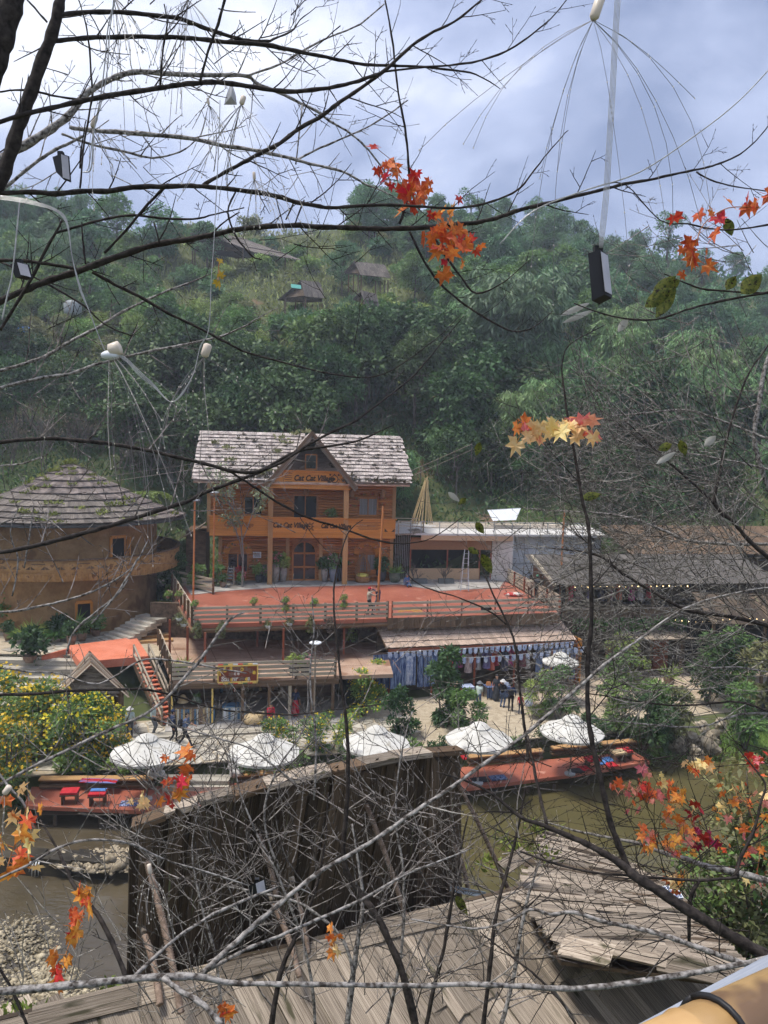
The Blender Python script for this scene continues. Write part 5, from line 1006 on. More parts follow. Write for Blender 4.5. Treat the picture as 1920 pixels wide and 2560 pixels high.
# broad stone steps at left, stone steps up to the house side, wooden steps to the terrace
ss=thing('stone_steps','broad pale stone steps at the left edge leading up to the plaza','steps',onz(40,1740,0))
for i in range(8): z=.25+i*.3; plank('stone_step',Vector((-24,38.2+i*.62,z-.15)),Vector((-16.2+.05*i,38.4+i*.62,z-.15)),.66,.3,stonep,ss,k=i%3,jit=.01)
s2_=thing('garden_steps','grey stone steps climbing past the potted plants toward the house','steps',onz(330,1560,2.6))
for i in range(8):
    t=i/7; p=onz(262,1592,2.5).lerp(onz(352,1536,3.7),t); q=onz(312,1610,2.5).lerp(onz(404,1548,3.7),t); z=2.5+1.2*t; plank('stone_step',Vector((p.x,p.y,z-.12)),Vector((q.x,q.y,z-.12)),.85,.26,greyw if False else stonep,s2_,k=i%3,jit=.01)
w3=thing('terrace_steps','two wide wooden steps onto the shop terrace','steps',onz(385,1590,2.5))
for i in range(3): a,c=onz(342,1604-i*13,2.5+.17*i),onz(432-8*i,1600-i*13,2.5+.17*i); plank('wooden_step',a,c,.6,.17,terrf if False else brownw if i==9 else postw,w3,k=i)
# rough stone cheeks by the platform entry
def rockpile(name,label,pts,r0,r1,n,parent=None,mt=rockm):
    t=thing(name,label,'rocks',pts[0])
    for i in range(n):
        p=pts[i%len(pts)]; b=MB(); q=R.uniform(r0,r1); b.ball((0,0,0),q,7,5,(1,R.uniform(.7,1),R.uniform(.6,.85))); b.v=[(x*(1+R.uniform(-.18,.18)),y*(1+R.uniform(-.18,.18)),z*(1+R.uniform(-.18,.18))) for x,y,z in b.v]
        o=b.build('stone',mt,t,False,True); o.location=Vector(p)-Vector(pts[0])+Vector((R.gauss(0,.16),R.gauss(0,.16),R.uniform(0,r1*1.2))); o.rotation_euler=(R.random()*6,R.random()*6,R.random()*6)
    return t
prock=mat('pale_rock',(.36,.34,.32),(.62,.60,.57),2.5,.85,.3,rnd=.2)
for px,lb in ((392,'pile of pale rocks at the left of the platform entry'),(590,'pile of pale rocks at the right of the platform entry')): q=onz(px,1945,-.1); rockpile('rock_pile',lb,[q,q+Vector((0,.2,.35)),q+Vector((.05,.5,.7)),q+Vector((0,.8,.4))],.16,.28,14,mt=prock)
es=thing('entry_steps','low stone steps from the path down to the red platform','steps',onz(490,1950,-.1))
for i in range(2): plank('stone_step',onz(410,1964-i*14,-.3+.18*i),onz(575,1964-i*14,-.3+.18*i),.7,.2,stonep,es,k=i)
rb_=[onz(x_,y_,-.9) for x_,y_ in ((1700,1850),(1730,1870),(1760,1840),(1690,1880),(1780,1860),(1740,1900),(1720,1830),(1800,1835),(1770,1885),(1850,1810),(1890,1800))]
rockpile('rock_bank','bank of broken yellow grey rocks beside the pond at right',rb_,.2,.48,95)
# ================================================================ NEAR ROOFS AND PLANK WALL below the viewpoint
WT=[(330,2072),(400,2046),(470,2020),(560,2000),(640,1975),(700,1960),(760,1946),(850,1930),(960,1905),(1060,1890),(1150,1882)]
WB=[onz(318,2500,7.9),onz(420,2478,7.9),onz(560,2440,7.9),onz(700,2400,7.9),onz(900,2330,7.9),onz(1160,2245,7.9)]
def lerpl(pts,t):
    f=t*(len(pts)-1); i=min(len(pts)-2,int(f)); return pts[i].lerp(pts[i+1],f-i)
wall=thing('plank_wall','tall curving wall of dark upright planks with a bleached wavy top','wall',WB[2])
WTp=[]
for i in range(41):
    t=i/40; bs=lerpl(WB,t); px=330+820*t; k=[j for j in range(len(WT)-1) if WT[j][0]<=px+1e-6][-1]; f=(px-WT[k][0])/(WT[k+1][0]-WT[k][0]); py=WT[k][1]+(WT[k+1][1]-WT[k][1])*f
    tp=ony(px,py,bs.y-.1); WTp.append((bs,tp))
nv=(WB[-1]-WB[0]).cross(Vector((0,0,1))).normalized()
for i in range(58):
    t=(i+.5)/58; f=t*40; j=min(39,int(f)); a=WTp[j][0].lerp(WTp[j+1][0],f-j); c=WTp[j][1].lerp(WTp[j+1][1],f-j)
    plank('wall_plank',a-Vector((0,0,1.2))+nv*R.uniform(-.05,.06),c+nv*R.uniform(-.05,.06)-Vector((0,0,.03)),.145*R.uniform(.8,1.15),.045,darkw,wall,up=nv,k=i%7,jit=.07)
for i in range(0,40,4):
    a,c=WTp[i][1],WTp[min(40,i+4)][1]; plank('coping_plank',a+Vector((0,.06,.02+.01*(i%3))),c+Vector((0,.06,.02+.01*(i%3))),.27+R.uniform(-.05,.07),.07,greyw if i%3 else brownw,wall,k=i%7,jit=.10)
b=MB(); b.prism([WB[0]+Vector((0,.35,-1.2)),WB[-1]+Vector((0,.35,-1.2)),WTp[-1][1]+Vector((0,.3,-.1)),WTp[20][1]+Vector((0,.3,-.12)),WTp[0][1]+Vector((0,.3,-.1))],(0,.04,0)); b.build('wall_backing',darkw,wall)
ropem=mat('rope_lashing',(.15,.10,.072),(.33,.245,.19),14,.9,.5)
def ropepole(label,p,q,dia=.11):
    t=thing('rope_bound_pole',label,'pole',q); p,q=Vector(p),Vector(q); b=MB(); n=max(20,int((q-p).length/.028)); pts=[];rd=[]
    bend=Vector((.03,0,0))
    for i in range(n+1):
        u=i/n; c=p.lerp(q,u)+bend*math.sin(u*math.pi)
        pts+=[c,c+(q-p)/n*.5]; rd+=[dia*.52,dia*.38]
    b.tube(pts,rd,9); b.build('rope_winding',ropem,t,True); b=MB(); b.tube([p+(p-q).normalized()*.05,p+(p-q).normalized()*.14],.035,8); b.build('pole_end',greyw,t)
def rp(label,p,q,dp,dq,d=.11): ropepole(label,ony(*p,dp),ony(*q,dq),d*.74)
def wy(px): 
    t=min(1,max(0,(px-330)/820)); return lerpl(WB,t).y
rp('rope bound pole propped near the left end of the plank wall',(368,2155),(452,2530),wy(368)-.15,wy(420)-1.15,.125)
rp('short rope bound pole low at the left end of the plank wall',(362,2340),(400,2510),wy(362)-.2,wy(380)-.9,.12)
rp('rope bound pole propped left of the plank wall centre',(645,2085),(690,2235),wy(645)-.12,wy(690)-.35,.1)
rp('rope bound pole in the shadow of the plank wall centre',(685,2260),(748,2440),wy(685)-.4,wy(720)-1.0,.11)
rp('rope bound pole standing right of the plank wall centre',(915,2010),(1020,2315),wy(915)-.12,wy(990)-.7,.1)
rp('thin rope bound pole right of the stone grey light box',(735,2220),(770,2380),wy(735)-.2,wy(750)-.6,.09)
rp('long rope bound pole at the right end of the plank wall',(1140,1950),(1275,2235),wy(1140)-.1,wy(1150)-.2,.1)
rp('rope bound pole beyond the right end of the plank wall',(1135,2110),(1170,2225),wy(1135)-.2,wy(1150)-.35,.1)
# the nearest roof: ridge, hip and sloping planks
RB=ony(1290,2242,10.6); zr_=RB.z; RA=onz(60,2560,zr_-.05); RA=RB+(RA-RB)*1.15
nr_=thing('near_roof','nearest weathered plank roof with a ridge board and hip','roof',RB)
rd_=(RA-RB).normalized(); dn=Vector((-rd_.y,rd_.x,0)); dn=dn if dn.y<0 else -dn; dn=(dn+Vector((0,0,-.62))).normalized(); nn=rd_.cross(dn).normalized(); nn=nn if nn.z>0 else -nn
Lr=(RA-RB).length
sh_=dn+rd_*-.30       # the boards run a little askew
i=0
def px_of(P):
    v=CAMR.transposed()@(Vector(P)-Vector((0,0,CZ))); return 960+F*v.x/-v.z,1280-F*v.y/-v.z
for row in range(6):
    u=(-.15,-5,-5,-5,-5,-5)[row]
    while u<Lr:
        w_=R.uniform(.13,.27); a=RB+rd_*(u+w_/2)+sh_*(row*.98-.03+.14*R.random())+nn*(.07+.035*R.random()); c=a+sh_*(1.12+.05*R.random())-nn*.045
        qx,qy=px_of(a)
        while row and qx>1395 and qy<2374+(qx-1404)*.152 and (c-a).length>.12: a=a+sh_*.04; qx,qy=px_of(a)
        if (c-a).length<=.14: u+=w_+.004; continue
        plank('roof_plank',c+nn*.03,a-nn*.035,w_,.026,greyw,nr_,up=nn,k=i%9,jit=.09); u+=w_+.004; i+=1
b=MB(); b.prism([RB-rd_*.05-nn*.06,RA-nn*.06,RA+dn*5-nn*.06,RB-rd_*4.5+dn*5-nn*.06],-nn*.05); b.build('roof_base',darkw,nr_)
for j in range(7):
    a=RB+rd_*(Lr*j/7-.1)+Vector((0,0,.09)); c=RB+rd_*(Lr*(j+1)/7+.05)+Vector((0,0,.09+.02*(j%2))); plank('ridge_board',a+dn*.1,c+dn*.1,.22,.03,greyw,nr_,up=nn,k=j%4,jit=.03); plank('ridge_board',a-Vector((0,-.1,.03)),c-Vector((0,-.1,.03)),.2,.03,darkw if j%3==0 else greyw,nr_,up=(0,.5,1),k=j%3)
# the back slope between ridge and plank wall
bk=Vector((-dn.x,-dn.y,dn.z)); n2=rd_.cross(bk).normalized(); n2=n2 if n2.z>0 else -n2
for j in range(46): u=Lr*j/46; plank('back_plank',RB+rd_*(u+.07)-n2*.02+n2*.03*R.random(),RB+rd_*(u+.07)+bk*1.7,.16,.025,darkw if j%3 else greyw,nr_,up=n2,k=j%5,jit=.04)
# right roof: long thin splintered boards lying nearly level, falling to the pond
rt=thing('splintered_roof','low roof of splintered grey boards between the near roof and the pond','roof',RB+Vector((2,1,-.3)))
C0,C1,C2,C3=RB+Vector((.05,.1,-.08)),ony(1362,2062,15.5),ony(1660,2205,13.0),ony(1900,2455,8.6)
Cn=ony(1404,2372,9.3)
q4=[Cn+Vector((0,0,-.1)),C0,C1,C2,C3]; b=MB(); b.prism([p-Vector((0,0,.12)) for p in q4],(0,0,.05)); b.build('roof_base',darkw,rt)
def lerp2(u,v):      # u across, v away
    L_=Cn.lerp(C0,min(1,v*2.2)) if v<.4545 else C0.lerp(C1,(v-.4545)/.5455); Rg=C3.lerp(C2,min(1,v*1.35)) if v<.74 else C2.lerp(C1,(v-.74)/.26*.75); return L_.lerp(Rg,u)
for j in range(64):
    v=(j+.5)/64; u=R.uniform(-.05,.03)
    while u<1.0:
        l_=R.uniform(.18,.42)*(1.4 if v>.5 else 1); a,c=lerp2(u,v),lerp2(min(1.02,u+l_),v+R.uniform(-.012,.012)); wd=(lerp2(.5,min(1,v+.03))-lerp2(.5,v)).length*.75
        if (c-a).length>.1: plank('splintered_board',a+Vector((0,0,.03*R.random())),c+Vector((0,0,.05*R.random())),wd*R.uniform(.5,1.0),.02,darkw if R.random()<.2 else greyw,rt,k=R.randrange(6),jit=.08)
        u+=l_*.93
for j in range(22):
    t=j/21; p=RB.lerp(Cn,t)+Vector((.05,.05,.03)); plank('splintered_board',p+Vector((-.1,0,.02*R.random())),p+Vector((R.uniform(.7,1.5),R.uniform(-.25,.1),.04*R.random()-.05)),R.uniform(.07,.16),.02,greyw,rt,k=R.randrange(6),jit=.08)
# loose boards on top of the join
for p,q,w_,lb in (((1404,2385),(1530,2415),.30,'split grey board lying over the join of the two roofs'),((1520,2395),(1665,2430),.17,'long grey board beside the split one on the near roof'),((1640,2425),(1905,2485),.26,'wide grey board running to the bamboo rail'),((1390,2330),(1440,2310),.14,'short bleached board on the splintered roof'),((1255,2190),(1315,2150),.22,'loose slab tilted among the moss on the far roof corner')):
    a,c=ony(*p,8.9),ony(*q,8.5); 
    if p[1]<2350: a,c=ony(*p,11),ony(*q,11.4)
    o=plank('loose_board',a+Vector((0,0,.12)),c+Vector((0,0,.12)),w_,.035,greyw,None,up=(.1,-.5,1),k=3,jit=.05); tag(o,lb,'board')
mo=thing('moss_patch','bright green moss and weeds on the far corner of the splintered roof','moss',ony(1260,2120,13.6))
tag(tufts('moss_tuft',[ony(x_,y_,z_) +Vector((0,0,.05)) for x_,y_,z_ in ((1245,2110,13.4),(1265,2120,13.4),(1285,2130,13.2),(1225,2170,12.2),(1205,2180,12),(1340,2085,14.6),(1355,2080,14.6),(1320,2140,13),(1365,2150,12.8))],34,.10,lfmoss,mo,.13,.5),kind='stuff')
# slabs at the lower left
sl2=thing('lower_roof','pale slab roof with weeds at the lower left corner','roof',onz(200,2530,7.9))
for i in range(9):
    a,c=onz(-60+i*85,2512-i*5,7.8),onz(20+i*80,2640,7.7); plank('roof_slab',a,c,.42,.05,greyw,sl2,k=i%4,jit=.05)
tag(tufts('weed',[onz(x_,y_,7.9) for x_,y_ in ((60,2530),(40,2540),(110,2545),(290,2475),(285,2490))],26,.10,lfmoss,sl2,.1,.5),kind='stuff')
stb=mat('steel_blue_angle',(.20,.24,.28),(.30,.34,.38),3,.5,metal=.3)
for p,q,lb in (((400,2500),(470,2545),'short steel angle at the foot of the plank wall, left'),((1125,2225),(1215,2243),'short steel angle at the foot of the plank wall, right')):
    a,c=ony(*p,wy(p[0])-.3),ony(*q,wy(p[0])-.5); b=MB(); b.bar(a,c,.06,.012); b.bar(a+Vector((0,.03,.03)),c+Vector((0,.03,.03)),.012,.06); tag(b.build('steel_angle',stb),lb,'steel bar')
# bamboo hand rail right at the viewer
bmb=mat('bamboo_rail',(.36,.20,.075),(.58,.38,.17),5,.35,.05,(1,1,1),spot=((.20,.12,.07),7,.60),spec=.4)
ra_,rb2=ony(1480,2760,.80),ony(2080,2462,1.02); br=thing('bamboo_rail','thick yellow bamboo handrail with black cable tie in the lower right corner','handrail',ra_)
b=MB(); b.tube([ra_,ra_.lerp(rb2,.35),ra_.lerp(rb2,.36),ra_.lerp(rb2,.37),rb2],[.048,.048,.0505,.048,.048],24); b.build('bamboo_stem',bmb,br,True)
tq=ra_.lerp(rb2,.46); dv=(rb2-ra_).normalized(); X=dv.orthogonal().normalized(); Y2=dv.cross(X)
b=MB(); b.tube([tq+(X*math.cos(a)+Y2*math.sin(a))*.0515+dv*.006*math.sin(a) for a in [2*math.pi*i/24 for i in range(25)]],.0042,6); b.build('cable_tie',blackp,br,True)
for k_ in (.62,.8):
    b=MB(); b.box((0,0,0),(.002,.02,.001)); 
slat=thing('grey_rail_edge','thin pale grey edge strip behind the bamboo handrail','rail',rb2); plank('edge_strip',ony(1570,2600,1.12),ony(1990,2372,1.3),.02,.012,mat('grey_strip',(.22,.24,.28),(.30,.32,.36),3,.5),slat)
# little solar panel by the pond
sp_=ony(1690,2245,11.5); spn_=thing('solar_charger','small solar panel with white grid beside the splintered roof','solar panel',sp_)
q=[ony(1655,2220,11.9),ony(1690,2218,11.9),ony(1708,2248,11.5),ony(1672,2250,11.5)]; b=MB(); b.prism(q,(0,0,.02)); b.build('panel',mat('solar_cell',(.10,.13,.22),(.15,.18,.28),3,.3),spn_)
for i in range(5): plank('grid_line',q[0].lerp(q[1],i/4)+Vector((0,0,.024)),q[3].lerp(q[2],i/4)+Vector((0,0,.024)),.012,.006,whitep,spn_)
for i in range(4): plank('grid_line',q[0].lerp(q[3],i/3)+Vector((0,0,.027)),q[1].lerp(q[2],i/3)+Vector((0,0,.027)),.012,.006,whitep,spn_)
plank('stake',(q[0]+q[2])/2,(q[0]+q[2])/2-Vector((0,0,.8)),.04,.04,metal,spn_,up=(0,1,0))

for o_ in (nr_,rt,sl2,slat): o_['kind']='thing'
for o_ in COL.objects:
    if o_.parent is None and o_.name.startswith('loose_board'): o_['kind']='thing'
# ================================================================ GARDEN PLANTS, POTS, HILL HUTS
def bushmesh(n,rx,rz,leaf,mt,rs,nc=14,droop=.2,wd=.5,r0=None):
    cl=clumps(nc,rx,rz,rz*1.1,(r0 or rx*.3),(r0 or rx*.3)*1.5,rs); return cl,crown_mesh('foliage_mesh',cl,n,leaf,leaf*wd,mt,droop,.35)
def bush(name,label,cat,loc,rx,rz,n,leaf,mt,rs,flower=None,nf=0,stems=5,s=1,group=None,droop=.2,wd=.5,fl=.09):
    cl,me=bushmesh(n,rx,rz,leaf,mt,rs,droop=droop,wd=wd); b=MB()
    for c in cl[:stems]: b.tube([(c[0]*.15,c[1]*.15,-.3),(c[0]*.6,c[1]*.6,c[2]*.5),c[:3]],[.045*rx,.03*rx,.012*rx],5)
    parts=[('stem',b.mesh('stem_mesh',trunkm,True)),('foliage',me)]
    if flower: parts.append(('blossom',crown_mesh('blossom_mesh',[(c[0],c[1],c[2],c[3]*1.3) for c in cl],nf,fl,fl*.9,flower,-.2,.85)))
    return plant(name,label,cat,parts,loc,R.random()*6,s,group)
for px,py,s_,lb in ((60,1900,1.15,'yellow flowering bush at the left edge of the path'),(175,1905,1.15,'yellow flowering bush in the middle of the left clump'),(270,1900,.95,'yellow flowering bush nearest the first parasol'),(20,1960,1.0,'low yellow flowering bush by the left end of the platform'),(115,1880,1.2,'yellow flowering bush behind the others near the kiosk'),(225,1890,1.05,'yellow flowering bush right of the middle of the clump'),(-5,1860,1.3,'tall yellow flowering bush cut by the left edge')):
    bush('flowering_bush',lb,'bush',onz(px,py,0),1.35,1.15,2600,.17,lf_mid,px,yelf,520,6,s_,fl=.13)
for px,py,z_,s_,lb in ((905,1790,0,.95,'yellow flowering shrub against the right end of the terrace'),(935,1745,.3,.8,'yellow flowering shrub beside the indigo cloths'),(700,1885,0,.7,'leafy shrub with yellow flowers between the second and third parasols'),(800,1875,0,.75,'yellow flowered shrub left of the middle parasol'),(860,1870,0,.6,'small yellow flowered shrub under the bare saplings')):
    bush('flowering_shrub',lb,'shrub',onz(px,py,z_),1.2,1.2,1900,.18,lf_lite if px>840 else lf_mid,px,yelf,260,5,s_,fl=.12)
for px,py,z_,s_,mt_,lb in ((1110,1810,0,1.25,lf_dark,'tall dark feathery shrub in front of the fabric stall'),(1160,1840,0,.8,lf_mid,'leafy shrub behind the fourth parasol'),(1000,1840,0,.8,lf_dark,'low dark shrub behind the middle parasol'),(1400,1800,0,.9,lf_mid,'broad leaved shrub before the small canopy parasol'),(1350,1790,0,.75,lf_lite,'light green shrub right of the fabric stall shoppers'),(1545,1830,0,1.0,lf_mid,'leafy shrub right of the last parasol'),(1610,1860,0,1.05,lf_dark,'dark shrub between the platform tip and the rocks'),(1640,1830,0,1.1,lf_mid,'tall shrub above the pond bank'),(1690,1840,0,.8,lf_oliv,'olive shrub beside the rock bank'),(1560,1700,0,1.2,lf_lite,'fresh green young tree in the sandy yard'),(1540,1760,0,1.0,lf_mid,'leafy young tree left of the stone urn'),(1760,1760,0,1.3,lf_dark,'tall dark shrub right of the stone urn'),(1830,1740,0,1.3,lf_mid,'leafy shrub at the far right of the yard'),(1900,1780,0,1.4,lf_oliv,'olive shrub at the right edge'),(1720,1640,0,1.1,lf_mid,'shrub before the dark cafe front'),(1860,1860,-.4,1.0,lf_mid,'low shrub on the right pond bank'),(1480,1870,0,.6,lf_dark,'small dark shrub under the last parasol')):
    bush('garden_shrub',lb,'shrub',onz(px,py,z_),1.15,1.45,2100,.24,mt_,px+py,None,0,5,s_,droop=.35,wd=.42)
for px,py,s_,lb in ((1795,2330,.5,'big leaved green bush at the lower right'),(1860,2260,.5,'green bush below the orange leaf sprays'),(1900,2380,.45,'bush behind the bamboo rail'),(1745,2190,.45,'grey green bush beside the solar panel'),(1840,2130,.5,'pale twiggy bush under the crimson spray'),(1905,2120,.5,'bush at the right edge above the pond'),(1900,1990,.5,'twiggy bush with faded leaves at the right edge')):
    p=ony(px,py+40,12.5); bush('bank_bush',lb,'bush',p-Vector((0,0,.9)),1.4,1.5,620,.26,lf_mid if px%2 else lf_oliv,px,mora if py<2140 else None,40,7,s_*1.05,droop=.3,wd=.5,fl=.2)
# low hedge plants between path and platform
hx=0
for px,py in ((440,1925),(160,1935),(230,1938),(300,1935),(340,1930),(620,1935),(680,1930),(740,1925),(880,1905),(960,1900),(1030,1895),(1100,1885),(1190,1872),(1280,1865),(1360,1850),(1420,1846),(1500,1835)):
    if px in (440,): continue
    bush('border_plant','low leafy plant in the border behind the platform benches','plant',onz(px,py,-.02),.5,.36,420,.15,(lf_mid,lf_dark,lf_lite)[hx%3],px,None,0,3,R.uniform(.8,1.2),'low plants in the border behind the benches'); hx+=1
# slim sparse tree before the house
b=MB(); P=[];D=[]; base=onz(606,1468,4.72); r2=random.Random(2)
def brn(p,d,l,rd,lev):
    e_=p+d*l; b.tube([p,p.lerp(e_,.5)+Vector((r2.uniform(-.1,.1),0,.05)),e_],[rd,rd*.8,rd*.5],5,False)
    for i in range(7 if lev<2 else 0): P.append(tuple(e_.lerp(p,r2.random()*.5)+Vector((r2.gauss(0,.16),r2.gauss(0,.16),r2.gauss(0,.14))))); D.append((r2.gauss(0,1),r2.gauss(0,1),r2.gauss(-.5,.6)))
    if lev>0:
        for i in range(4): brn(p.lerp(e_,r2.uniform(.4,1)),(d+Vector((r2.uniform(-1,1),r2.uniform(-.6,.6),r2.uniform(-.1,.6)))*.7).normalized(),l*r2.uniform(.5,.7),rd*.5,lev-1)
brn(Vector((0,0,0)),Vector((-.03,0,1)),4.4,.09,3); V_,F_=leaves(np.array(P),np.array(D),.3,.12)
plant('slender_tree','slender pale stemmed tree with sparse leaves before the left of the house','tree',[('trunk',b.mesh('trunk_mesh',bark,True)),('crown',npmesh('crown_mesh',V_,F_,leafmat('leaf_sage',(.15,.20,.10),(.26,.31,.17))))],base,0,1)
# ---- pots
potg=mat('grey_pot',(.24,.22,.20),(.40,.37,.34),5,.8,.3); potd=mat('dark_pot',(.035,.04,.045),(.07,.075,.085),4,.5); potb=mat('blue_grey_pot',(.16,.19,.25),(.24,.27,.33),4,.6); pott=mat('brown_clay_pot',(.19,.12,.085),(.30,.21,.155),5,.85,.3); potgn=mat('green_pot',(.10,.125,.09),(.16,.19,.14),4,.6)
def rosette(n,ln,wd,mt,up=.6,z=0,rs=1):
    r=random.Random(rs); P=[];D=[]
    for i in range(n): a=r.random()*6.28; P.append((.04*math.cos(a),.04*math.sin(a),z)); D.append((math.cos(a),math.sin(a),r.uniform(.1,1.4)*up))
    V,Fq=leaves(np.array(P),np.array(D),ln*(.7+.5*NR.random(n)),wd,.35); return npmesh('blades_mesh',V,Fq,mt)
PB={}
def pot(label,loc,h,r_,mt,kind='leafy',s=1.0,name='potted_plant',grp=None,fm=None,cat='potted plant'):
    t=thing(name,label,cat,loc,R.random()*6,grp); key=('pot',round(h,2),round(r_,2),mt.name)
    if key not in PB: b=MB(); b.lathe([(0,.0),(r_*.62,0),(r_*.95,h*.6),(r_*.9,h*.9),(r_*1.03,h*.96),(r_*1.0,h),(r_*.86,h),(r_*.8,h*.85),(0,h*.84)],(0,0,0),16); PB[key]=b.mesh('pot_mesh',mt,True)
    link('pot',PB[key],t); k=kind+str(R.randrange(3))
    if k not in PB:
        if kind=='leafy': PB[k]=bushmesh(420,.36,.30,.17,(lf_mid,lf_lite,lf_dark)[int(k[-1])],hash(k)%50)[1]
        elif kind=='spiky': PB[k]=rosette(60,.75,.075,lf_lite,1.1,0,int(k[-1]))
        elif kind=='fern': PB[k]=rosette(90,.6,.12,lf_mid,.7,0,int(k[-1]))
        elif kind=='flower': PB[k]=bushmesh(420,.36,.30,.15,lf_mid,7)[1]
    o=link('foliage',PB[k],t,Matrix.Translation((0,0,h*.85))@Matrix.Diagonal((s,s,s,1)))
    if kind=='flower':
        if 'fl' not in PB: PB['fl']=crown_mesh('blossom_mesh',clumps(10,.3,.25,.32,.12,.2,4),60,.13,.12,pinkf,0,.8)
        link('blossom',PB['fl'],t,Matrix.Translation((0,0,h*.85))@Matrix.Diagonal((s,s,s,1)))
    return t
Z3=lambda x,y:(540+x/3.456,1340+y/3.456)
for x,y,h,r_,m_,k,s_,lb in ((370,400,.55,.30,potd,'leafy',1.2,'round dark pot of flowers left of the porch'),(425,398,.5,.28,potd,'flower',1.1,'dark pot with pink flowers beside the left porch post'),(512,400,1.35,.32,potg,'flower',1.5,'tallest grey stone vase right of the left porch post'),(580,393,1.15,.30,potg,'leafy',1.5,'grey stone vase left of the arched door'),(937,393,1.0,.28,potg,'leafy',1.3,'mottled grey vase right of the arched door'),(1015,396,1.2,.36,potb,'flower',1.5,'wide blue grey vase left of the right porch post'),(1078,390,1.1,.24,potd,'leafy',1.2,'slim dark vase behind the right porch post'),(1425,390,.85,.42,potd,'leafy',1.5,'large dark blue pot right of the swing chair'),(1545,398,.75,.48,potgn,'spiky',1.1,'wide green pot with an agave at the house corner'),(60,440,.4,.26,pott,'leafy',.8,'small clay pot beside the rocks left of the easel'),(215,420,.25,.3,potgn,'flower',1.0,'low flower bowl beside the easel sign')):
    pot(lb,onz(*Z3(x,y),4.74),h,r_,m_,k,s_)
for i,(px,py) in enumerate(((20,1600),(50,1605),(85,1607),(120,1600),(150,1595),(140,1605),(180,1588),(205,1602),(240,1590),(275,1562),(305,1553),(322,1550),(345,1540),(372,1525),(400,1540),(230,1575),(60,1570),(10,1570))):
    pot('potted plant standing in the row along the foot of the round hut',onz(px,py,2.46),R.uniform(.4,.6),R.uniform(.24,.36),(pott,potg,potd,pott)[i%4],('leafy','fern','spiky','leafy')[i%4],R.uniform(1.0,1.6),grp='potted plants along the round hut')
pot('clay pot with a leafy plant on the coral platform',onz(179,1612,2.6),.6,.3,pott,'leafy',1.2)
for px,py,k,lb in ((454,1690,'spiky','dark pot with spiky plant on the left of the terrace'),(735,1686,'leafy','wide bowl of succulents on the terrace right of the sign'),(763,1684,'flower','purple pot with heather on the terrace')): pot(lb,onz(px,py,2.46),.45,.32,potd,k,1.0)
pot('leafy potted shrub beside the broad stone steps',onz(75,1655,2.3),.4,.4,pott,'leafy',2.2); pot('small clay pot by the pond border rocks',onz(100,1680,1.5),.35,.3,pott,'fern',1.4)
# giant leaved plants under the hut balcony
gl=mat('giant_leaf',(.06,.105,.06),(.11,.165,.09),2,.7,.3,rnd=.15)
for px,py,lb in ((150,1560,'giant round leaved plant at the left under the hut balcony'),(225,1565,'giant round leaved plant under the middle of the hut balcony'),(275,1555,'giant round leaved plant near the lower hut door')):
    t=thing('giant_leaf_plant',lb,'plant',onz(px,py,2.5))
    for i in range(4):
        a=R.random()*6.28; c=Vector((.75*math.cos(a),-.3+.4*math.sin(a),R.uniform(.7,1.6))); b=MB(); b.tube([(0,0,0),c*.6+Vector((0,0,.2)),c],[.04,.03,.02],5); b.build('stalk',lf_mid,t,local=True)
        b=MB(); n=18; ou=[]
        for j in range(n): q=2*math.pi*j/n; rr_=.55*(1+.16*math.cos(q*7))*(.6 if j==0 else 1); ou.append((rr_*math.cos(q),rr_*math.sin(q),.12*math.cos(q*3)))
        b.add([(0,0,.12)]+ou,[(0,1+j,1+(j+1)%n) for j in range(n)]); o=b.build('leaf',gl,t,True,True); o.location=c; o.rotation_euler=(R.uniform(.3,.9),R.uniform(-.4,.4),R.random()*6)
for i,(px,py,s_) in enumerate(((15,1560,.9),(60,1545,.8),(110,1550,.7),(185,1545,.8),(245,1540,.8),(330,1525,.8),(365,1500,.9),(395,1515,.8))):
    bush('hut_shrub',('leftmost shrub at the foot of the round hut','second shrub from the left at the foot of the round hut','low shrub left of the giant leaves','shrub between the giant leaved plants','shrub left of the lower hut door','shrub right of the lower hut door','tall shrub under the right end of the ring balcony','shrub beside the stone garden steps')[i],'shrub',onz(px,py+12,2.46),1.0,.9,900,.2,(lf_mid,lf_dark,lf_lite)[i%3],px+3,None,0,4,s_*1.45,droop=.3)
# hanging pots under the deck edge
for px,py,lb in ((448,1548,'white hanging bowl at the left corner of the deck'),(459,1562,'white hanging bowl just right of the corner one'),(495,1570,'trailing hanging basket near the left deck posts'),(555,1570,'hanging basket with grey green foliage under the deck edge'),(670,1566,'white hanging bowl in the middle of the deck edge'),(724,1560,'bushy hanging basket right of the middle white bowl'),(778,1556,'hanging basket before the deck post'),(826,1560,'dry brown hanging basket at the right of the terrace'),(530,1500,'flower pot fixed on the deck rail'),) if True else ():
    s_,_=DF.hit(px,py,-.15); p=ony(px,py,DF.p(s_,-.15,4)[1]); 
    if py==1500: continue
    t=thing('hanging_basket',lb,'hanging plant',p); b=MB(); b.lathe([(0,-.1),(.12,-.09),(.2,.08),(.18,.08),(.1,-.05),(0,-.06)],(0,0,0),12); b.build('bowl',whitep if 'white' in lb else pott,t,True,True)
    b=MB(); 
    for i in range(3): a=2.1*i; b.tube([(.19*math.cos(a),.19*math.sin(a),.08),(0,0,.5)],.006,3)
    b.build('hanger',blackp,t,local=True); k='hb'+str('white' in lb)+str('brown' in lb)
    if k not in PB: PB[k]=crown_mesh('trailing_mesh',clumps(8,.22,.16 if 'white' in lb else .35,.08 if 'white' in lb else -.12,.1,.16,3),150 if 'white' in lb else 420,.13,.06,lf_dry if 'brown' in lb else lf_oliv,.6)
    link('foliage',PB[k],t)
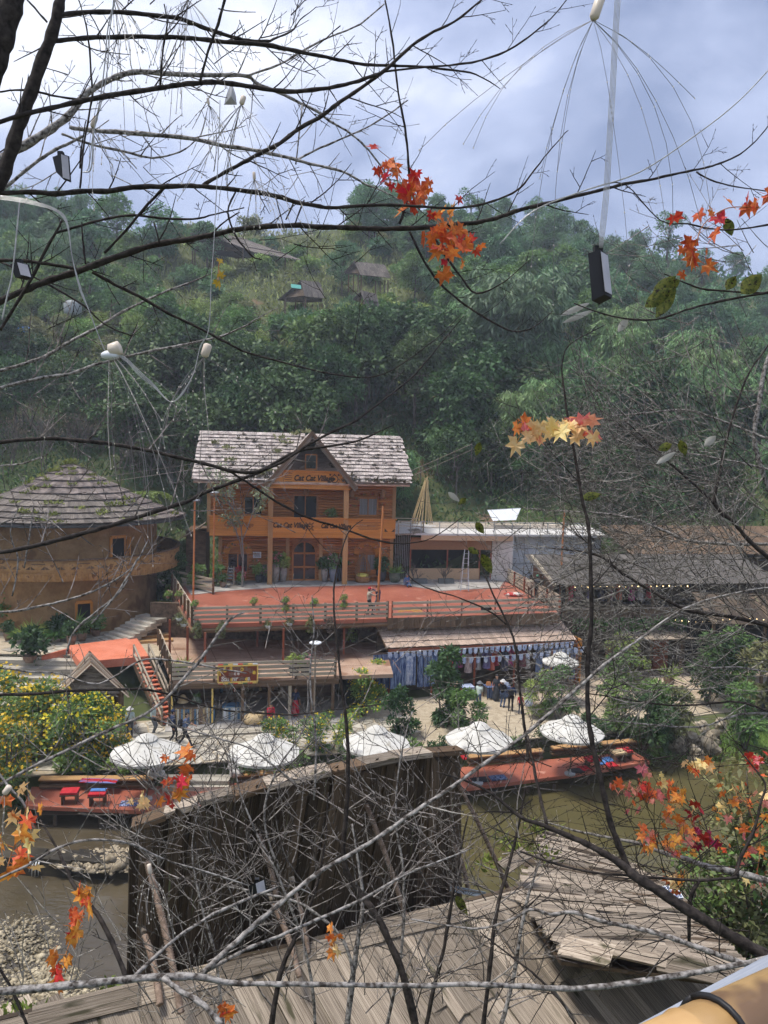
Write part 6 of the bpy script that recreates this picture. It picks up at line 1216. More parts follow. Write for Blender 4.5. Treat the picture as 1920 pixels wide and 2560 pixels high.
for i,(px,py) in enumerate(((486,1515),(634,1508),(713,1506),(713,1526),(785,1510),(859,1500),(859,1518),(478,1545),(446,1490),(420,1490))):
    p=ony(px,py,DF.p(DF.hit(px,py,-.1)[0],-.12,4)[1]) if px>480 else ony(px,py,44.5)
    t=thing('rail_flower_pot','small flower pot hooked on the red deck railing','flower pot',p,0,'flower pots on the deck railing'); b=MB(); b.lathe([(0,-.14),(.09,-.14),(.12,0),(0,-.02)],(0,0,0),10); b.build('pot',pott,t,True,True); b=MB(); b.tube([(0,.1,.1),(0,.14,.02),(0,.1,-.06)],.008,4); b.build('hook',blackp,t,local=True)
    if 'rf' not in PB: PB['rf']=crown_mesh('foliage_mesh',clumps(7,.16,.16,.1,.08,.13,6),170,.12,.06,lf_lite,.3); PB['rb']=crown_mesh('blossom_mesh',clumps(7,.16,.16,.12,.08,.13,6),22,.09,.09,pinkf,0,.9)
    link('foliage',PB['rf'],t); link('blossom',PB['rb'],t)
# climbing plants left of the deck, ferns and shrubs behind
for px,py,z_,s_,mt_,lb in ((405,1490,3.2,.9,lf_mid,'dense green climber at the left corner of the red deck'),(420,1530,2.8,.8,lf_lite,'white flowering climber on the deck corner'),(440,1440,4.6,.9,lf_dark,'dark shrub between the round hut and the house'),(500,1450,4.7,.7,lf_mid,'leafy shrub at the left corner of the house'),(470,1410,4.8,1.0,lf_dark,'tall dark shrub behind the cross braced fence'),(400,1400,4.5,1.0,lf_dark,'dark shrub behind the hut balcony'),(545,1440,4.7,.6,lf_mid,'bright shrub at the left of the porch'),(780,1600,2.5,.9,lf_lite,'banana like green plant at the right end of the terrace'),(880,1650,1.2,.9,lf_lite,'bright leafy climber between terrace and stall'),(850,1560,3.2,.7,lf_mid,'climber on the deck edge above the stall corner')):
    bush('leafy_shrub',lb,'shrub',onz(px,py,z_) if z_<4.4 else onz(px,py+25,4.7),1.0,1.1,1500,.22,mt_,px,pinkf if 'white' in lb else None,30,4,s_,droop=.4)
fr=[]
for px,py,Y,s_,lb in ((325,1235,62,1.5,'large tree fern left of the house'),(372,1230,63,1.4,'tree fern nearest the house eave'),(222,1195,64,1.2,'tree fern behind the conical roof'),(1180,1330,62,1.0,'fern on the bank behind the pavilion')):
    P=[];D=[]; r=random.Random(px)
    for i in range(11):
        a=2*math.pi*i/11+r.uniform(-.2,.2)
        for j in range(22):
            u=j/21; p=Vector((math.cos(a)*1.6*u,math.sin(a)*1.6*u,1.9+.75*u-1.1*u*u))
            for sd_ in (-1,1): P.append(tuple(p)); D.append((-math.sin(a)*sd_+.5*math.cos(a),math.cos(a)*sd_+.5*math.sin(a),-.2))
    V_,F_=leaves(np.array(P),np.array(D),.34*(1-.5*np.tile(np.repeat(np.arange(22)/21,2),11)),.085); b=MB(); b.tube([(0,0,-1),(0,0,1.9)],[.12,.08],7); p=ony(px,py,Y); plant('tree_fern',lb,'fern',[('trunk',b.mesh('fern_trunk',trunkm,True)),('frond',npmesh('fronds',V_,F_,leafmat('leaf_fern',(.12,.19,.035),(.21,.29,.06))))],p-Vector((0,0,2*s_)),0,s_)
# urn on a rock pedestal in the yard
up_=onz(1672,1728,.03); rockpile('rock_pedestal','small pile of rocks carrying the stone urn in the yard',[up_,up_+Vector((.25,0,0)),up_+Vector((-.25,.1,0)),up_+Vector((0,.2,0))],.14,.26,12)
pot('stone urn with arching spiky leaves in the sandy yard',up_+Vector((0,.1,.35)),.62,.36,pott,'spiky',1.25)
# flowers round the house windows
def garland(label,c0,z0,rx,rz,n,frame=H,v=-.25,sp=.14,fmt=pinkf):
    t=thing('flower_garland',label,'flowers',frame.p(c0,v,z0)); r=random.Random(int(c0*10))
    pts=[frame.p(c0+rx*math.cos(a),v-.05*r.random(),z0+rz*math.sin(a)) for a in [(-.35+1.7*i/(n-1))*math.pi*.72+.2 for i in range(n)]]
    tufts('foliage',pts,14,.16,lf_oliv,t,sp,.0); tufts('blossom',pts,11,.15,fmt,t,sp*.9,.1)
garland('ring of pink roses round the lower left window',1.12,6.3,1.25,1.1,9); garland('ring of pink roses round the lower right window',10.65,6.2,1.2,1.15,8); garland('crimson and white flowers round the upper right window',10.65,10.4,1.05,.8,7,H,-.25,.14,mdrd)
# potted flowers on the balcony, egg chair, easel, red stool
pot('yellow flowering pot on the balcony floor',H.p(7.8,-1.0,9.0),.6,.22,pott,'leafy',1.0)
rat=MATS['rattan']; ec=onz(906,1455,4.74); eg=thing('egg_chair','wicker egg swing chair with yellow cushion on the porch','chair',ec+Vector((0,.1,0)),H.ang)
b=MB()
for i in range(15):
    a=-math.pi*.5+(i-7)*.37+math.pi; b.tube([(.42*math.cos(a),.42*math.sin(a),.35),(.58*math.cos(a),.58*math.sin(a),.75),(.52*math.cos(a),.52*math.sin(a),1.25),(.3*math.cos(a),.3*math.sin(a),1.75),(0,0,2.15)],.022,5)
for z,r_ in ((.75,.58),(1.0,.56),(1.25,.52),(1.5,.42)): b.tube([(r_*math.cos(a),r_*math.sin(a),z) for a in [math.pi*.5-2.6+5.2*i/20 for i in range(21)]],.018,4)
b.build('shell',rat,eg,True,True); b=MB(); b.lathe([(.5,0),(.56,.1),(.56,.34),(.5,.42),(0,.42)],(0,0,0),18); b.build('base',rat,eg,True,True); b=MB(); b.ball((0,0,.5),.5,14,8,(1,1,.28)); b.build('seat_cushion',mat('yellow_cushion',(.62,.55,.10),(.7,.64,.16),4,.8),eg,True,True)
ch=onz(935,1455,4.74); t=thing('wooden_chair','small wooden chair right of the egg chair','chair',ch,H.ang+.3)
for i in (-1,1):
    for j in (-1,1): b=MB(); b.box((i*.19,j*.19,.22 if j<0 else .45),(.04,.04,.44 if j<0 else .9)); b.build('leg',logw,t,local=True)
b=MB(); b.box((0,0,.45),(.44,.44,.04)); b.build('seat',logw,t,local=True); b=MB(); b.box((0,.19,.75),(.38,.03,.3)); b.build('backrest',logw,t,local=True)
ea=onz(577,1462,4.74); t=thing('easel_sign','small grey easel with dark notice boards at the left of the porch','sign',ea,H.ang-.3)
for x_ in (-.25,.25): b=MB(); b.bar((x_*1.2,-.2,0),(x_*.8,.05,1.35),.05,.04); b.build('easel_leg',greyw,t,local=True)
b=MB(); b.bar((0,.5,0),(0,.05,1.35),.05,.04); b.build('rear_leg',greyw,t,local=True)
for i in range(4): b=MB(); b.box((0,-.1+.04*i,.5+.22*i),(.42,.03,.17)); b.build('notice_board',potd,t,local=True); b=MB(); b.box((0,-.118+.04*i,.5+.22*i),(.3,.004,.03)); b.build('chalk_line',whitep,t,local=True)
rs_=onz(600,1458,4.74); t=thing('red_draped_table','small table with red cloth and red flowers left of the porch','table',rs_,H.ang)
b=MB(); b.box((0,0,.72),(.7,.6,.04)); b.build('tabletop',brownw,t,local=True); b=MB(); b.box((0,-.31,.48),(.74,.02,.5)); b.box((-.37,0,.48),(.02,.62,.5)); b.box((.37,0,.48),(.02,.62,.5)); b.box((0,0,.75),(.75,.65,.02)); b.build('red_cloth',redc,t,local=True)
for i in (-1,1): b=MB(); b.box((i*.28,0,.36),(.05,.5,.72)); b.build('leg',brownw,t,local=True)
o=link('flower_bunch',crown_mesh('bunch',clumps(8,.25,.15,.95,.12,.2,5),150,.14,.12,redc,0,.6)); o.location=rs_; tag(o,'bunch of red flowers on the red draped table','flowers')
# shop goods: painted slat counter, chest, sack
cn=onz(465,1812,.14); t=thing('slat_counter','curved counter clad in blue, white and brown painted slats','counter',cn+Vector((.2,.5,0)),TF.ang)
pbl=mat('slat_blue',(.07,.16,.27),(.11,.22,.34),3,.7); pwh=mat('slat_white',(.5,.5,.45),(.6,.6,.55),3,.7); pbr=mat('slat_brown',(.2,.13,.08),(.28,.19,.12),3,.7); pye=mat('slat_sand',(.45,.33,.16),(.52,.4,.22),3,.7)
for i in range(28): a=-1.35+2.7*i/27; b=MB(); b.box((0,0,0),(.085,.04,R.uniform(.82,.9))); o=b.build('slat',(pbl,pwh,pbr,pbl,pye)[R.randrange(5)],t,local=True); o.location=(1.15*math.sin(a),-.55*math.cos(a),.44); o.rotation_euler=(0,0,a*.6)
b=MB(); b.lathe([(0,.86),(1.12,.86),(1.12,.9),(0,.9)],(0,0,0),20); b.v=[(x,y*.52,z) for x,y,z in b.v]; b.build('counter_top',darkw,t,local=True)
for x_,lb,m1 in ((-.5,'striped woven hat pile on the slat counter',hatm),(.2,'bowl of green plants on the slat counter',potgn)):
    b=MB(); b.lathe([(.3,0),(.3,.05),(.2,.1),(.24,.12),(.23,.2),(.16,.25),(.17,.3),(.08,.38),(0,.4)],(0,0,0),14); o=b.build('counter_goods',m1,None,True); o.location=cn+Vector((.2+x_,.5,1.05)); tag(o,lb,'goods')
    if 'green' in lb: link('sprig',rosette(40,.25,.06,lf_mid,.8,.35),o)
bx_=onz(585,1795,.14); t=thing('white_chest','pale blue and white painted chest inside the shop front','chest',bx_,TF.ang)
for c,d_,m1,nm in (((0,0,.35),(1.2,.6,.7),pwh,'chest_body'),((0,0,.73),(1.26,.66,.06),pbl,'chest_lid')): b=MB(); b.box(c,d_); b.build(nm,m1,t,local=True)
for i in range(5): b=MB(); b.box((-.48+i*.24,-.31,.35),(.12,.02,.6)); b.build('painted_strip',pbl if i%2 else whitep,t,local=True)
for i in range(14): 
    s_=2.5+i*.24; b=MB(); b.lathe([(0,0),(.07,0),(.09,.12),(.05,.2),(.06,.24),(0,.24)],(0,0,0),9); o=b.build('shop_goods',(pbl,pwh,bw,sred,pye)[i%5],None,True); o.location=TF.p(s_,3.2,.74+.5*(i%3)); tag(o,'small painted jar on the shelves inside the souvenir shop','jar','jars on the souvenir shop shelves')
b=MB(); b.ball((0,0,.3),.42,12,9,(1.3,.9,.75)); b.v=[(x*(1+R.uniform(-.1,.1)),y*(1+R.uniform(-.1,.1)),max(0,z+R.uniform(-.05,.05))) for x,y,z in b.v]; sk=b.build('burlap_sack',hatm,None,True); sk.location=onz(632,1812,.1); tag(sk,'crumpled burlap sack lying before the souvenir shop','sack'); b=MB(); b.tube([(.35,0,.45),(.5,0,.6),(.6,.05,.62)],[.2,.1,.14],8); b.build('sack_neck',hatm,sk,True,True)
# disc topped lamp post
lp=onz(785,1815,0); t=thing('disc_lamp','grey lamp post with flat white disc before the souvenir shop','lamp post',lp); tpz=ony(785,1607,lp.y).z; plank('post',lp,Vector((lp.x,lp.y,tpz)),.1,.1,greyw,t,up=(0,1,0),shape='rod'); b=MB(); b.lathe([(0,.05),(.3,.04),(.34,0),(.3,-.04),(0,-.05)],(lp.x,lp.y,tpz),18); b.build('disc',whitep,t,True)
# green bank and grass at the right of the pond, small floats
def turf(name,label,c,rx,ry,n,mt,ln=.3,z=None):
    X=NR.normal(size=n)*rx+c[0]; Y_=NR.normal(size=n)*ry+c[1]; Z=np.full(n,c[2]); D=NR.normal(size=(n,3))*.5; D[:,2]=1; V,Fq=leaves(np.stack([X,Y_,Z],1),D,ln*(.5+NR.random(n)),ln*.16,.3); return tag(link(name,npmesh(name,V,Fq,mt)),label,'grass',kind='stuff')
c=onz(1870,1860,-1.0); turf('pond_grass','bright grass on the pond bank at the right edge',c,1.6,1.0,4500,lf_lite,.35); c=onz(1640,1890,-1.1); turf('pond_reeds','dark grass under the platform tip',c,1.6,.5,1400,lf_mid,.4)
c=onz(20,1990,-1.2); turf('stream_weeds','weeds on the stream bank at the left end of the platform',c,1.2,.8,1500,lf_dark,.3)
# ---- huts up on the hillside
def hillhut(label,Y,apex,ridge_end,eaveL,eaveR,foot,green=False):
    rg0,rg1=ony(*apex,Y),ony(*ridge_end,Y+3); t=thing('hillside_hut',label,'hut',ony(*foot,Y)); L_=(rg1-rg0); wL,wR=ony(*eaveL,Y-.5),ony(*eaveR,Y-1.5)
    for wall_,nm in ((wL,'a'),(wR,'b')):
        dr=wall_-rg0; nvv=L_.cross(dr).normalized(); nvv=nvv if nvv.z>0 else -nvv; n_=12
        for i in range(n_): 
            a=rg0+L_*(i/n_)*1.25; 
            for j in range(3): plank('roof_board',a+dr*(j/3)+nvv*.04,a+dr*((j+1.15)/3)+nvv*.0,L_.length*1.25/n_*1.02,.06,greyr if False else shinh,t,up=nvv,k=(i+j)%4,jit=.04)
    b=MB(); b.prism([rg0.lerp(wL,.95)+L_*.1,rg0.lerp(wR,.95)+L_*.1,rg0-Vector((0,0,.4))+L_*.1],L_.normalized()*.1); b.build('gable',darkw,t)
    f=ony(*foot,Y); zf=f.z; zw=(wL.z+wR.z)/2
    b=MB(); a0,a1=rg0.lerp(wL,.8),rg0.lerp(wR,.8); b.prism([Vector((a0.x,a0.y,zf+.9))+L_*.12,Vector((a1.x,a1.y,zf+.9))+L_*.12,Vector((a1.x,a1.y,zf+.9))+L_*1.15,Vector((a0.x,a0.y,zf+.9))+L_*1.15],(0,0,zw-zf-.7)); b.build('wall',darkw,t)
    for q in (.8,.3): 
        for e_ in (wL,wR):
            for k in (.05,1.15): p=rg0.lerp(e_,q)+L_*k; plank('post',Vector((p.x,p.y,zf-1.5)),Vector((p.x,p.y,zw)),.16,.16,brownw,t,up=(0,1,0))
    if green: plank('green_sheet',rg0.lerp(wL,.45)+Vector((.6,-1.2,.3)),rg0.lerp(wL,.75)+Vector((1.5,-1.4,.5)),1.2,.05,mat('green_sheet',(.10,.36,.30),(.15,.45,.38),2,.5),t)
hillhut('highest thatched hut on stilts near the left skyline',112,(486,574),(585,592),(474,606),(632,628),(616,648)); hillhut('plank hut with a green sheet on its gable on the mid slope',96,(754,702),(792,706),(700,748),(764,740),(742,775),True); hillhut('hut half hidden by trees right of the green sheeted one',104,(889,655),(950,662),(864,682),(903,686),(893,702)); hillhut('low grey roof among the trees below the third hut',90,(905,728),(935,735),(884,748),(912,765),(900,772))
BK=[[('stem',trunk_mesh('stem_mesh',1.2,.06,[],90+i)),('foliage',crown_mesh('foliage_mesh',clumps(13,1.3,.75,.9,.45,.8,90+i),1300,.34,.17,m_,.25,.3))] for i,m_ in enumerate((lf_oliv,lf_lite,lf_mid,lf_far))]
r9=random.Random(12)
def hbush(px,py_or_Y,s_,lb,grp):
    d=ray(px,1110); Y=py_or_Y; x=d.x*Y/d.y; plant('hillside_bush',('rounded bush '+where(px,Y)) if 'scattered' in lb else lb,'bush',BK[r9.randrange(4)],(x,Y,landz(x,Y)-.1),r9.random()*6,s_*r9.uniform(.8,1.2),grp)
for i in range(95): hbush(r9.uniform(-60,1150),r9.uniform(84,134),r9.uniform(.8,1.7),'low rounded bush scattered on the open grassy hillside','bushes on the open hillside')
for px,Y,s_ in ((500,109,1.3),(560,109,1.1),(610,109,1.2),(640,110,1.3),(470,109,1.5),(700,93,1.2),(730,92,1.2),(760,92,1.3),(790,93,1.5),(860,101,1.2),(890,101,1.1),(925,101,1.4),(945,102,1.4),(880,88,1.3),(915,88,1.2)): hbush(px,Y,s_,'bush growing against the stilts of a hillside hut','bushes around the hillside huts')
# small things on the left slope: white tank, pale fence, blue tarp
b=MB(); tk=ony(182,790,92); b.lathe([(0,0),(.9,0),(1.0,.3),(1.0,1.4),(.6,1.75),(0,1.85)],tk,18); tag(b.build('water_tank',mat('pale_tank',(.20,.22,.22),(.28,.30,.30),3,.5),None,True),'round pale water tank on the left hillside','tank')
t=thing('picket_fence','short pale picket fence on the left hillside','fence',ony(335,800,92))
for i in range(9): p=ony(315+i*5.2,790,92); plank('picket',p,p-Vector((0,0,1.4)),.16,.05,railw,t,up=(0,1,0))
for z in (0,1): plank('rail',ony(312,792+12*z,92.1),ony(362,792+12*z,92.1),.1,.05,railw,t)
b=MB(); p=ony(75,830,90); b.ball(p,1.2,9,6,(1.3,.8,.5)); b.v=[(x+R.uniform(-.15,.15),y,z+R.uniform(-.15,.15)) for x,y,z in b.v]; tag(b.build('blue_tarp',mat('blue_tarp',(.03,.18,.55),(.06,.28,.7),2,.4)),'crumpled bright blue tarpaulin on the left hillside','tarp')
# bamboo fence lines on the bank
for lb,p,q in (('bamboo pole fence rising behind the round hut',(240,1195),(480,1160)),('bamboo pole fence on the bank right of the house roof',(1010,1185),(1180,1110))):
    t=thing('bamboo_fence',lb,'fence',ony(*p,64)); 
    for k in (0,14): plank('rail',ony(p[0],p[1]+k,64),ony(q[0],q[1]+k,66),.05,.05,greyw,t,shape='rod')
    for i in range(5): a=ony(p[0]+(q[0]-p[0])*i/4,p[1]+(q[1]-p[1])*i/4-4,64+.5*i); plank('post',a,a-Vector((0,0,1.5)),.08,.08,trunkm,t,up=(0,1,0),shape='rod')
# ================================================================ BARE TREES in front of the viewer
CAMP=Vector((0,0,CZ))
def up3(x,y,d): return CAMP+ray(x,y)*d
def smooth(pts,k=4):
    P=[pts[0]]+list(pts)+[pts[-1]]; o=[]
    for i in range(1,len(P)-2):
        p0,p1,p2,p3=P[i-1:i+3]
        for j in range(k):
            t=j/k; o.append(tuple(.5*((2*b)+(-a+c)*t+(2*a-5*b+4*c-d)*t*t+(-a+3*b-3*c+d)*t**3) for a,b,c,d in zip(p0,p1,p2,p3)))
    o.append(tuple(pts[-1])); return o
fr_=random.Random(77)
class Bare:
    def __init__(s,label,base,d,mt,bias=-1.2): s.t=thing('bare_tree',label,'tree',base); s.d=d; s.mt=mt; s.tw=MB(); s.bias=bias; s.n=0
    def limb(s,pts,d0=None,d1=None,tw=1.0,name='limb',mt=None,ln=1.0):
        d0=d0 or s.d; d1=d1 or d0; q=smooth([p if len(p)==3 else (*p,None) for p in pts] if False else pts,4); n=len(q); P=[];rd=[]
        for i,(x,y,w_) in enumerate(q):
            d=d0+(d1-d0)*i/(n-1); wob=1+.10*math.sin(i*1.9+n)+fr_.uniform(-.05,.05); P.append(up3(x+fr_.uniform(-.8,.8),y+fr_.uniform(-.8,.8),d)); rd.append(max(.0012,.5*w_*wob*d/F))
        b=MB(); b.tube(P,rd,9 if pts[0][2]>9 else 6); b.build(name,mt or s.mt,s.t,True)
        # side twigs
        acc=0; side=1
        for i in range(1,n):
            x0,y0,w0=q[i-1]; x1,y1,w1=q[i]; L_=math.hypot(x1-x0,y1-y0); acc+=L_
            step=fr_.uniform(42,85)/max(tw,.05)
            if acc>step:
                acc=0; side=-side if fr_.random()<.75 else side; a=math.atan2(y1-y0,x1-x0)+side*fr_.uniform(.45,1.15); d=d0+(d1-d0)*i/(n-1)
                s.twig(x1,y1,a,fr_.uniform(35,150)*(1 if w1>4 else .6)*ln,min(w1*.45,4.2),d,2)
    def twig(s,x,y,a,L_,w_,d,lev,k=None):
        w_=max(w_*1.0,1.6); n=max(3,int(L_/22)); X,Y,D=x,y,d; pts=[(X,Y,D)]; da=fr_.uniform(-.06,.06); dd=fr_.uniform(-.25,.25)*L_/n/F*d
        for i in range(n):
            a+=da+fr_.uniform(-.10,.10)
            if s.bias: a+=(.05 if math.cos(a)*s.bias<0 else -.05)*.8*(1 if math.sin(a)>-.9 else 0)*-1
            X+=math.cos(a)*L_/n; Y+=math.sin(a)*L_/n; D+=dd; pts.append((X,Y,D))
        m=len(pts); s.tw.tube([up3(*p) for p in pts],[max(.0008,.5*w_*(1-.55*i/(m-1))*d/F) for i in range(m)],4,False); s.n+=1
        # bud at the tip and along the twig
        e_=pts[-1]; f_=(e_[0]+math.cos(a)*7,e_[1]+math.sin(a)*7,e_[2]); s.tw.tube([up3(*e_),up3((e_[0]+f_[0])/2,(e_[1]+f_[1])/2,e_[2]),up3(*f_)],[.0008*d*.5,max(.0012,.85*d/F),.0002],4,False)
        sd=1
        for i in range(1,m-1):
            sd=-sd; b_=math.atan2(pts[i+1][1]-pts[i][1],pts[i+1][0]-pts[i][0])
            if lev>0 and fr_.random()<.38: s.twig(*pts[i][:2],b_+sd*fr_.uniform(.4,1.0),L_*fr_.uniform(.25,.55),w_*.65,pts[i][2],lev-1)
            elif fr_.random()<.6:
                c=b_+sd*fr_.uniform(.5,.9); l_=fr_.uniform(4,9); s.tw.tube([up3(*pts[i]),up3(pts[i][0]+math.cos(c)*l_,pts[i][1]+math.sin(c)*l_,pts[i][2])],[max(.0009,.9*d/F),.0006],4,False)
    def fill(s,n,box,ang,L0,L1,w0,w1,d0,d1,lev=2):
        x0,x1,y0,y1=box
        for i in range(n): s.twig(fr_.uniform(x0,x1),fr_.uniform(y0,y1),fr_.uniform(*ang),fr_.uniform(L0,L1),fr_.uniform(w0,w1),fr_.uniform(d0,d1),lev)
    def done(s,mt=None): tag(s.tw.build('twigs',mt or (twigm if s.mt is bark else s.mt),s.t,True),kind='stuff')
# ---- tree A: dark leaning trunks at the upper left
A=Bare('dark leaning tree at the upper left with long level limbs across the sky',up3(-40,900,3.4),3.4,barkd)
A.limb([(160,-60,25),(150,0,26),(135,70,28),(105,150,30),(75,235,31),(45,320,32),(20,400,33),(-20,500,34)],3.2,3.2,.25,'trunk')
A.limb([(40,-60,60),(28,0,58),(10,90,50),(-6,160,42),(-30,240,38)],3.0,3.0,.2,'trunk')
A.limb([(150,38,11),(200,31,11),(300,31,11),(380,38,11),(450,47,11),(480,58,10),(526,75,10),(575,91,9),(619,101,8),(668,103,7),(691,95,5),(729,78,4),(750,50,3),(790,18,2)],3.2,3.8)
A.limb([(130,105,10),(185,97,11),(300,92,11),(410,93,11),(480,96,11),(560,105,11),(660,112,11),(740,128,10),(800,140,9),(860,152,8),(900,160,8),(960,164,7),(1040,166,6),(1130,176,5),(1190,186,4),(1250,222,2)],3.2,3.8)
A.limb([(-10,308,10),(70,283,12),(150,265,12),(240,245,13),(320,232,13),(400,220,12),(440,213,12),(500,207,12),(560,207,12),(640,218,11),(720,229,11),(800,223,10),(880,207,9),(930,190,9),(960,178,9),(1018,124,8),(1070,87,7),(1134,55,6),(1200,3,5),(1225,-30,4)],3.0,3.6)
A.limb([(505,465,9),(560,432,9),(620,400,10),(660,378,10),(700,358,10),(750,320,10),(805,290,10),(840,262,10),(900,222,9),(960,178,9)],3.3,3.45)
A.limb([(-10,484,11),(70,480,12),(140,484,13),(200,478,13),(270,478,13),(330,468,13),(420,466,12),(480,465,11),(530,468,11),(600,475,11),(690,490,12),(740,505,11),(800,516,10),(830,519,9),(900,515,8),(960,512,8),(1040,515,7),(1130,520,6),(1200,512,6),(1260,493,5),(1300,470,5),(1340,420,4),(1380,370,3),(1420,325,2)],3.2,3.5)
A.limb([(60,-10,4),(95,30,5),(118,55,6)],3.3,3.3,.5); A.limb([(195,-5,3),(215,60,4),(225,140,5),(230,220,5)],3.2,3.2,.8)
A.limb([(565,-10,8),(545,60,8),(520,130,7),(500,205,7)],3.1,3.2,.5); A.limb([(410,10,3),(418,60,4),(408,120,5),(400,215,5)],3.1,3.2,.6)
A.limb([(200,470,5),(208,380,5),(222,290,5),(232,230,6)],3.0,3.0,.4); A.limb([(-5,230,4),(60,225,5),(130,238,5),(200,250,5)],3.2,3.2)
A.limb([(960,179,5),(1064,168,5),(1180,156,5),(1267,127,5),(1336,81,4),(1388,35,3),(1420,-5,3)],3.6,4.0)
A.limb([(998,561,7),(1021,492,6),(1021,405,6),(1012,318,6),(995,231,5),(983,116,5),(963,0,4)],3.9,3.7,.6)
A.fill(16,(140,900,-10,200),(0,6.28),60,170,2.5,4,3.4,4.2); A.done()
# ---- tree B: paler limbs behind it
Bt=Bare('grey barked tree at the upper left whose pale limb arches right',up3(-60,800,5),5,bark)
Bt.limb([(-10,402,20),(60,365,21),(130,320,20),(175,285,18),(210,240,16),(245,215,14),(290,193,14),(340,180,13),(420,184,12),(480,187,11),(560,188,10),(619,190,9),(642,208,8),(697,231,8),(755,260,7),(792,278,7),(827,304,6),(879,336,5),(923,376,5),(955,420,4),(975,450,3)],4.8,5.2,1.2)
Bt.limb([(174,318,9),(208,324,10),(289,330,11),(376,336,11),(480,347,10),(567,365,10),(654,379,9),(740,399,8),(784,412,7),(856,428,6),(914,460,5),(955,477,4),(1000,500,3)],4.8,5.0,1.2)
Bt.limb([(6,474,8),(35,451,8),(87,408,8),(130,379,8),(165,362,7),(208,340,6)],4.8,4.8,.6)
Bt.limb([(619,190,6),(700,160,5),(760,125,5),(830,90,4),(900,60,4),(960,10,3)],5.0,5.3,1.0); Bt.limb([(755,262,4),(740,410,4)],5,5,.3)
Bt.limb([(740,400,5),(800,370,5),(880,336,4),(950,300,4),(1020,250,3)],5,5.3,1); Bt.limb([(155,335,6),(230,362,6),(310,378,6),(380,395,5),(450,380,4),(490,350,3)],4.9,5,1.3)
Bt.fill(22,(150,900,200,440),(0,6.28),50,150,2.2,3.6,4.8,5.6); Bt.done()
# ---- tree C: the long limb that crosses the whole frame
C=Bare('long dark limb crossing the whole frame above the hillside',up3(-60,1100,3.8),3.8,barkd)
C.limb([(-20,762,16),(72,721,16),(130,698,17),(197,677,17),(289,643,16),(390,611,15),(480,597,14),(552,582,13),(610,571,13),(726,563,13),(798,567,13),(880,570,13),(960,572,12),(1040,570,12),(1120,563,12),(1190,556,11),(1240,545,10),(1300,525,10),(1380,505,9),(1440,490,9),(1500,475,8),(1560,460,8),(1620,450,7),(1700,432,6),(1760,420,5),(1800,408,5),(1850,385,4),(1890,352,3),(1920,315,3)],3.6,4.2,.8)
C.limb([(1024,579,6),(1058,649,6),(1099,707,6),(1151,753,5),(1220,799,5),(1284,828,4),(1336,817,3),(1382,776,2)],3.9,3.9,.8); C.limb([(1076,574,6),(1116,643,6),(1151,690,5),(1191,733,5),(1261,704,3),(1325,649,2)],3.9,3.9,.8)
C.limb([(231,680,9),(289,712,8),(347,741,8),(415,780,7),(480,812,6),(567,857,6),(613,880,5),(671,896,5),(741,915,4),(868,941,4),(960,935,3),(1060,870,3),(1110,830,2),(1150,787,2)],3.7,4.2,.8)
C.limb([(0,825,8),(35,770,8),(72,709,8),(116,622,8),(139,582,6),(156,550,5)],3.6,3.6,.4); C.limb([(139,582,6),(200,565,6),(260,548,6),(330,538,6),(400,545,6),(480,548,5),(540,535,4),(610,520,3)],3.6,3.8,.7)
C.limb([(262,632,6),(320,570,6),(370,510,7),(420,460,7)],3.7,3.6,.5); C.limb([(-5,650,9),(60,652,9),(120,660,8),(190,672,8)],3.6,3.6,.5); C.limb([(0,655,5),(100,700,5),(210,765,5),(260,810,4),(330,840,3)],4,4,.7)
C.limb([(590,478,5),(570,530,5),(590,590,5),(630,640,4),(655,648,3)],3.5,3.5,.3)
for p in ([(200,420,5),(205,360,4),(215,300,3)],[(735,505,5),(715,550,4)],[(760,500,5),(738,560,4)],[(214,660,5),(207,600,5),(205,555,3)],[(400,610,5),(385,555,3)],[(530,585,4),(560,555,4),(600,530,3)]): C.limb(p,3.6,3.6,.5)
C.fill(16,(100,1000,560,900),(-2.6,.3),60,170,2.2,4,3.8,4.5); C.done()
# ---- tree D: pale branches on the left, over the round hut
D_=Bare('tree of pale bare branches sweeping up across the round hut and house',up3(-60,1800,5.2),5.2,bark)
D_.limb([(-10,973,8),(47,957,8),(110,943,8),(172,935,8),(226,916,7),(282,901,7),(392,874,6),(455,863,6),(552,840,5),(610,816,4),(654,790,3),(694,770,2)],5,5.4,.9)
D_.limb([(-10,930,8),(63,909,8),(125,885,8),(174,854,8),(240,822,8),(289,790,7),(367,750,6),(434,721,5),(480,705,4),(523,686,3)],5,5.4,.9)
D_.limb([(-10,1107,10),(78,1098,10),(141,1097,10),(219,1103,10),(282,1111,10),(370,1126,9),(439,1142,9),(522,1162,9),(587,1179,9),(645,1179,8),(707,1154,7),(776,1108,7),(846,1073,6),(892,1050,5),(960,999,4),(1035,938,4),(1122,834,3),(1160,790,2)],4.6,5.2,.6,mt=barkd)
D_.limb([(-10,1383,11),(82,1366,12),(157,1347,12),(238,1325,12),(313,1303,11),(408,1272,11),(470,1253,10),(518,1229,10),(587,1204,9),(653,1177,9),(740,1130,8),(830,1115,6),(900,1100,5),(985,1062,3)],4.6,5.2,.6,mt=barkd)
D_.limb([(572,1177,6),(634,1216,6),(711,1266,6),(780,1297,6),(865,1324,5),(942,1351,5),(1008,1359,4),(1062,1351,3),(1100,1333,3),(1160,1290,2)],4.9,5.2,.7,mt=barkd)
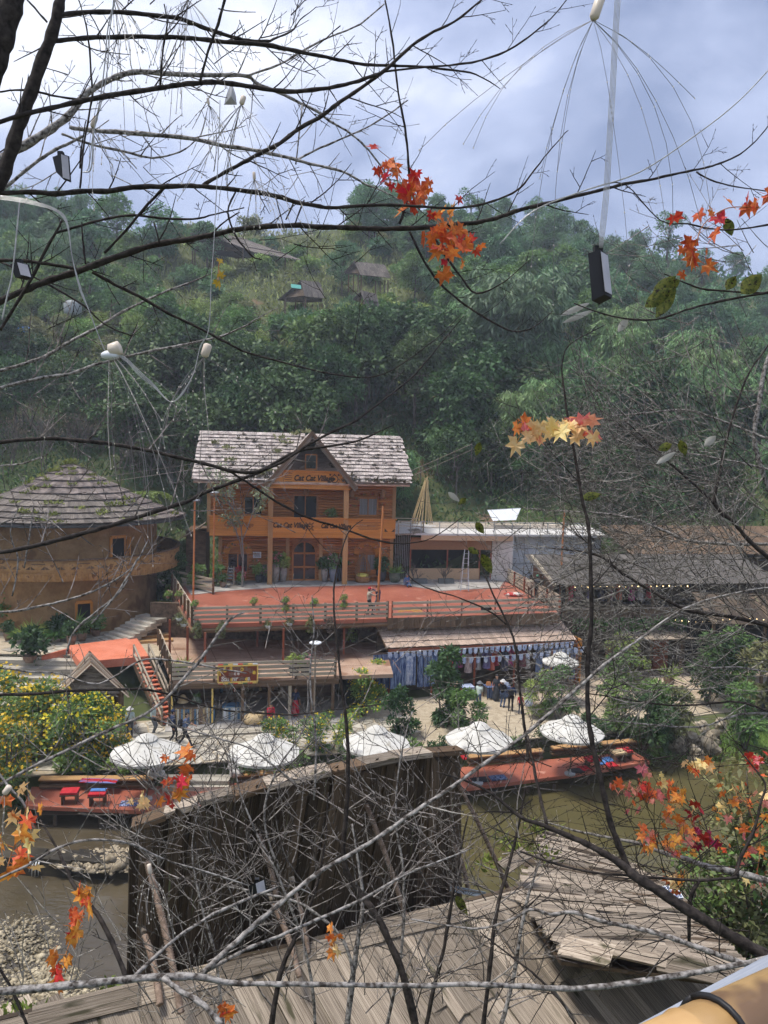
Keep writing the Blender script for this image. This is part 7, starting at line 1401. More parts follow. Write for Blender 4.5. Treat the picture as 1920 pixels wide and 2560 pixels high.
D_.limb([(-10,1530,6),(40,1528,7),(90,1518,7),(150,1505,6),(210,1487,6),(260,1465,5),(310,1435,4),(345,1400,4),(370,1350,3)],5,5.2,1.4); D_.limb([(230,1560,5),(280,1500,5),(320,1440,5),(345,1395,4)],5,5.1,1.0); D_.limb([(165,1640,5),(185,1580,6),(240,1530,6),(290,1490,5),(320,1450,4)],5,5.1,.8)
D_.limb([(0,1310,3),(60,1290,4),(120,1300,3),(170,1340,3)],5.4,5.4,1.5); D_.limb([(30,1490,4),(45,1400,4),(25,1330,3),(50,1260,3)],5.6,5.6,1.5); D_.limb([(60,1420,4),(75,1330,4),(85,1260,3)],5.7,5.7,1.5); D_.limb([(0,1165,4),(60,1158,4),(120,1135,3)],5.5,5.5,1)
D_.fill(34,(-10,420,940,1500),(-2.9,.2),60,180,1.8,3.2,5,6.5); D_.fill(10,(430,800,1150,1350),(-2.9,.2),60,160,2,3.2,5,5.6); D_.done()
# ---- tree E: near branches at the lower left
E_=Bare('near grey tree whose level limb spans the bottom of the frame',up3(-100,2700,2.6),2.6,bark)
E_.limb([(-20,2480,20),(0,2478,20),(145,2466,19),(241,2457,18),(338,2447,17),(415,2442,18),(497,2442,17),(579,2457,13),(700,2460,12),(800,2461,12),(893,2462,12),(1038,2464,12),(1182,2460,12),(1327,2467,13),(1431,2472,13),(1543,2462,14),(1674,2442,14),(1786,2423,14),(1940,2392,15)],2.5,2.9,.35)
E_.limb([(497,2442,16),(579,2365,14),(640,2310,13),(699,2259,12),(796,2182,11),(868,2140,11),(941,2096,10),(1038,2028,10),(1134,1965,9),(1206,1912,9),(1308,1840,9),(1400,1760,9),(1495,1675,8),(1565,1621,7),(1602,1596,6),(1685,1535,5),(1764,1501,4),(1875,1475,3),(1930,1467,3)],2.7,3.6,.35)
E_.limb([(333,2442,10),(434,2351,8),(530,2288,8),(627,2244,7),(700,2215,5)],2.6,3,.5); E_.limb([(497,2440,10),(603,2379,9),(700,2339,8),(796,2298,8),(902,2250,7),(1013,2187,6),(1134,2139,4),(1182,2120,3)],2.7,3.4,.5)
E_.limb([(410,2445,14),(448,2476,14),(506,2510,14),(560,2570,15)],2.6,2.5,.2); E_.limb([(-10,2200,7),(72,2162,7),(145,2119,7),(217,2100,7),(289,2102,6),(347,2117,6),(410,2148,5),(506,2177,5),(622,2213,4)],3,3.4,.7)
E_.limb([(315,2445,12),(280,2355,12),(241,2283,11),(183,2211,10),(164,2167,8),(130,2100,6),(100,2050,4)],3,3.4,.8,mt=barkd); E_.limb([(70,2570,8),(29,2471,7),(-5,2415,6)],2.8,2.8,.2,mt=barkd)
E_.limb([(-10,1967,9),(77,1919,9),(174,1872,9),(270,1826,9),(355,1790,9),(417,1745,9),(463,1691,9),(502,1649,9),(544,1587,8),(576,1548,7),(611,1531,4)],3.4,3.9,.4); E_.limb([(355,1790,5),(440,1815,5),(560,1850,4),(640,1880,4),(740,1960,3)],3.6,3.8,.8)
E_.limb([(-10,1737,9),(96,1734,9),(185,1726,8),(270,1724,8),(366,1724,7),(444,1741,6),(540,1772,5),(640,1782,5),(730,1786,4),(830,1775,3),(960,1760,3)],3.5,4,.5,mt=barkd); E_.limb([(-10,1668,5),(77,1680,5),(150,1684,4),(247,1709,4),(347,1653,5),(405,1649,5),(502,1662,5),(559,1674,4),(617,1683,4)],3.6,3.9,.7)
E_.limb([(-10,1925,6),(25,1970,6),(60,2010,6),(90,2080,4)],3.3,3.3,.4); E_.fill(60,(0,500,1800,2560),(-3.0,-.1),80,230,2,3.6,3.2,4.6); E_.done()
# ---- tree F: dark saplings rising through the middle
G=Bare('thicket of bare saplings rising over the plank wall in the middle',up3(1040,2800,4.6),4.6,bark)
G.limb([(1045,2590,22),(1009,2443,20),(970,2346,18),(931,2274,17),(902,2235,16),(859,2153,14),(869,1985,11),(869,1842,9),(855,1720,7),(841,1597,6),(834,1510,5),(840,1436,4),(869,1335,3),(907,1300,2)],4.2,4.8,.55,'trunk',barkd)
G.limb([(1060,2590,11),(1085,2470,10),(1110,2370,9),(1134,2226,8),(1150,2130,6),(1170,2040,4)],4.5,4.7,.9,mt=barkd); G.limb([(1205,2590,12),(1225,2419,11),(1235,2322,10),(1250,2240,9),(1274,2158,8),(1298,2057,6),(1315,1960,4)],4.4,4.8,.9,mt=barkd); G.limb([(1245,2590,11),(1279,2467,10),(1303,2322,9),(1322,2235,7),(1350,2150,4)],4.6,4.8,.6)
G.limb([(865,2590,16),(883,2433,14),(898,2322,11),(907,2250,9),(895,2150,6),(880,2060,4)],4.5,4.7,.8); G.limb([(883,2433,9),(859,2351,9),(796,2288,8),(729,2250,7),(640,2230,5),(560,2215,3)],4.5,4.7,.8); G.limb([(675,2590,15),(699,2442,13),(733,2355,11),(771,2273,9),(800,2180,7),(815,2080,5),(820,1980,3)],4.4,4.8,.9,mt=barkd)
G.limb([(790,2590,9),(770,2400,8),(700,2200,7),(640,2080,6),(600,1980,4),(580,1880,3)],4.8,5,1.0); G.limb([(960,2590,9),(1000,2400,8),(1010,2200,7),(990,2050,5),(1000,1900,4),(1030,1780,3)],4.9,5.2,1.0); G.limb([(560,2590,9),(540,2400,8),(500,2250,6),(480,2120,4),(500,2000,3)],4.9,5.2,1.0)
G.limb([(785,2000,6),(790,1850,6),(775,1700,5),(785,1580,4),(780,1490,3)],5,5.2,1.2); G.limb([(700,2180,6),(660,2050,6),(690,1930,5),(760,1820,4),(770,1700,3)],5,5.2,1.1)
G.limb([(1318,1900,8),(1318,1871,8),(1301,1736,7),(1291,1635,6),(1278,1578,6),(1241,1502,5),(1216,1446,4),(1197,1395,3),(1186,1370,2)],4.6,4.9,.6,mt=barkd); G.limb([(1266,1562,5),(1222,1527,5),(1144,1493,4),(1097,1480,4),(1034,1452,3),(1003,1408,2)],4.8,4.9,.8,mt=barkd)
G.fill(170,(380,1340,1930,2560),(-3.0,-.1),80,260,2.2,4.2,4.2,6); G.fill(34,(640,1350,1600,1980),(-3.0,-.1),70,220,1.7,3,5,6.5); G.fill(70,(330,1330,1900,2500),(-3.0,-.1),60,200,1.5,2.4,4.6,6.4); G.done()
# ---- tree H: big tree at the lower right
T=Bare('dark tree at the lower right whose trunk slants up to the left',up3(2050,2550,3.6),3.6,barkd)
T.limb([(1960,2420,33),(1920,2393,31),(1861,2359,30),(1786,2315,28),(1711,2270,27),(1636,2221,26),(1584,2188,25),(1558,2165,20),(1506,2131,17),(1449,2102,15),(1393,2079,13),(1349,2060,11),(1300,2042,9),(1230,1985,7),(1160,1950,5),(1090,1930,3)],3.4,3.8,.45,'trunk')
T.limb([(1570,2172,18),(1547,2113,16),(1524,2049,15),(1506,1971,14),(1494,1915,13),(1479,1849,13),(1470,1770,12),(1470,1643,12),(1479,1548,11),(1476,1390,10),(1471,1311,9),(1457,1256,8),(1440,1152,7),(1423,1065,6),(1411,979,5),(1405,921,4),(1423,863,3),(1515,811,2)],3.7,4.1,.5)
T.limb([(1940,2208,17),(1920,2202,17),(1823,2176,16),(1767,2165,14),(1711,2146,12),(1655,2131,10),(1599,2109,9),(1543,2098,7),(1487,2087,6),(1431,2075,5),(1350,2050,3)],3.9,4.3,.7,mt=bark); T.limb([(1300,2128,5),(1393,2161,6),(1487,2182,6),(1562,2188,6),(1655,2195,7),(1748,2201,7),(1842,2193,8)],3.6,3.6,.6)
T.limb([(1748,2202,10),(1726,2251,10),(1722,2352,9)],3.6,3.6,.3); T.limb([(1920,2430,14),(1823,2397,14),(1730,2363,13),(1655,2337,12),(1599,2322,11),(1506,2303,10),(1435,2281,9),(1375,2285,8),(1327,2274,7),(1269,2303,6),(1182,2322,5),(1028,2298,4)],3.2,3.4,.5,mt=bark)
T.limb([(1842,2195,10),(1849,2150,9),(1883,2079,8),(1902,2008,6),(1913,1963,5),(1883,1918,4),(1842,1866,3)],3.6,3.8,.8); T.limb([(1367,2060,9),(1352,2000,9),(1334,1915,8),(1319,1840,8)],3.8,4.2,.5)
T.limb([(1440,2560,8),(1400,2500,8),(1340,2440,6),(1290,2400,5),(1200,2330,3)],3.2,3.4,.7); T.fill(50,(1500,1940,1850,2330),(2.2,4.4),70,200,1.6,2.6,3.8,5); T.fill(80,(1300,1920,1850,2440),(2.2,4.4),80,240,2,3.6,3.6,5); T.done()
# ---- tree I: fan of pale twigs on the right
I_=Bare('dense fan of pale bare branches spreading in from the right edge',up3(2100,1900,6.5),6.5,bark)
I_.limb([(1935,1360,9),(1836,1360,9),(1754,1356,9),(1706,1347,8),(1657,1325,7),(1575,1295,6),(1494,1282,5),(1380,1276,3),(1310,1270,2)],6.3,6.6,1.0); I_.limb([(1935,1400,11),(1920,1393,11),(1868,1347,10),(1836,1308,10),(1787,1260,9),(1800,1181,7),(1816,1100,6),(1863,950,5),(1909,880,4),(1930,850,3)],6,6.2,.8,mt=barkd)
I_.limb([(1787,1260,7),(1738,1214,6),(1657,1142,5),(1610,1095,4),(1560,1050,3)],6,6.2,.9,mt=barkd); I_.limb([(1935,1570,10),(1836,1543,10),(1738,1530,9),(1689,1513,8),(1624,1474,7),(1559,1435,7),(1510,1396,6),(1461,1380,5),(1380,1370,3)],6.2,6.6,1.0,mt=barkd)
I_.limb([(1935,1682,5),(1843,1668,5),(1764,1668,5),(1701,1643,4),(1622,1602,4),(1530,1560,3)],6.2,6.6,1); I_.limb([(1935,1782,6),(1843,1754,6),(1764,1760,5),(1669,1763,5),(1558,1747,4),(1463,1732,3)],6,6.4,1,mt=barkd); I_.limb([(1935,1784,6),(1853,1785,6),(1748,1817,5),(1622,1811,5),(1479,1795,3)],6,6.4,1)
I_.limb([(1935,1100,8),(1897,1089,7),(1800,1050,6),(1712,1025,6),(1597,1034,5),(1481,1042,3)],6.4,6.8,1.2); I_.limb([(1935,1180,7),(1909,1170,6),(1770,1141,5),(1654,1123,4),(1560,1110,3)],6.4,6.8,1.2); I_.limb([(1940,860,9),(1915,910,10),(1897,1008,11),(1886,1094,11),(1903,1170,12),(1930,1240,12)],6.6,6.6,.8)
I_.limb([(1435,759,3),(1539,793,4),(1637,799,5),(1712,776,5),(1799,753,6),(1935,728,6)],4.4,4.4,.6,mt=barkd); I_.limb([(1660,684,3),(1712,707,4),(1770,724,5),(1909,733,5),(1935,735,5)],4.4,4.4,.7,mt=barkd); I_.limb([(1480,470,3),(1560,460,3),(1650,550,3),(1720,560,4),(1810,575,4),(1935,560,5)],4.2,4.2,.5,mt=barkd); I_.limb([(1740,430,4),(1790,455,4),(1860,470,3),(1935,480,3)],4.2,4.2,.8,mt=barkd)
I_.fill(165,(1540,1960,980,1760),(2.4,4.2),120,330,2,3.8,5.8,7.6); I_.fill(34,(1620,1960,560,1050),(2.2,4.4),80,220,1.8,3.2,5.5,7.5); I_.fill(40,(1250,1600,1250,1760),(2.4,5.4),80,220,1.7,3,5.8,7.4); I_.fill(90,(1450,1960,1050,1800),(2.3,4.1),90,260,1.5,2.6,5.6,7.4); I_.fill(60,(1480,1960,1130,1560),(2.5,3.9),140,340,2.2,4,5.8,7.4); I_.done()
# ================================================================ ARTIFICIAL MAPLE SPRAYS tied to the branches
def maple(mt,k):
    key=('maple',mt.name,k)
    if key in PIECE: return PIECE[key]
    r=random.Random(k); b=MB(); n=7; ou=[]
    for i in range(n):
        a=math.pi*(.5+(i-3)*.27); L_=(.55,.78,.95,1.05,.95,.78,.55)[i]*r.uniform(.78,1.12); ou.append((math.cos(a)*L_,math.sin(a)*L_))
        if i<n-1: a2=math.pi*(.5+(i-2.5)*.27); q_=r.uniform(.40,.56); ou.append((math.cos(a2)*q_,math.sin(a2)*q_))
    ou=[(.0,-.06)]+[(-x,y) for x,y in ou][::1]; cz=.12*r.uniform(.3,3.2); fd=r.uniform(-.1,.5); V=[(0,.2,0)]+[(x*(1-.25*abs(fd)),y,-cz*(x*x+y*y)+fd*abs(x)+r.uniform(-.09,.09)) for x,y in ou]; m=len(ou)
    b.add(V,[(0,1+i,1+(i+1)%m) for i in range(m)]); b.tube([(0,-.02,0),(.03,-.35,.03),(0,-.6,.0)],.018,4)
    PIECE[key]=b.mesh('maple_leaf',mt); return PIECE[key]
lr=random.Random(4)
def spray(label,pts,n,size,d,mats,spread=(30,30),face=.75):
    """pts: spine in picture coordinates at distance d"""
    t=thing('maple_spray',label,'artificial leaves',up3(*pts[0],d)); q=smooth([(*p,0) for p in pts],4) if len(pts)>1 else [(*pts[0],0)]*2
    b=MB(); P=[up3(x,y,d+.02*math.sin(i)) for i,(x,y,_) in enumerate(q)]
    if len(pts)>1: b.tube(P,.0022,5); b.build('stem',mat('spray_stem',(.30,.12,.05),(.4,.18,.07),4,.6),t)
    tb=MB()
    for i in range(n):
        j=lr.randrange(len(q)); x,y=q[j][0]+lr.gauss(0,spread[0]*.55),q[j][1]+lr.gauss(0,spread[1]*.55); dd=d+lr.gauss(0,.05); s=size*lr.uniform(.6,1.2)*d/F*.58
        c=up3(x,y,dd); Rm=CAMR.to_4x4()@Matrix.Rotation(lr.uniform(-1,1)*face*1.3,4,'X')@Matrix.Rotation(lr.uniform(-1,1)*face*1.6,4,'Y')@Matrix.Rotation(math.pi+lr.gauss(0,.8),4,'Z')
        place('leaf',maple(lr.choice(mats),lr.randrange(6)),Matrix.Translation(c)@Rm@Matrix.Diagonal((s,s,s,1)),t)
        if lr.random()<.5: tb.tube([P[min(j,len(P)-1)],c],.0013,4)
    if tb.v: tb.build('leaf_stalks',MATS['spray_stem'],t) if 'spray_stem' in MATS else tb.build('leaf_stalks',mat('spray_stem',(.30,.12,.05),(.4,.18,.07),4,.6),t)
    return t
spray('red maple leaf spray hanging left of the picture centre against the sky',[(985,400),(1000,440),(1030,480),(1060,500)],30,50,3.5,[mred,mred,mora],(55,42))
spray('red maple leaf spray just below the long limb against the hillside',[(1075,535),(1110,570),(1130,610),(1135,650)],36,52,3.5,[mred,mred,mora],(62,42))
spray('red orange maple spray at the right edge beneath the sky',[(1900,520),(1820,520),(1760,560),(1740,610),(1725,665)],24,58,3.3,[mora,mred,mred],(55,40))
spray('cream and coral maple spray in front of the dark bamboo',[(1300,1080),(1350,1065),(1400,1075),(1465,1065)],26,64,3.7,[myel,myel,myel,myel,mpnk,mora],(42,28))
spray('orange maple spray dangling before the first and second parasols',[(470,1890),(455,1920),(440,1960),(425,2010)],17,48,3.6,[mora,mora,mred],(30,26))
spray('yellow orange maple spray at the left edge above the stream',[(70,2000),(50,2080),(30,2130),(15,2180)],26,58,3.2,[mora,myel,mora],(48,34))
spray('long hanging red orange spray over the stream',[(225,2225),(205,2290),(180,2340),(160,2400),(140,2440)],24,56,3.0,[mora,mora,mred],(26,28),.9)
spray('small orange yellow leaf cluster over the near roof',[(832,2335),(838,2375)],7,44,3.4,[mora,myel],(14,16))
spray('orange leaf cluster at the bottom edge',[(565,2520),(572,2550)],6,44,2.9,[mora,mred],(12,12))
spray('yellow green leaf cluster on the red platform edge',[(345,2005),(375,2000)],6,40,3.5,[myel],(20,18))
spray('salmon pink leaf spray over the pond',[(1535,1960),(1590,1975),(1630,1990)],30,36,4.0,[mpnk,mpnk,mred],(42,34))
spray('orange spray at the top of the pond side leaves',[(1720,1910),(1770,1915)],14,34,4.0,[mora,myel],(28,14))
spray('orange and yellow spray right of the salmon one',[(1670,1950),(1690,1990),(1700,2010)],22,34,4.0,[mora,myel,mora],(24,28))
spray('coral spray over the pond before the splintered roof',[(1690,2060),(1700,2100),(1660,2110),(1620,2095)],40,36,4.0,[mora,mpnk,mora],(46,34))
spray('crimson leaf spray among the orange ones',[(1745,2010),(1725,2050),(1770,2100)],18,36,4.0,[mdrd],(22,22))
spray('pale orange spray above the solar panel',[(1690,2195),(1690,2225)],12,36,4.0,[mora,myel],(26,20))
spray('red tuft of leaves near the right edge over the pond',[(1880,1895),(1885,1920)],12,34,4.2,[mpnk,mred],(18,18))
spray('faded peach leaves on the bush at the right edge',[(1830,1960),(1870,2020),(1900,2100),(1890,2200)],34,34,4.4,[mora,myel,mpnk],(46,46))
spray('single hanging golden leaf strip beside the clear cable',[(548,650),(545,700)],4,34,3.4,[mat('gold_leaf',(.42,.28,.03),(.55,.38,.06),3,.6,trans=.3)],(6,14))
# spotted green leaves and dry curled ones left on the twigs
spot_=mat('spotted_green_leaf',(.06,.085,.015),(.20,.20,.04),45,.5,0,spot=((.025,.015,.012),75,.56),trans=.2); dryl=mat('dry_grey_leaf',(.36,.34,.29),(.52,.50,.45),8,.8,trans=.2)
def bigleaf(label,p,q,wd,d,mt,grp=None):
    a,c=up3(*p,d),up3(*q,d+.03); b=MB(); n=8; nv=(a-CAMP).normalized(); s=(c-a).cross(nv).normalized(); L_=(c-a).length; u=s.cross((c-a).normalized())
    vs=[]
    for i in range(n+1):
        t=i/n; h=wd*d/F*.5*math.sin(math.pi*min(1,t*1.02))**.8; m_=a.lerp(c,t)+u*.1*L_*math.sin(t*3)
        vs+=[m_-s*h+u*h*.35,m_,m_+s*h+u*h*.35]
    b.add(vs,[(3*i+j,3*i+j+1,3*i+j+4,3*i+j+3) for i in range(n) for j in (0,1)]); o=b.build('leaf',mt,None,True); return tag(o,label,'leaf',grp)
for p,q,w_,lb in (((1690,690),(1630,740),34,'topmost spotted green leaf on the right hand twig'),((1680,720),(1612,768),38,'broad spotted leaf hanging lowest on the left of its bunch'),((1690,715),(1640,795),34,'dark spotted leaf pointing straight down'),((1700,700),(1665,720),26,'small spotted leaf in the middle of the bunch'),((1840,690),(1815,725),26,'small spotted leaf alone near the right edge'),((1905,685),(1852,735),44,'large spotted leaf nearest the right edge'),((1815,545),(1830,590),26,'spotted leaf beneath the right red spray')): bigleaf(lb,p,q,w_,4.3,spot_)
for p,q,w_,lb,m_ in (((1475,757),(1400,790),15,'upper pale dry leaf blowing left of the solar box',dryl),((1485,775),(1405,808),14,'lower pale dry leaf blowing left of the solar box',dryl),((1570,795),(1545,830),20,'curled dry leaf on the twig right of the solar box',dryl),((1690,1130),(1640,1160),16,'dry leaf under the cream spray, right',dryl),((1790,1090),(1760,1115),20,'pale dry leaf high on the right fan',dryl),((1680,1110),(1645,1125),22,'yellow green leaf left of the pale dry one',spot_),((1700,1100),(1715,1140),22,'yellow green leaf pointing down beside the pale dry one',spot_),((1455,1245),(1505,1235),22,'bright green leaf on the tall dark sapling',spot_),((1170,1370),(1200,1385),16,'green yellow leaf tip above the step ladder',spot_),((1205,1385),(1230,1435),26,'browning green leaf in front of the step ladder',spot_),((1190,1305),(1210,1335),20,'small green brown leaf before the pavilion roof',spot_),((1140,2240),(1170,2290),22,'dark green leaf over the near roof',spot_),((1200,1105),(1190,1140),18,'twisted green leaf left of the cream spray',spot_),((1120,1230),(1150,1255),14,'curled pale leaf above the pavilion',dryl),((1165,1245),(1145,1262),14,'curled green leaf above the pavilion',spot_)): bigleaf(lb,p,q,w_,4.6,m_)
# ================================================================ HANGING FIBRE LIGHTS
def wire(b,pts,d,w_,jit=0): b.tube([up3(x+R.uniform(-jit,jit),y+R.uniform(-jit,jit),d) for x,y,*_ in smooth([(*p,0) for p in pts],5)],w_*.5*d/F,4)
def dandelion(label,cap,cap2,n,d,L0,L1,a0,a1,capw=16,w_=1.6,big=True,seed=1):
    r=random.Random(seed); t=thing('fibre_light',label,'light',up3(*cap,d)); b=MB(); p,q=up3(*cap,d),up3(*cap2,d); rr_=capw*.5*d/F; b.tube([p,p.lerp(q,.1),p.lerp(q,.85),q],[rr_*.6,rr_,rr_*.95,rr_*.5],10); b.build('capsule',capm,t,True)
    f=MB(); l_=MB()
    for i in range(n):
        a=r.uniform(a0,a1); L_=r.uniform(L0,L1); x,y=cap2; dx,dy=math.cos(a),math.sin(a); pts=[]; dd=r.uniform(-.25,.25); kc,kd=r.uniform(0,.55),r.uniform(0,.6)
        for j in range(7):
            u=j/6; pts.append((x+dx*L_*u*(1-kc*u)+6*math.sin(u*5+i)*u,y+dy*L_*u+L_*kd*u*u,d+dd*u))
        f.tube([up3(*p_) for p_ in pts],w_*.5*d/F,3,False)
        for j in (2,3,5,6): c=up3(*pts[j]); l_.ball(c,1.7*d/F,5,4,(1,1,1.6))
    f.build('fibre_strands',fibre,t); tag(l_.build('led_beads',mat('led_bead',(.55,.5,.42),(.66,.6,.5),4,.3),t),kind='stuff'); return t
dandelion('ivory capsule light with fan of thin wires at the top right',(1502,-8),(1483,50),13,2.0,330,560,.3,2.8,26,1.5,seed=3)
dandelion('large ivory capsule lying sideways with wires spraying down on the left',(302,868),(272,878),12,2.4,200,420,.25,2.7,36,1.5,seed=4)
dandelion('ivory capsule hanging on the clear cable loop',(521,860),(510,893),10,2.6,120,330,.2,2.5,22,1.4,seed=5)
dandelion('small capsule light among the branches, upper left of centre',(610,240),(603,262),15,3.2,120,300,.4,2.7,14,1.5,seed=6); dandelion('tiny capsule light near the grey plastic bag',(519,245),(522,262),9,3.2,80,200,.6,2.6,7,1.3,seed=7); dandelion('small capsule light hanging above the long limb',(635,430),(636,450),12,3.2,60,170,.1,3.0,8,1.3,seed=8); dandelion('upper ivory capsule at the far left among twigs',(240,292),(230,318),10,3.3,80,160,.4,2.6,13,1.3,seed=9); dandelion('capsule light tucked behind the topmost limb',(475,-20),(470,0),16,3.4,140,260,.4,2.7,10,1.4,seed=10); dandelion('capsule light out of view above, its wires hanging at the top left',(285,-30),(284,-8),14,3.4,120,250,.6,2.5,10,1.4,seed=11)
dandelion('small ivory capsule hanging over the stream at the lower left',(372,2160),(376,2185),8,3.0,60,140,.6,2.5,11,1.3,seed=12); dandelion('ivory capsule at the left edge over the red platform',(25,1965),(10,1985),6,3.0,80,160,1.2,2.8,16,1.3,seed=13)
cab=thing('clear_cable','looping bundle of clear cable on the left side','cable',up3(262,880,2.4)); b=MB()
for k in range(4):
    o=k*4-6
    wire(b,[(-10,488+k*3),(70,500+k*3),(140,526+o*.5),(168,560+o),(180,640),(200,720+o),(222,775),(245,835),(262,876)],2.4,2.6)
    wire(b,[(268,880),(310,895+o*.6),(345,930+o),(385,965+o*.6),(425,1004),(455,985+o*.4),(485,930),(500,870+o*.3),(522,822),(528,700+o*.2),(535,600),(540,500+o*.4),(545,400),(549,300),(550,250)],2.4,2.2)
b.build('cable_strands',clear,cab,True); b=MB(); b.ball(up3(275,888,2.4),15*2.4/F,8,6,(1.6,1,.8)); b.build('tape_knot',whitep,cab,True)
for lb,pts,d,w_ in (('thin pale cord hanging at the left edge with a small solar box',[(50,495),(40,600),(30,690),(18,740),(5,800)],2.8,4),('pair of clear wires falling from the top left through the twigs',[(290,-10),(270,70),(262,160),(250,250),(235,330),(228,420),(210,430)],3.2,3.4),('clear wire arcing up to the right edge of the sky',[(1250,610),(1330,530),(1450,480),(1600,430),(1750,330),(1850,250),(1935,160)],2.2,3.6)):
    b=MB(); wire(b,pts,d,w_); 
    if 'pair' in lb: wire(b,[(x+8*math.sin(y*.01),y) for x,y in pts],d,w_*.8)
    tag(b.build('cord',clear,None,True),lb,'cord')
def solar(label,pts,dep,d,cables):
    """battery box: front quad in picture coordinates with depth"""
    t=thing('solar_box',label,'light',up3(*pts[0],d)); q=[up3(*p,d) for p in pts]; n=(q[1]-q[0]).cross(q[2]-q[1]).normalized(); n=n if n.dot(q[0]-CAMP)>0 else -n; back=n*dep; side=Vector((dep*.9,0,0))
    b=MB(); b.prism(q,back+side); b.build('case',blackp,t)
    f=MB(); c=sum(q,Vector())/4; e_=[p+(c-p)*.12-n*.004 for p in (q[1]+side*0,q[1]+back+side,q[2]+back+side,q[2])]; e_=[p+CAMR@Vector((.001,0,.003)) for p in e_]; f.prism(e_,CAMR@Vector((.0015,0,.0)));  f.build('solar_face',mat('pale_cell',(.40,.38,.40),(.55,.53,.55),6,.3),t)
    g=MB(); m_=(q[0]+q[1])/2+back*.5+side*.5; g.box(m_+Vector((0,0,.008)),(.02,.02,.02)); g.build('hook',blackp,t)
    if cables:
        b=MB()
        for k in range(5): wire(b,[(x+(k-2)*3.2*(1 if i<len(cables)-1 else .6),y) for i,(x,y) in enumerate(cables)],d,2.0)
        b.build('cable_strands',clear,t,True)
    return t
solar('black solar battery box dangling on clear cables at the upper right',[(1470,634),(1500,624),(1512,736),(1480,752)],.030,1.9,[(1545,-15),(1538,100),(1530,250),(1522,380),(1516,480),(1508,560),(1502,620)])
solar('black solar box hanging among the twigs at the upper left',[(131,392),(155,384),(160,450),(140,430)],.022,3.0,None); solar('grey faced solar box on the cord at the left edge',[(25,660),(45,655),(55,690),(38,694)],.03,2.8,None); solar('grey light box on the twigs before the plank wall',[(622,2215),(640,2205),(645,2235),(625,2240)],.04,3.6,None)
bg_=thing('plastic_bag','small clear plastic bag hanging in the twigs at the upper left of centre','bag',up3(580,240,3.4)); b=MB(); b.add([up3(x,y,d_) for x,y,d_ in ((574,215,3.4),(582,214,3.38),(592,262,3.36),(560,262,3.4),(577,240,3.33),(590,240,3.44),(565,240,3.44))],[(0,1,4),(1,2,4),(2,3,4),(3,0,4),(1,5,2),(5,3,2),(5,1,0),(0,6,5),(6,3,5),(0,3,6)]); b.build('film',mat('clear_film',(.5,.5,.5),(.6,.6,.6),6,.3,trans=.5),bg_)
# ================================================================ PEOPLE
def cmat(n,c): return mat('cloth_'+n,tuple(x*.8 for x in c),c,6,.85,.1)
beige,navy,denim,grey,black,redsh,mint,whitec,dkgrey,wblue,brownp=[cmat(n,c) for n,c in (('beige',(.40,.35,.27)),('navy',(.030,.045,.10)),('denim',(.08,.12,.22)),('grey',(.16,.17,.18)),('black',(.018,.018,.022)),('red',(.48,.03,.05)),('mint',(.50,.58,.54)),('white',(.62,.60,.58)),('dark_grey',(.055,.06,.07)),('worker_blue',(.07,.13,.30)),('brown',(.12,.075,.05)))]
PPL=[]
def ik(a,b_,l1,l2,hint):
    d=b_-a; L_=min(d.length,(l1+l2)*.999); d=d.normalized(); x=(l1*l1-l2*l2+L_*L_)/(2*L_); h=math.sqrt(max(0,l1*l1-x*x)); hv=hint-d*hint.dot(d); hv=hv.normalized() if hv.length>1e-5 else d.orthogonal().normalized()
    return a+d*x+hv*h, a+d*L_
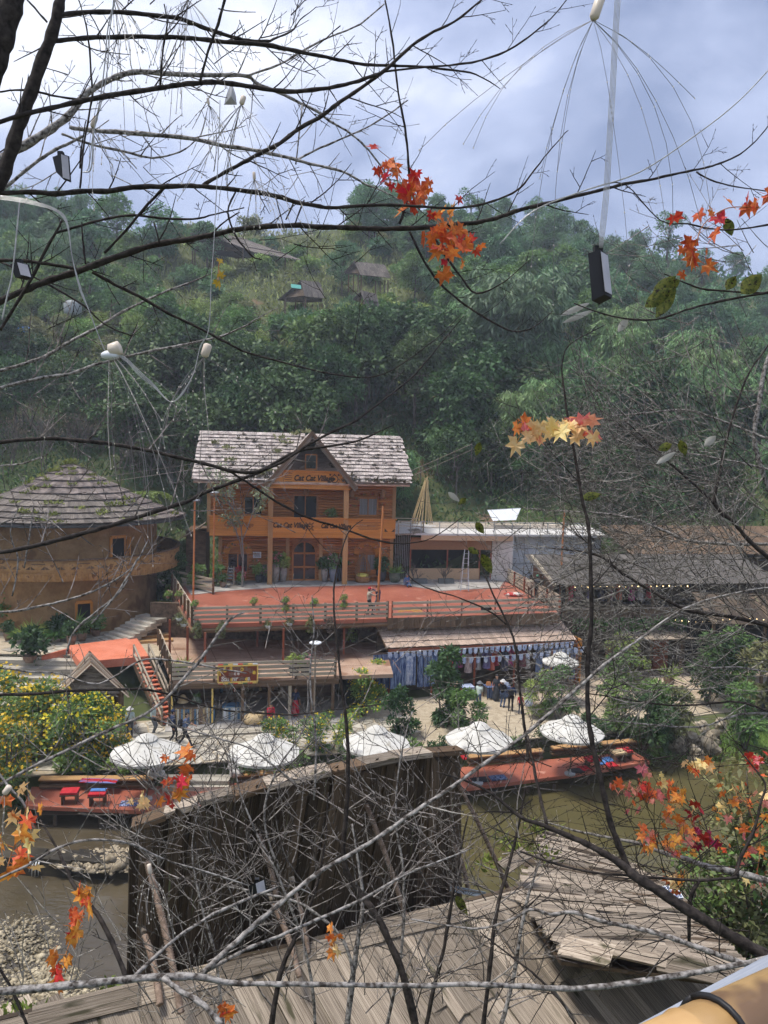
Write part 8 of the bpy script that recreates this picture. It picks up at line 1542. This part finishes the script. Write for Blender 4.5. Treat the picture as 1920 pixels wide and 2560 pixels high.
def person(label,foot,face,top,legs,shoe=black,hair=hairm,ht=1.65,lean=0,hands=None,feet=((-.10,0,0),(.10,0,0)),pelvis=None,long_skirt=None,sleeve=.28,extras=()):
    """face: heading in degrees (0 = away from the viewer); hands/feet/pelvis in body space: x right, y forward, z up"""
    s=ht/1.65; V3=Vector; P=V3(pelvis or (0,0,.88)); caps=[]
    def cap(a,b_,ra,rb,tg): caps.append((V3(a)*s,V3(b_)*s,ra*s,rb*s,tg))
    up=V3((0,math.sin(lean),math.cos(lean))); ch=P+up*.36; nk=P+up*.52; hd=P+up*.67+V3((0,.02,0))
    cap(P+V3((-.05,0,0)),P+V3((.05,0,0)),.125,.125,'legs'); cap(P+up*.06,ch,.135,.15,'top'); cap(ch+V3((-.09,0,.0)),ch+V3((.09,0,0)),.125,.125,'top'); cap(nk+V3((-.15,0,-.05)),nk+V3((.15,0,-.05)),.07,.07,'top'); cap(nk-up*.03,hd-up*.04,.055,.055,'skin')
    cap(hd-up*.045+V3((0,.02,0)),hd+up*.03,.075,.088,'skin'); cap(hd+up*.035+V3((0,-.018,0)),hd+up*.06+V3((0,-.005,0)),.093,.085,'hair'); cap(hd-up*.02+V3((0,-.035,0)),hd+up*.03+V3((0,-.03,0)),.078,.082,'hair'); cap(hd+V3((0,.095,-.015)),hd+V3((0,.105,-.025)),.014,.018,'skin')
    for sx in (-1,1): cap(hd+V3((sx*.085,-.005,-.01)),hd+V3((sx*.09,-.01,.015)),.018,.018,'skin')
    hands=hands or ((-.26,.06,.80),(.26,.06,.80)); fing=[]
    for sx,hn,ft in ((-1,hands[0],feet[0]),(1,hands[1],feet[1])):
        sh_=nk+V3((sx*.18,0,-.06)); el,wr_=ik(sh_,V3(hn),.28,.25,V3((sx*.6,-1,-.3))); cap(sh_,el,.055,.045,'top'); m_=el.lerp(wr_,.15 if sleeve<.3 else .95); cap(el,m_,.043,.042,'top'); cap(m_,wr_,.038,.028,'skin'); hv=(wr_-el).normalized(); cap(wr_,wr_+hv*.08,.030,.036,'skin'); fing.append((wr_+hv*.08,hv,sx))
        hp_=P+V3((sx*.09,0,-.03)); kn,an=ik(hp_,V3(ft)+V3((0,0,.08)),.42,.41,V3((0,1,.1))); cap(hp_,kn,.088,.062,'legs'); cap(kn,an,.058,.042,'legs'); cap(an+V3((0,-.03,-.04)),an+V3((0,.14,-.05)),.042,.036,'shoe')
    if long_skirt: cap(P,V3((0,0,.35)),.17,.24,'legs'); cap(V3((0,0,.35)),V3((0,0,.22)),.24,.25,'legs')
    b=MB()
    for a,c,ra,rb,tg in caps:
        d=(c-a); u=d.normalized() if d.length>1e-6 else V3((0,0,1)); b.tube([a-u*ra*.95,a-u*ra*.6,a,c,c+u*rb*.6,c+u*rb*.95],[ra*.3,ra*.8,ra,rb,rb*.8,rb*.3],10)
    me=b.mesh('person_raw',skin); o=bpy.data.objects.new('raw',me); COL.objects.link(o); m_=o.modifiers.new('r','REMESH'); m_.mode='VOXEL'; m_.voxel_size=.02*s; m2=o.modifiers.new('s','SMOOTH'); m2.factor=.5; m2.iterations=3
    PPL.append((o,label,Vector(foot),rad(-face),caps,[(p*s,h,sx) for p,h,sx in fing],dict(top=top,legs=legs,shoe=shoe,hair=hair,skin=skin),hd*s,up,s,extras,nk*s,P*s))
TG=['skin','top','legs','shoe','hair']
# the two workers standing the pole up
pb0=M1+Vector((.42,.35,0))
person('worker in red cap and beige shirt raising the orange pole',onz(922,1537,4.7),70,beige,black,hands=((-.05,.42,1.42),(.1,.45,1.25)),feet=((-.12,-.1,0),(.12,.16,0)),ht=1.66,extras=('cap_red',))
person('worker in navy shirt and cap steadying the orange pole',onz(944,1533,4.7),-60,navy,grey,hands=((-.08,.4,1.5),(.08,.42,1.3)),feet=((-.12,.1,0),(.12,-.08,0)),ht=1.68,extras=('cap_dark',))
person('worker in blue overalls sitting on the patio edge',onz(1014,1464,4.74),150,wblue,wblue,hands=((-.12,.34,.38),(.12,.36,.36)),pelvis=(0,0,.14),feet=((-.14,.5,0),(.14,.46,0)),lean=.3,extras=('cap_grey',),sleeve=.4)
person('worker in beige jacket at the deck corner railing',onz(1324,1500,4.7),15,beige,brownp,hands=((-.2,.22,.95),(.2,.22,.95)),sleeve=.4,lean=.1,extras=('cap_dark',)); person('worker in green helmet and dark clothes at the deck corner railing',onz(1341,1498,4.7),20,dkgrey,black,hands=((-.15,.3,1.0),(.2,.25,.95)),sleeve=.4,lean=.2,extras=('helmet_green',)); person('bareheaded worker in grey leaning on the deck corner railing',onz(1358,1497,4.7),-5,grey,dkgrey,hands=((-.2,.32,1.0),(.22,.34,1.0)),sleeve=.4,lean=.25)
person('walker in navy jacket and cap on the stone path',onz(432,1856,0),60,navy,black,hands=((-.27,.1,.85),(.27,-.05,.85)),feet=((-.1,.2,0),(.1,-.22,.02)),sleeve=.4,extras=('cap_navy',)); person('walker in blue shirt with dark backpack striding along the stone path',onz(462,1868,0),85,denim,black,hands=((-.2,.4,1.0),(.24,.3,.95)),feet=((-.1,-.32,.03),(.1,.36,0)),ht=1.72,lean=.12,extras=('pack',))
person('person in mint shirt at the foot of the red stairs',onz(383,1836,0),100,mint,grey,hands=((-.22,.15,.9),(.2,.25,1.0))); person('person in white bonnet beside the flowering bushes',onz(325,1845,0),-20,mint,dkgrey,ht=1.55,extras=('bonnet',)); person('woman in red top crouching by the shop step',onz(674,1828,0),150,redsh,black,hands=((-.2,.3,.7),(.2,.3,.7)),lean=.25,ht=1.55)
person('seller in dark embroidered dress standing inside the souvenir shop',onz(738,1790,.14),170,navy,redsh,long_skirt=1,ht=1.55); person('shopper in navy jacket and jeans before the fabric stall',onz(1276,1778,0),10,navy,black,hands=((-.2,.3,1.0),(.25,.2,.9)),sleeve=.4,extras=('pack',)); person('shopper in white jacket with a long pale skirt before the fabric stall',onz(1322,1768,0),-15,whitec,paleind,long_skirt=1,ht=1.58,sleeve=.4,extras=('hat',)); person('stall keeper in dark dress among the hanging garments',onz(1240,1752,0),170,dkgrey,dkgrey,long_skirt=1,ht=1.55); person('shopper in grey hat bending over the goods table',onz(1195,1772,0),20,mint,denim,hands=((-.15,.4,.8),(.15,.4,.8)),lean=.35,ht=1.55,extras=('hat',))
person('shopper in red jacket looking at the indigo cloths',onz(1145,1775,0),-30,redsh,denim,hands=((-.15,.35,1.0),(.22,.2,.9)),sleeve=.4,ht=1.58); person('shopper in black jacket and white hat by the goods table',onz(1255,1768,0),35,black,denim,hands=((-.2,.25,.95),(.2,.3,1.0)),sleeve=.4,ht=1.6,extras=('bonnet',)); person('shopper in beige coat under the small canopy parasol',onz(1372,1765,0),-40,beige,black,sleeve=.4,ht=1.6); person('child in red standing near the stall shoppers',onz(1300,1785,0),20,redsh,navy,ht=1.15)
bpy.context.view_layer.update(); dg=bpy.context.evaluated_depsgraph_get()
for o,label,foot,rz,caps,fing,mts,hd,up,s,extras,nk,P in PPL:
    me=bpy.data.meshes.new_from_object(o.evaluated_get(dg)); raw=o.data; bpy.data.objects.remove(o); bpy.data.meshes.remove(raw)
    n=len(me.vertices); co=np.empty(n*3,np.float32); me.vertices.foreach_get('co',co); co=co.reshape(-1,3); V=[tuple(c) for c in co]; Fc=[tuple(p.vertices) for p in me.polygons]
    cen=np.array([co[list(f)].mean(0) for f in Fc]); best=np.full(len(Fc),9e9); tg=np.zeros(len(Fc),int)
    for a,c,ra,rb,t_ in caps:
        a_,d_=np.array(a),np.array(c-a); L2=max(1e-9,float(d_@d_)); u=np.clip((cen-a_)@d_/L2,0,1); ds=np.linalg.norm(cen-(a_+u[:,None]*d_),axis=1)-(ra+(rb-ra)*u); q=ds<best; best[q]=ds[q]; tg[q]=TG.index(t_)
    bpy.data.meshes.remove(me); b=MB(); b.v=V; b.f=Fc; b.m=[int(x) for x in tg]
    for p,h,sx in fing:
        sd_=h.orthogonal().normalized(); sd2=h.cross(sd_); b.cm=0
        for k in range(4): q=p+sd_*(.024*(k-1.5))*s; l_=(.062,.074,.07,.055)[k]*s; b.tube([q-h*.02*s,q+h*l_*.55+sd2*.01*s,q+h*l_+sd2*.03*s],[.0095*s,.009*s,.007*s],5)
        q=p-h*.05*s+sd_*.03*s*sx; b.tube([q,q+(sd_*sx*.6+h*.6)*.05*s,q+(sd_*sx*.5+h)*.075*s],[.011*s,.010*s,.008*s],5)
    M=Matrix.Translation(foot)@Matrix.Rotation(rz,4,'Z')
    po=place('person',b.mesh('person_mesh',[mts[k] for k in TG],True),M); tag(po,label,'person')
    e_=MB()
    for sx in (-1,1): e_.ball(hd+Vector((sx*.032*s,.086*s,.005*s)),.011*s,6,4)
    e_.build('eyes',hairm,po,True,True)
    for x in extras:
        c=hd+up*.05*s
        if x.startswith(('cap','helmet')):
            col={'cap_red':redsh,'cap_dark':black,'cap_grey':grey,'cap_navy':navy,'helmet_green':cmat('helmet_green',(.12,.34,.22))}[x]; h_=MB(); h_.lathe([(.105*s,-.02*s),(.108*s,.01*s),(.098*s,.055*s),(.06*s,.095*s),(0,.108*s)],c+Vector((0,-.008*s,0)),14); h_.prism([c+Vector((-.075*s,.07*s,-.02*s)),c+Vector((.075*s,.07*s,-.02*s)),c+Vector((.055*s,.18*s,-.03*s)),c+Vector((-.055*s,.18*s,-.03*s))],(0,0,.012)); h_.build('cap',col,po,True,True)
        elif x in ('bonnet','hat'):
            h_=MB(); h_.lathe([(.20*s,-.03*s),(.19*s,-.01*s),(.112*s,.02*s),(.10*s,.08*s),(.05*s,.11*s),(0,.115*s)],c,16); h_.build('hat',whitec if x=='bonnet' else grey,po,True,True)
        elif x=='pack':
            h_=MB(); h_.ball((nk+P)/2+Vector((0,-.24*s,.02*s)),.2*s,10,8,(.85,.6,1.15)); h_.build('backpack',black,po,True,True)
# ================================================================ AIR
b=MB(); b.box((0,150,36),(900,384,92)); hz=tag(b.build('haze',[]),'thin blue haze hanging over the valley and hillside','haze',kind='stuff')
hm=bpy.data.materials.new('haze'); hm.use_nodes=True; t=hm.node_tree; t.nodes.clear(); o_=t.nodes.new('ShaderNodeOutputMaterial'); pvn=t.nodes.new('ShaderNodeVolumePrincipled')
pvn.inputs['Color'].default_value=(.80,.88,1,1); pvn.inputs['Density'].default_value=.0009; pvn.inputs['Anisotropy'].default_value=.2; t.links.new(pvn.outputs[0],o_.inputs['Volume'])
hz.data.materials.append(hm); hm.cycles.homogeneous_volume=True if hasattr(hm.cycles,'homogeneous_volume') else None
obs=[]
for nm,cu,M,pa in TEXTS:
    ob=bpy.data.objects.new('letters',cu); COL.objects.link(ob); obs.append(ob)
bpy.context.view_layer.update()
for ob,(nm,cu,M,pa) in zip(obs,TEXTS):
    me=bpy.data.meshes.new_from_object(ob); bpy.data.objects.remove(ob); place(nm,me,M,pa)
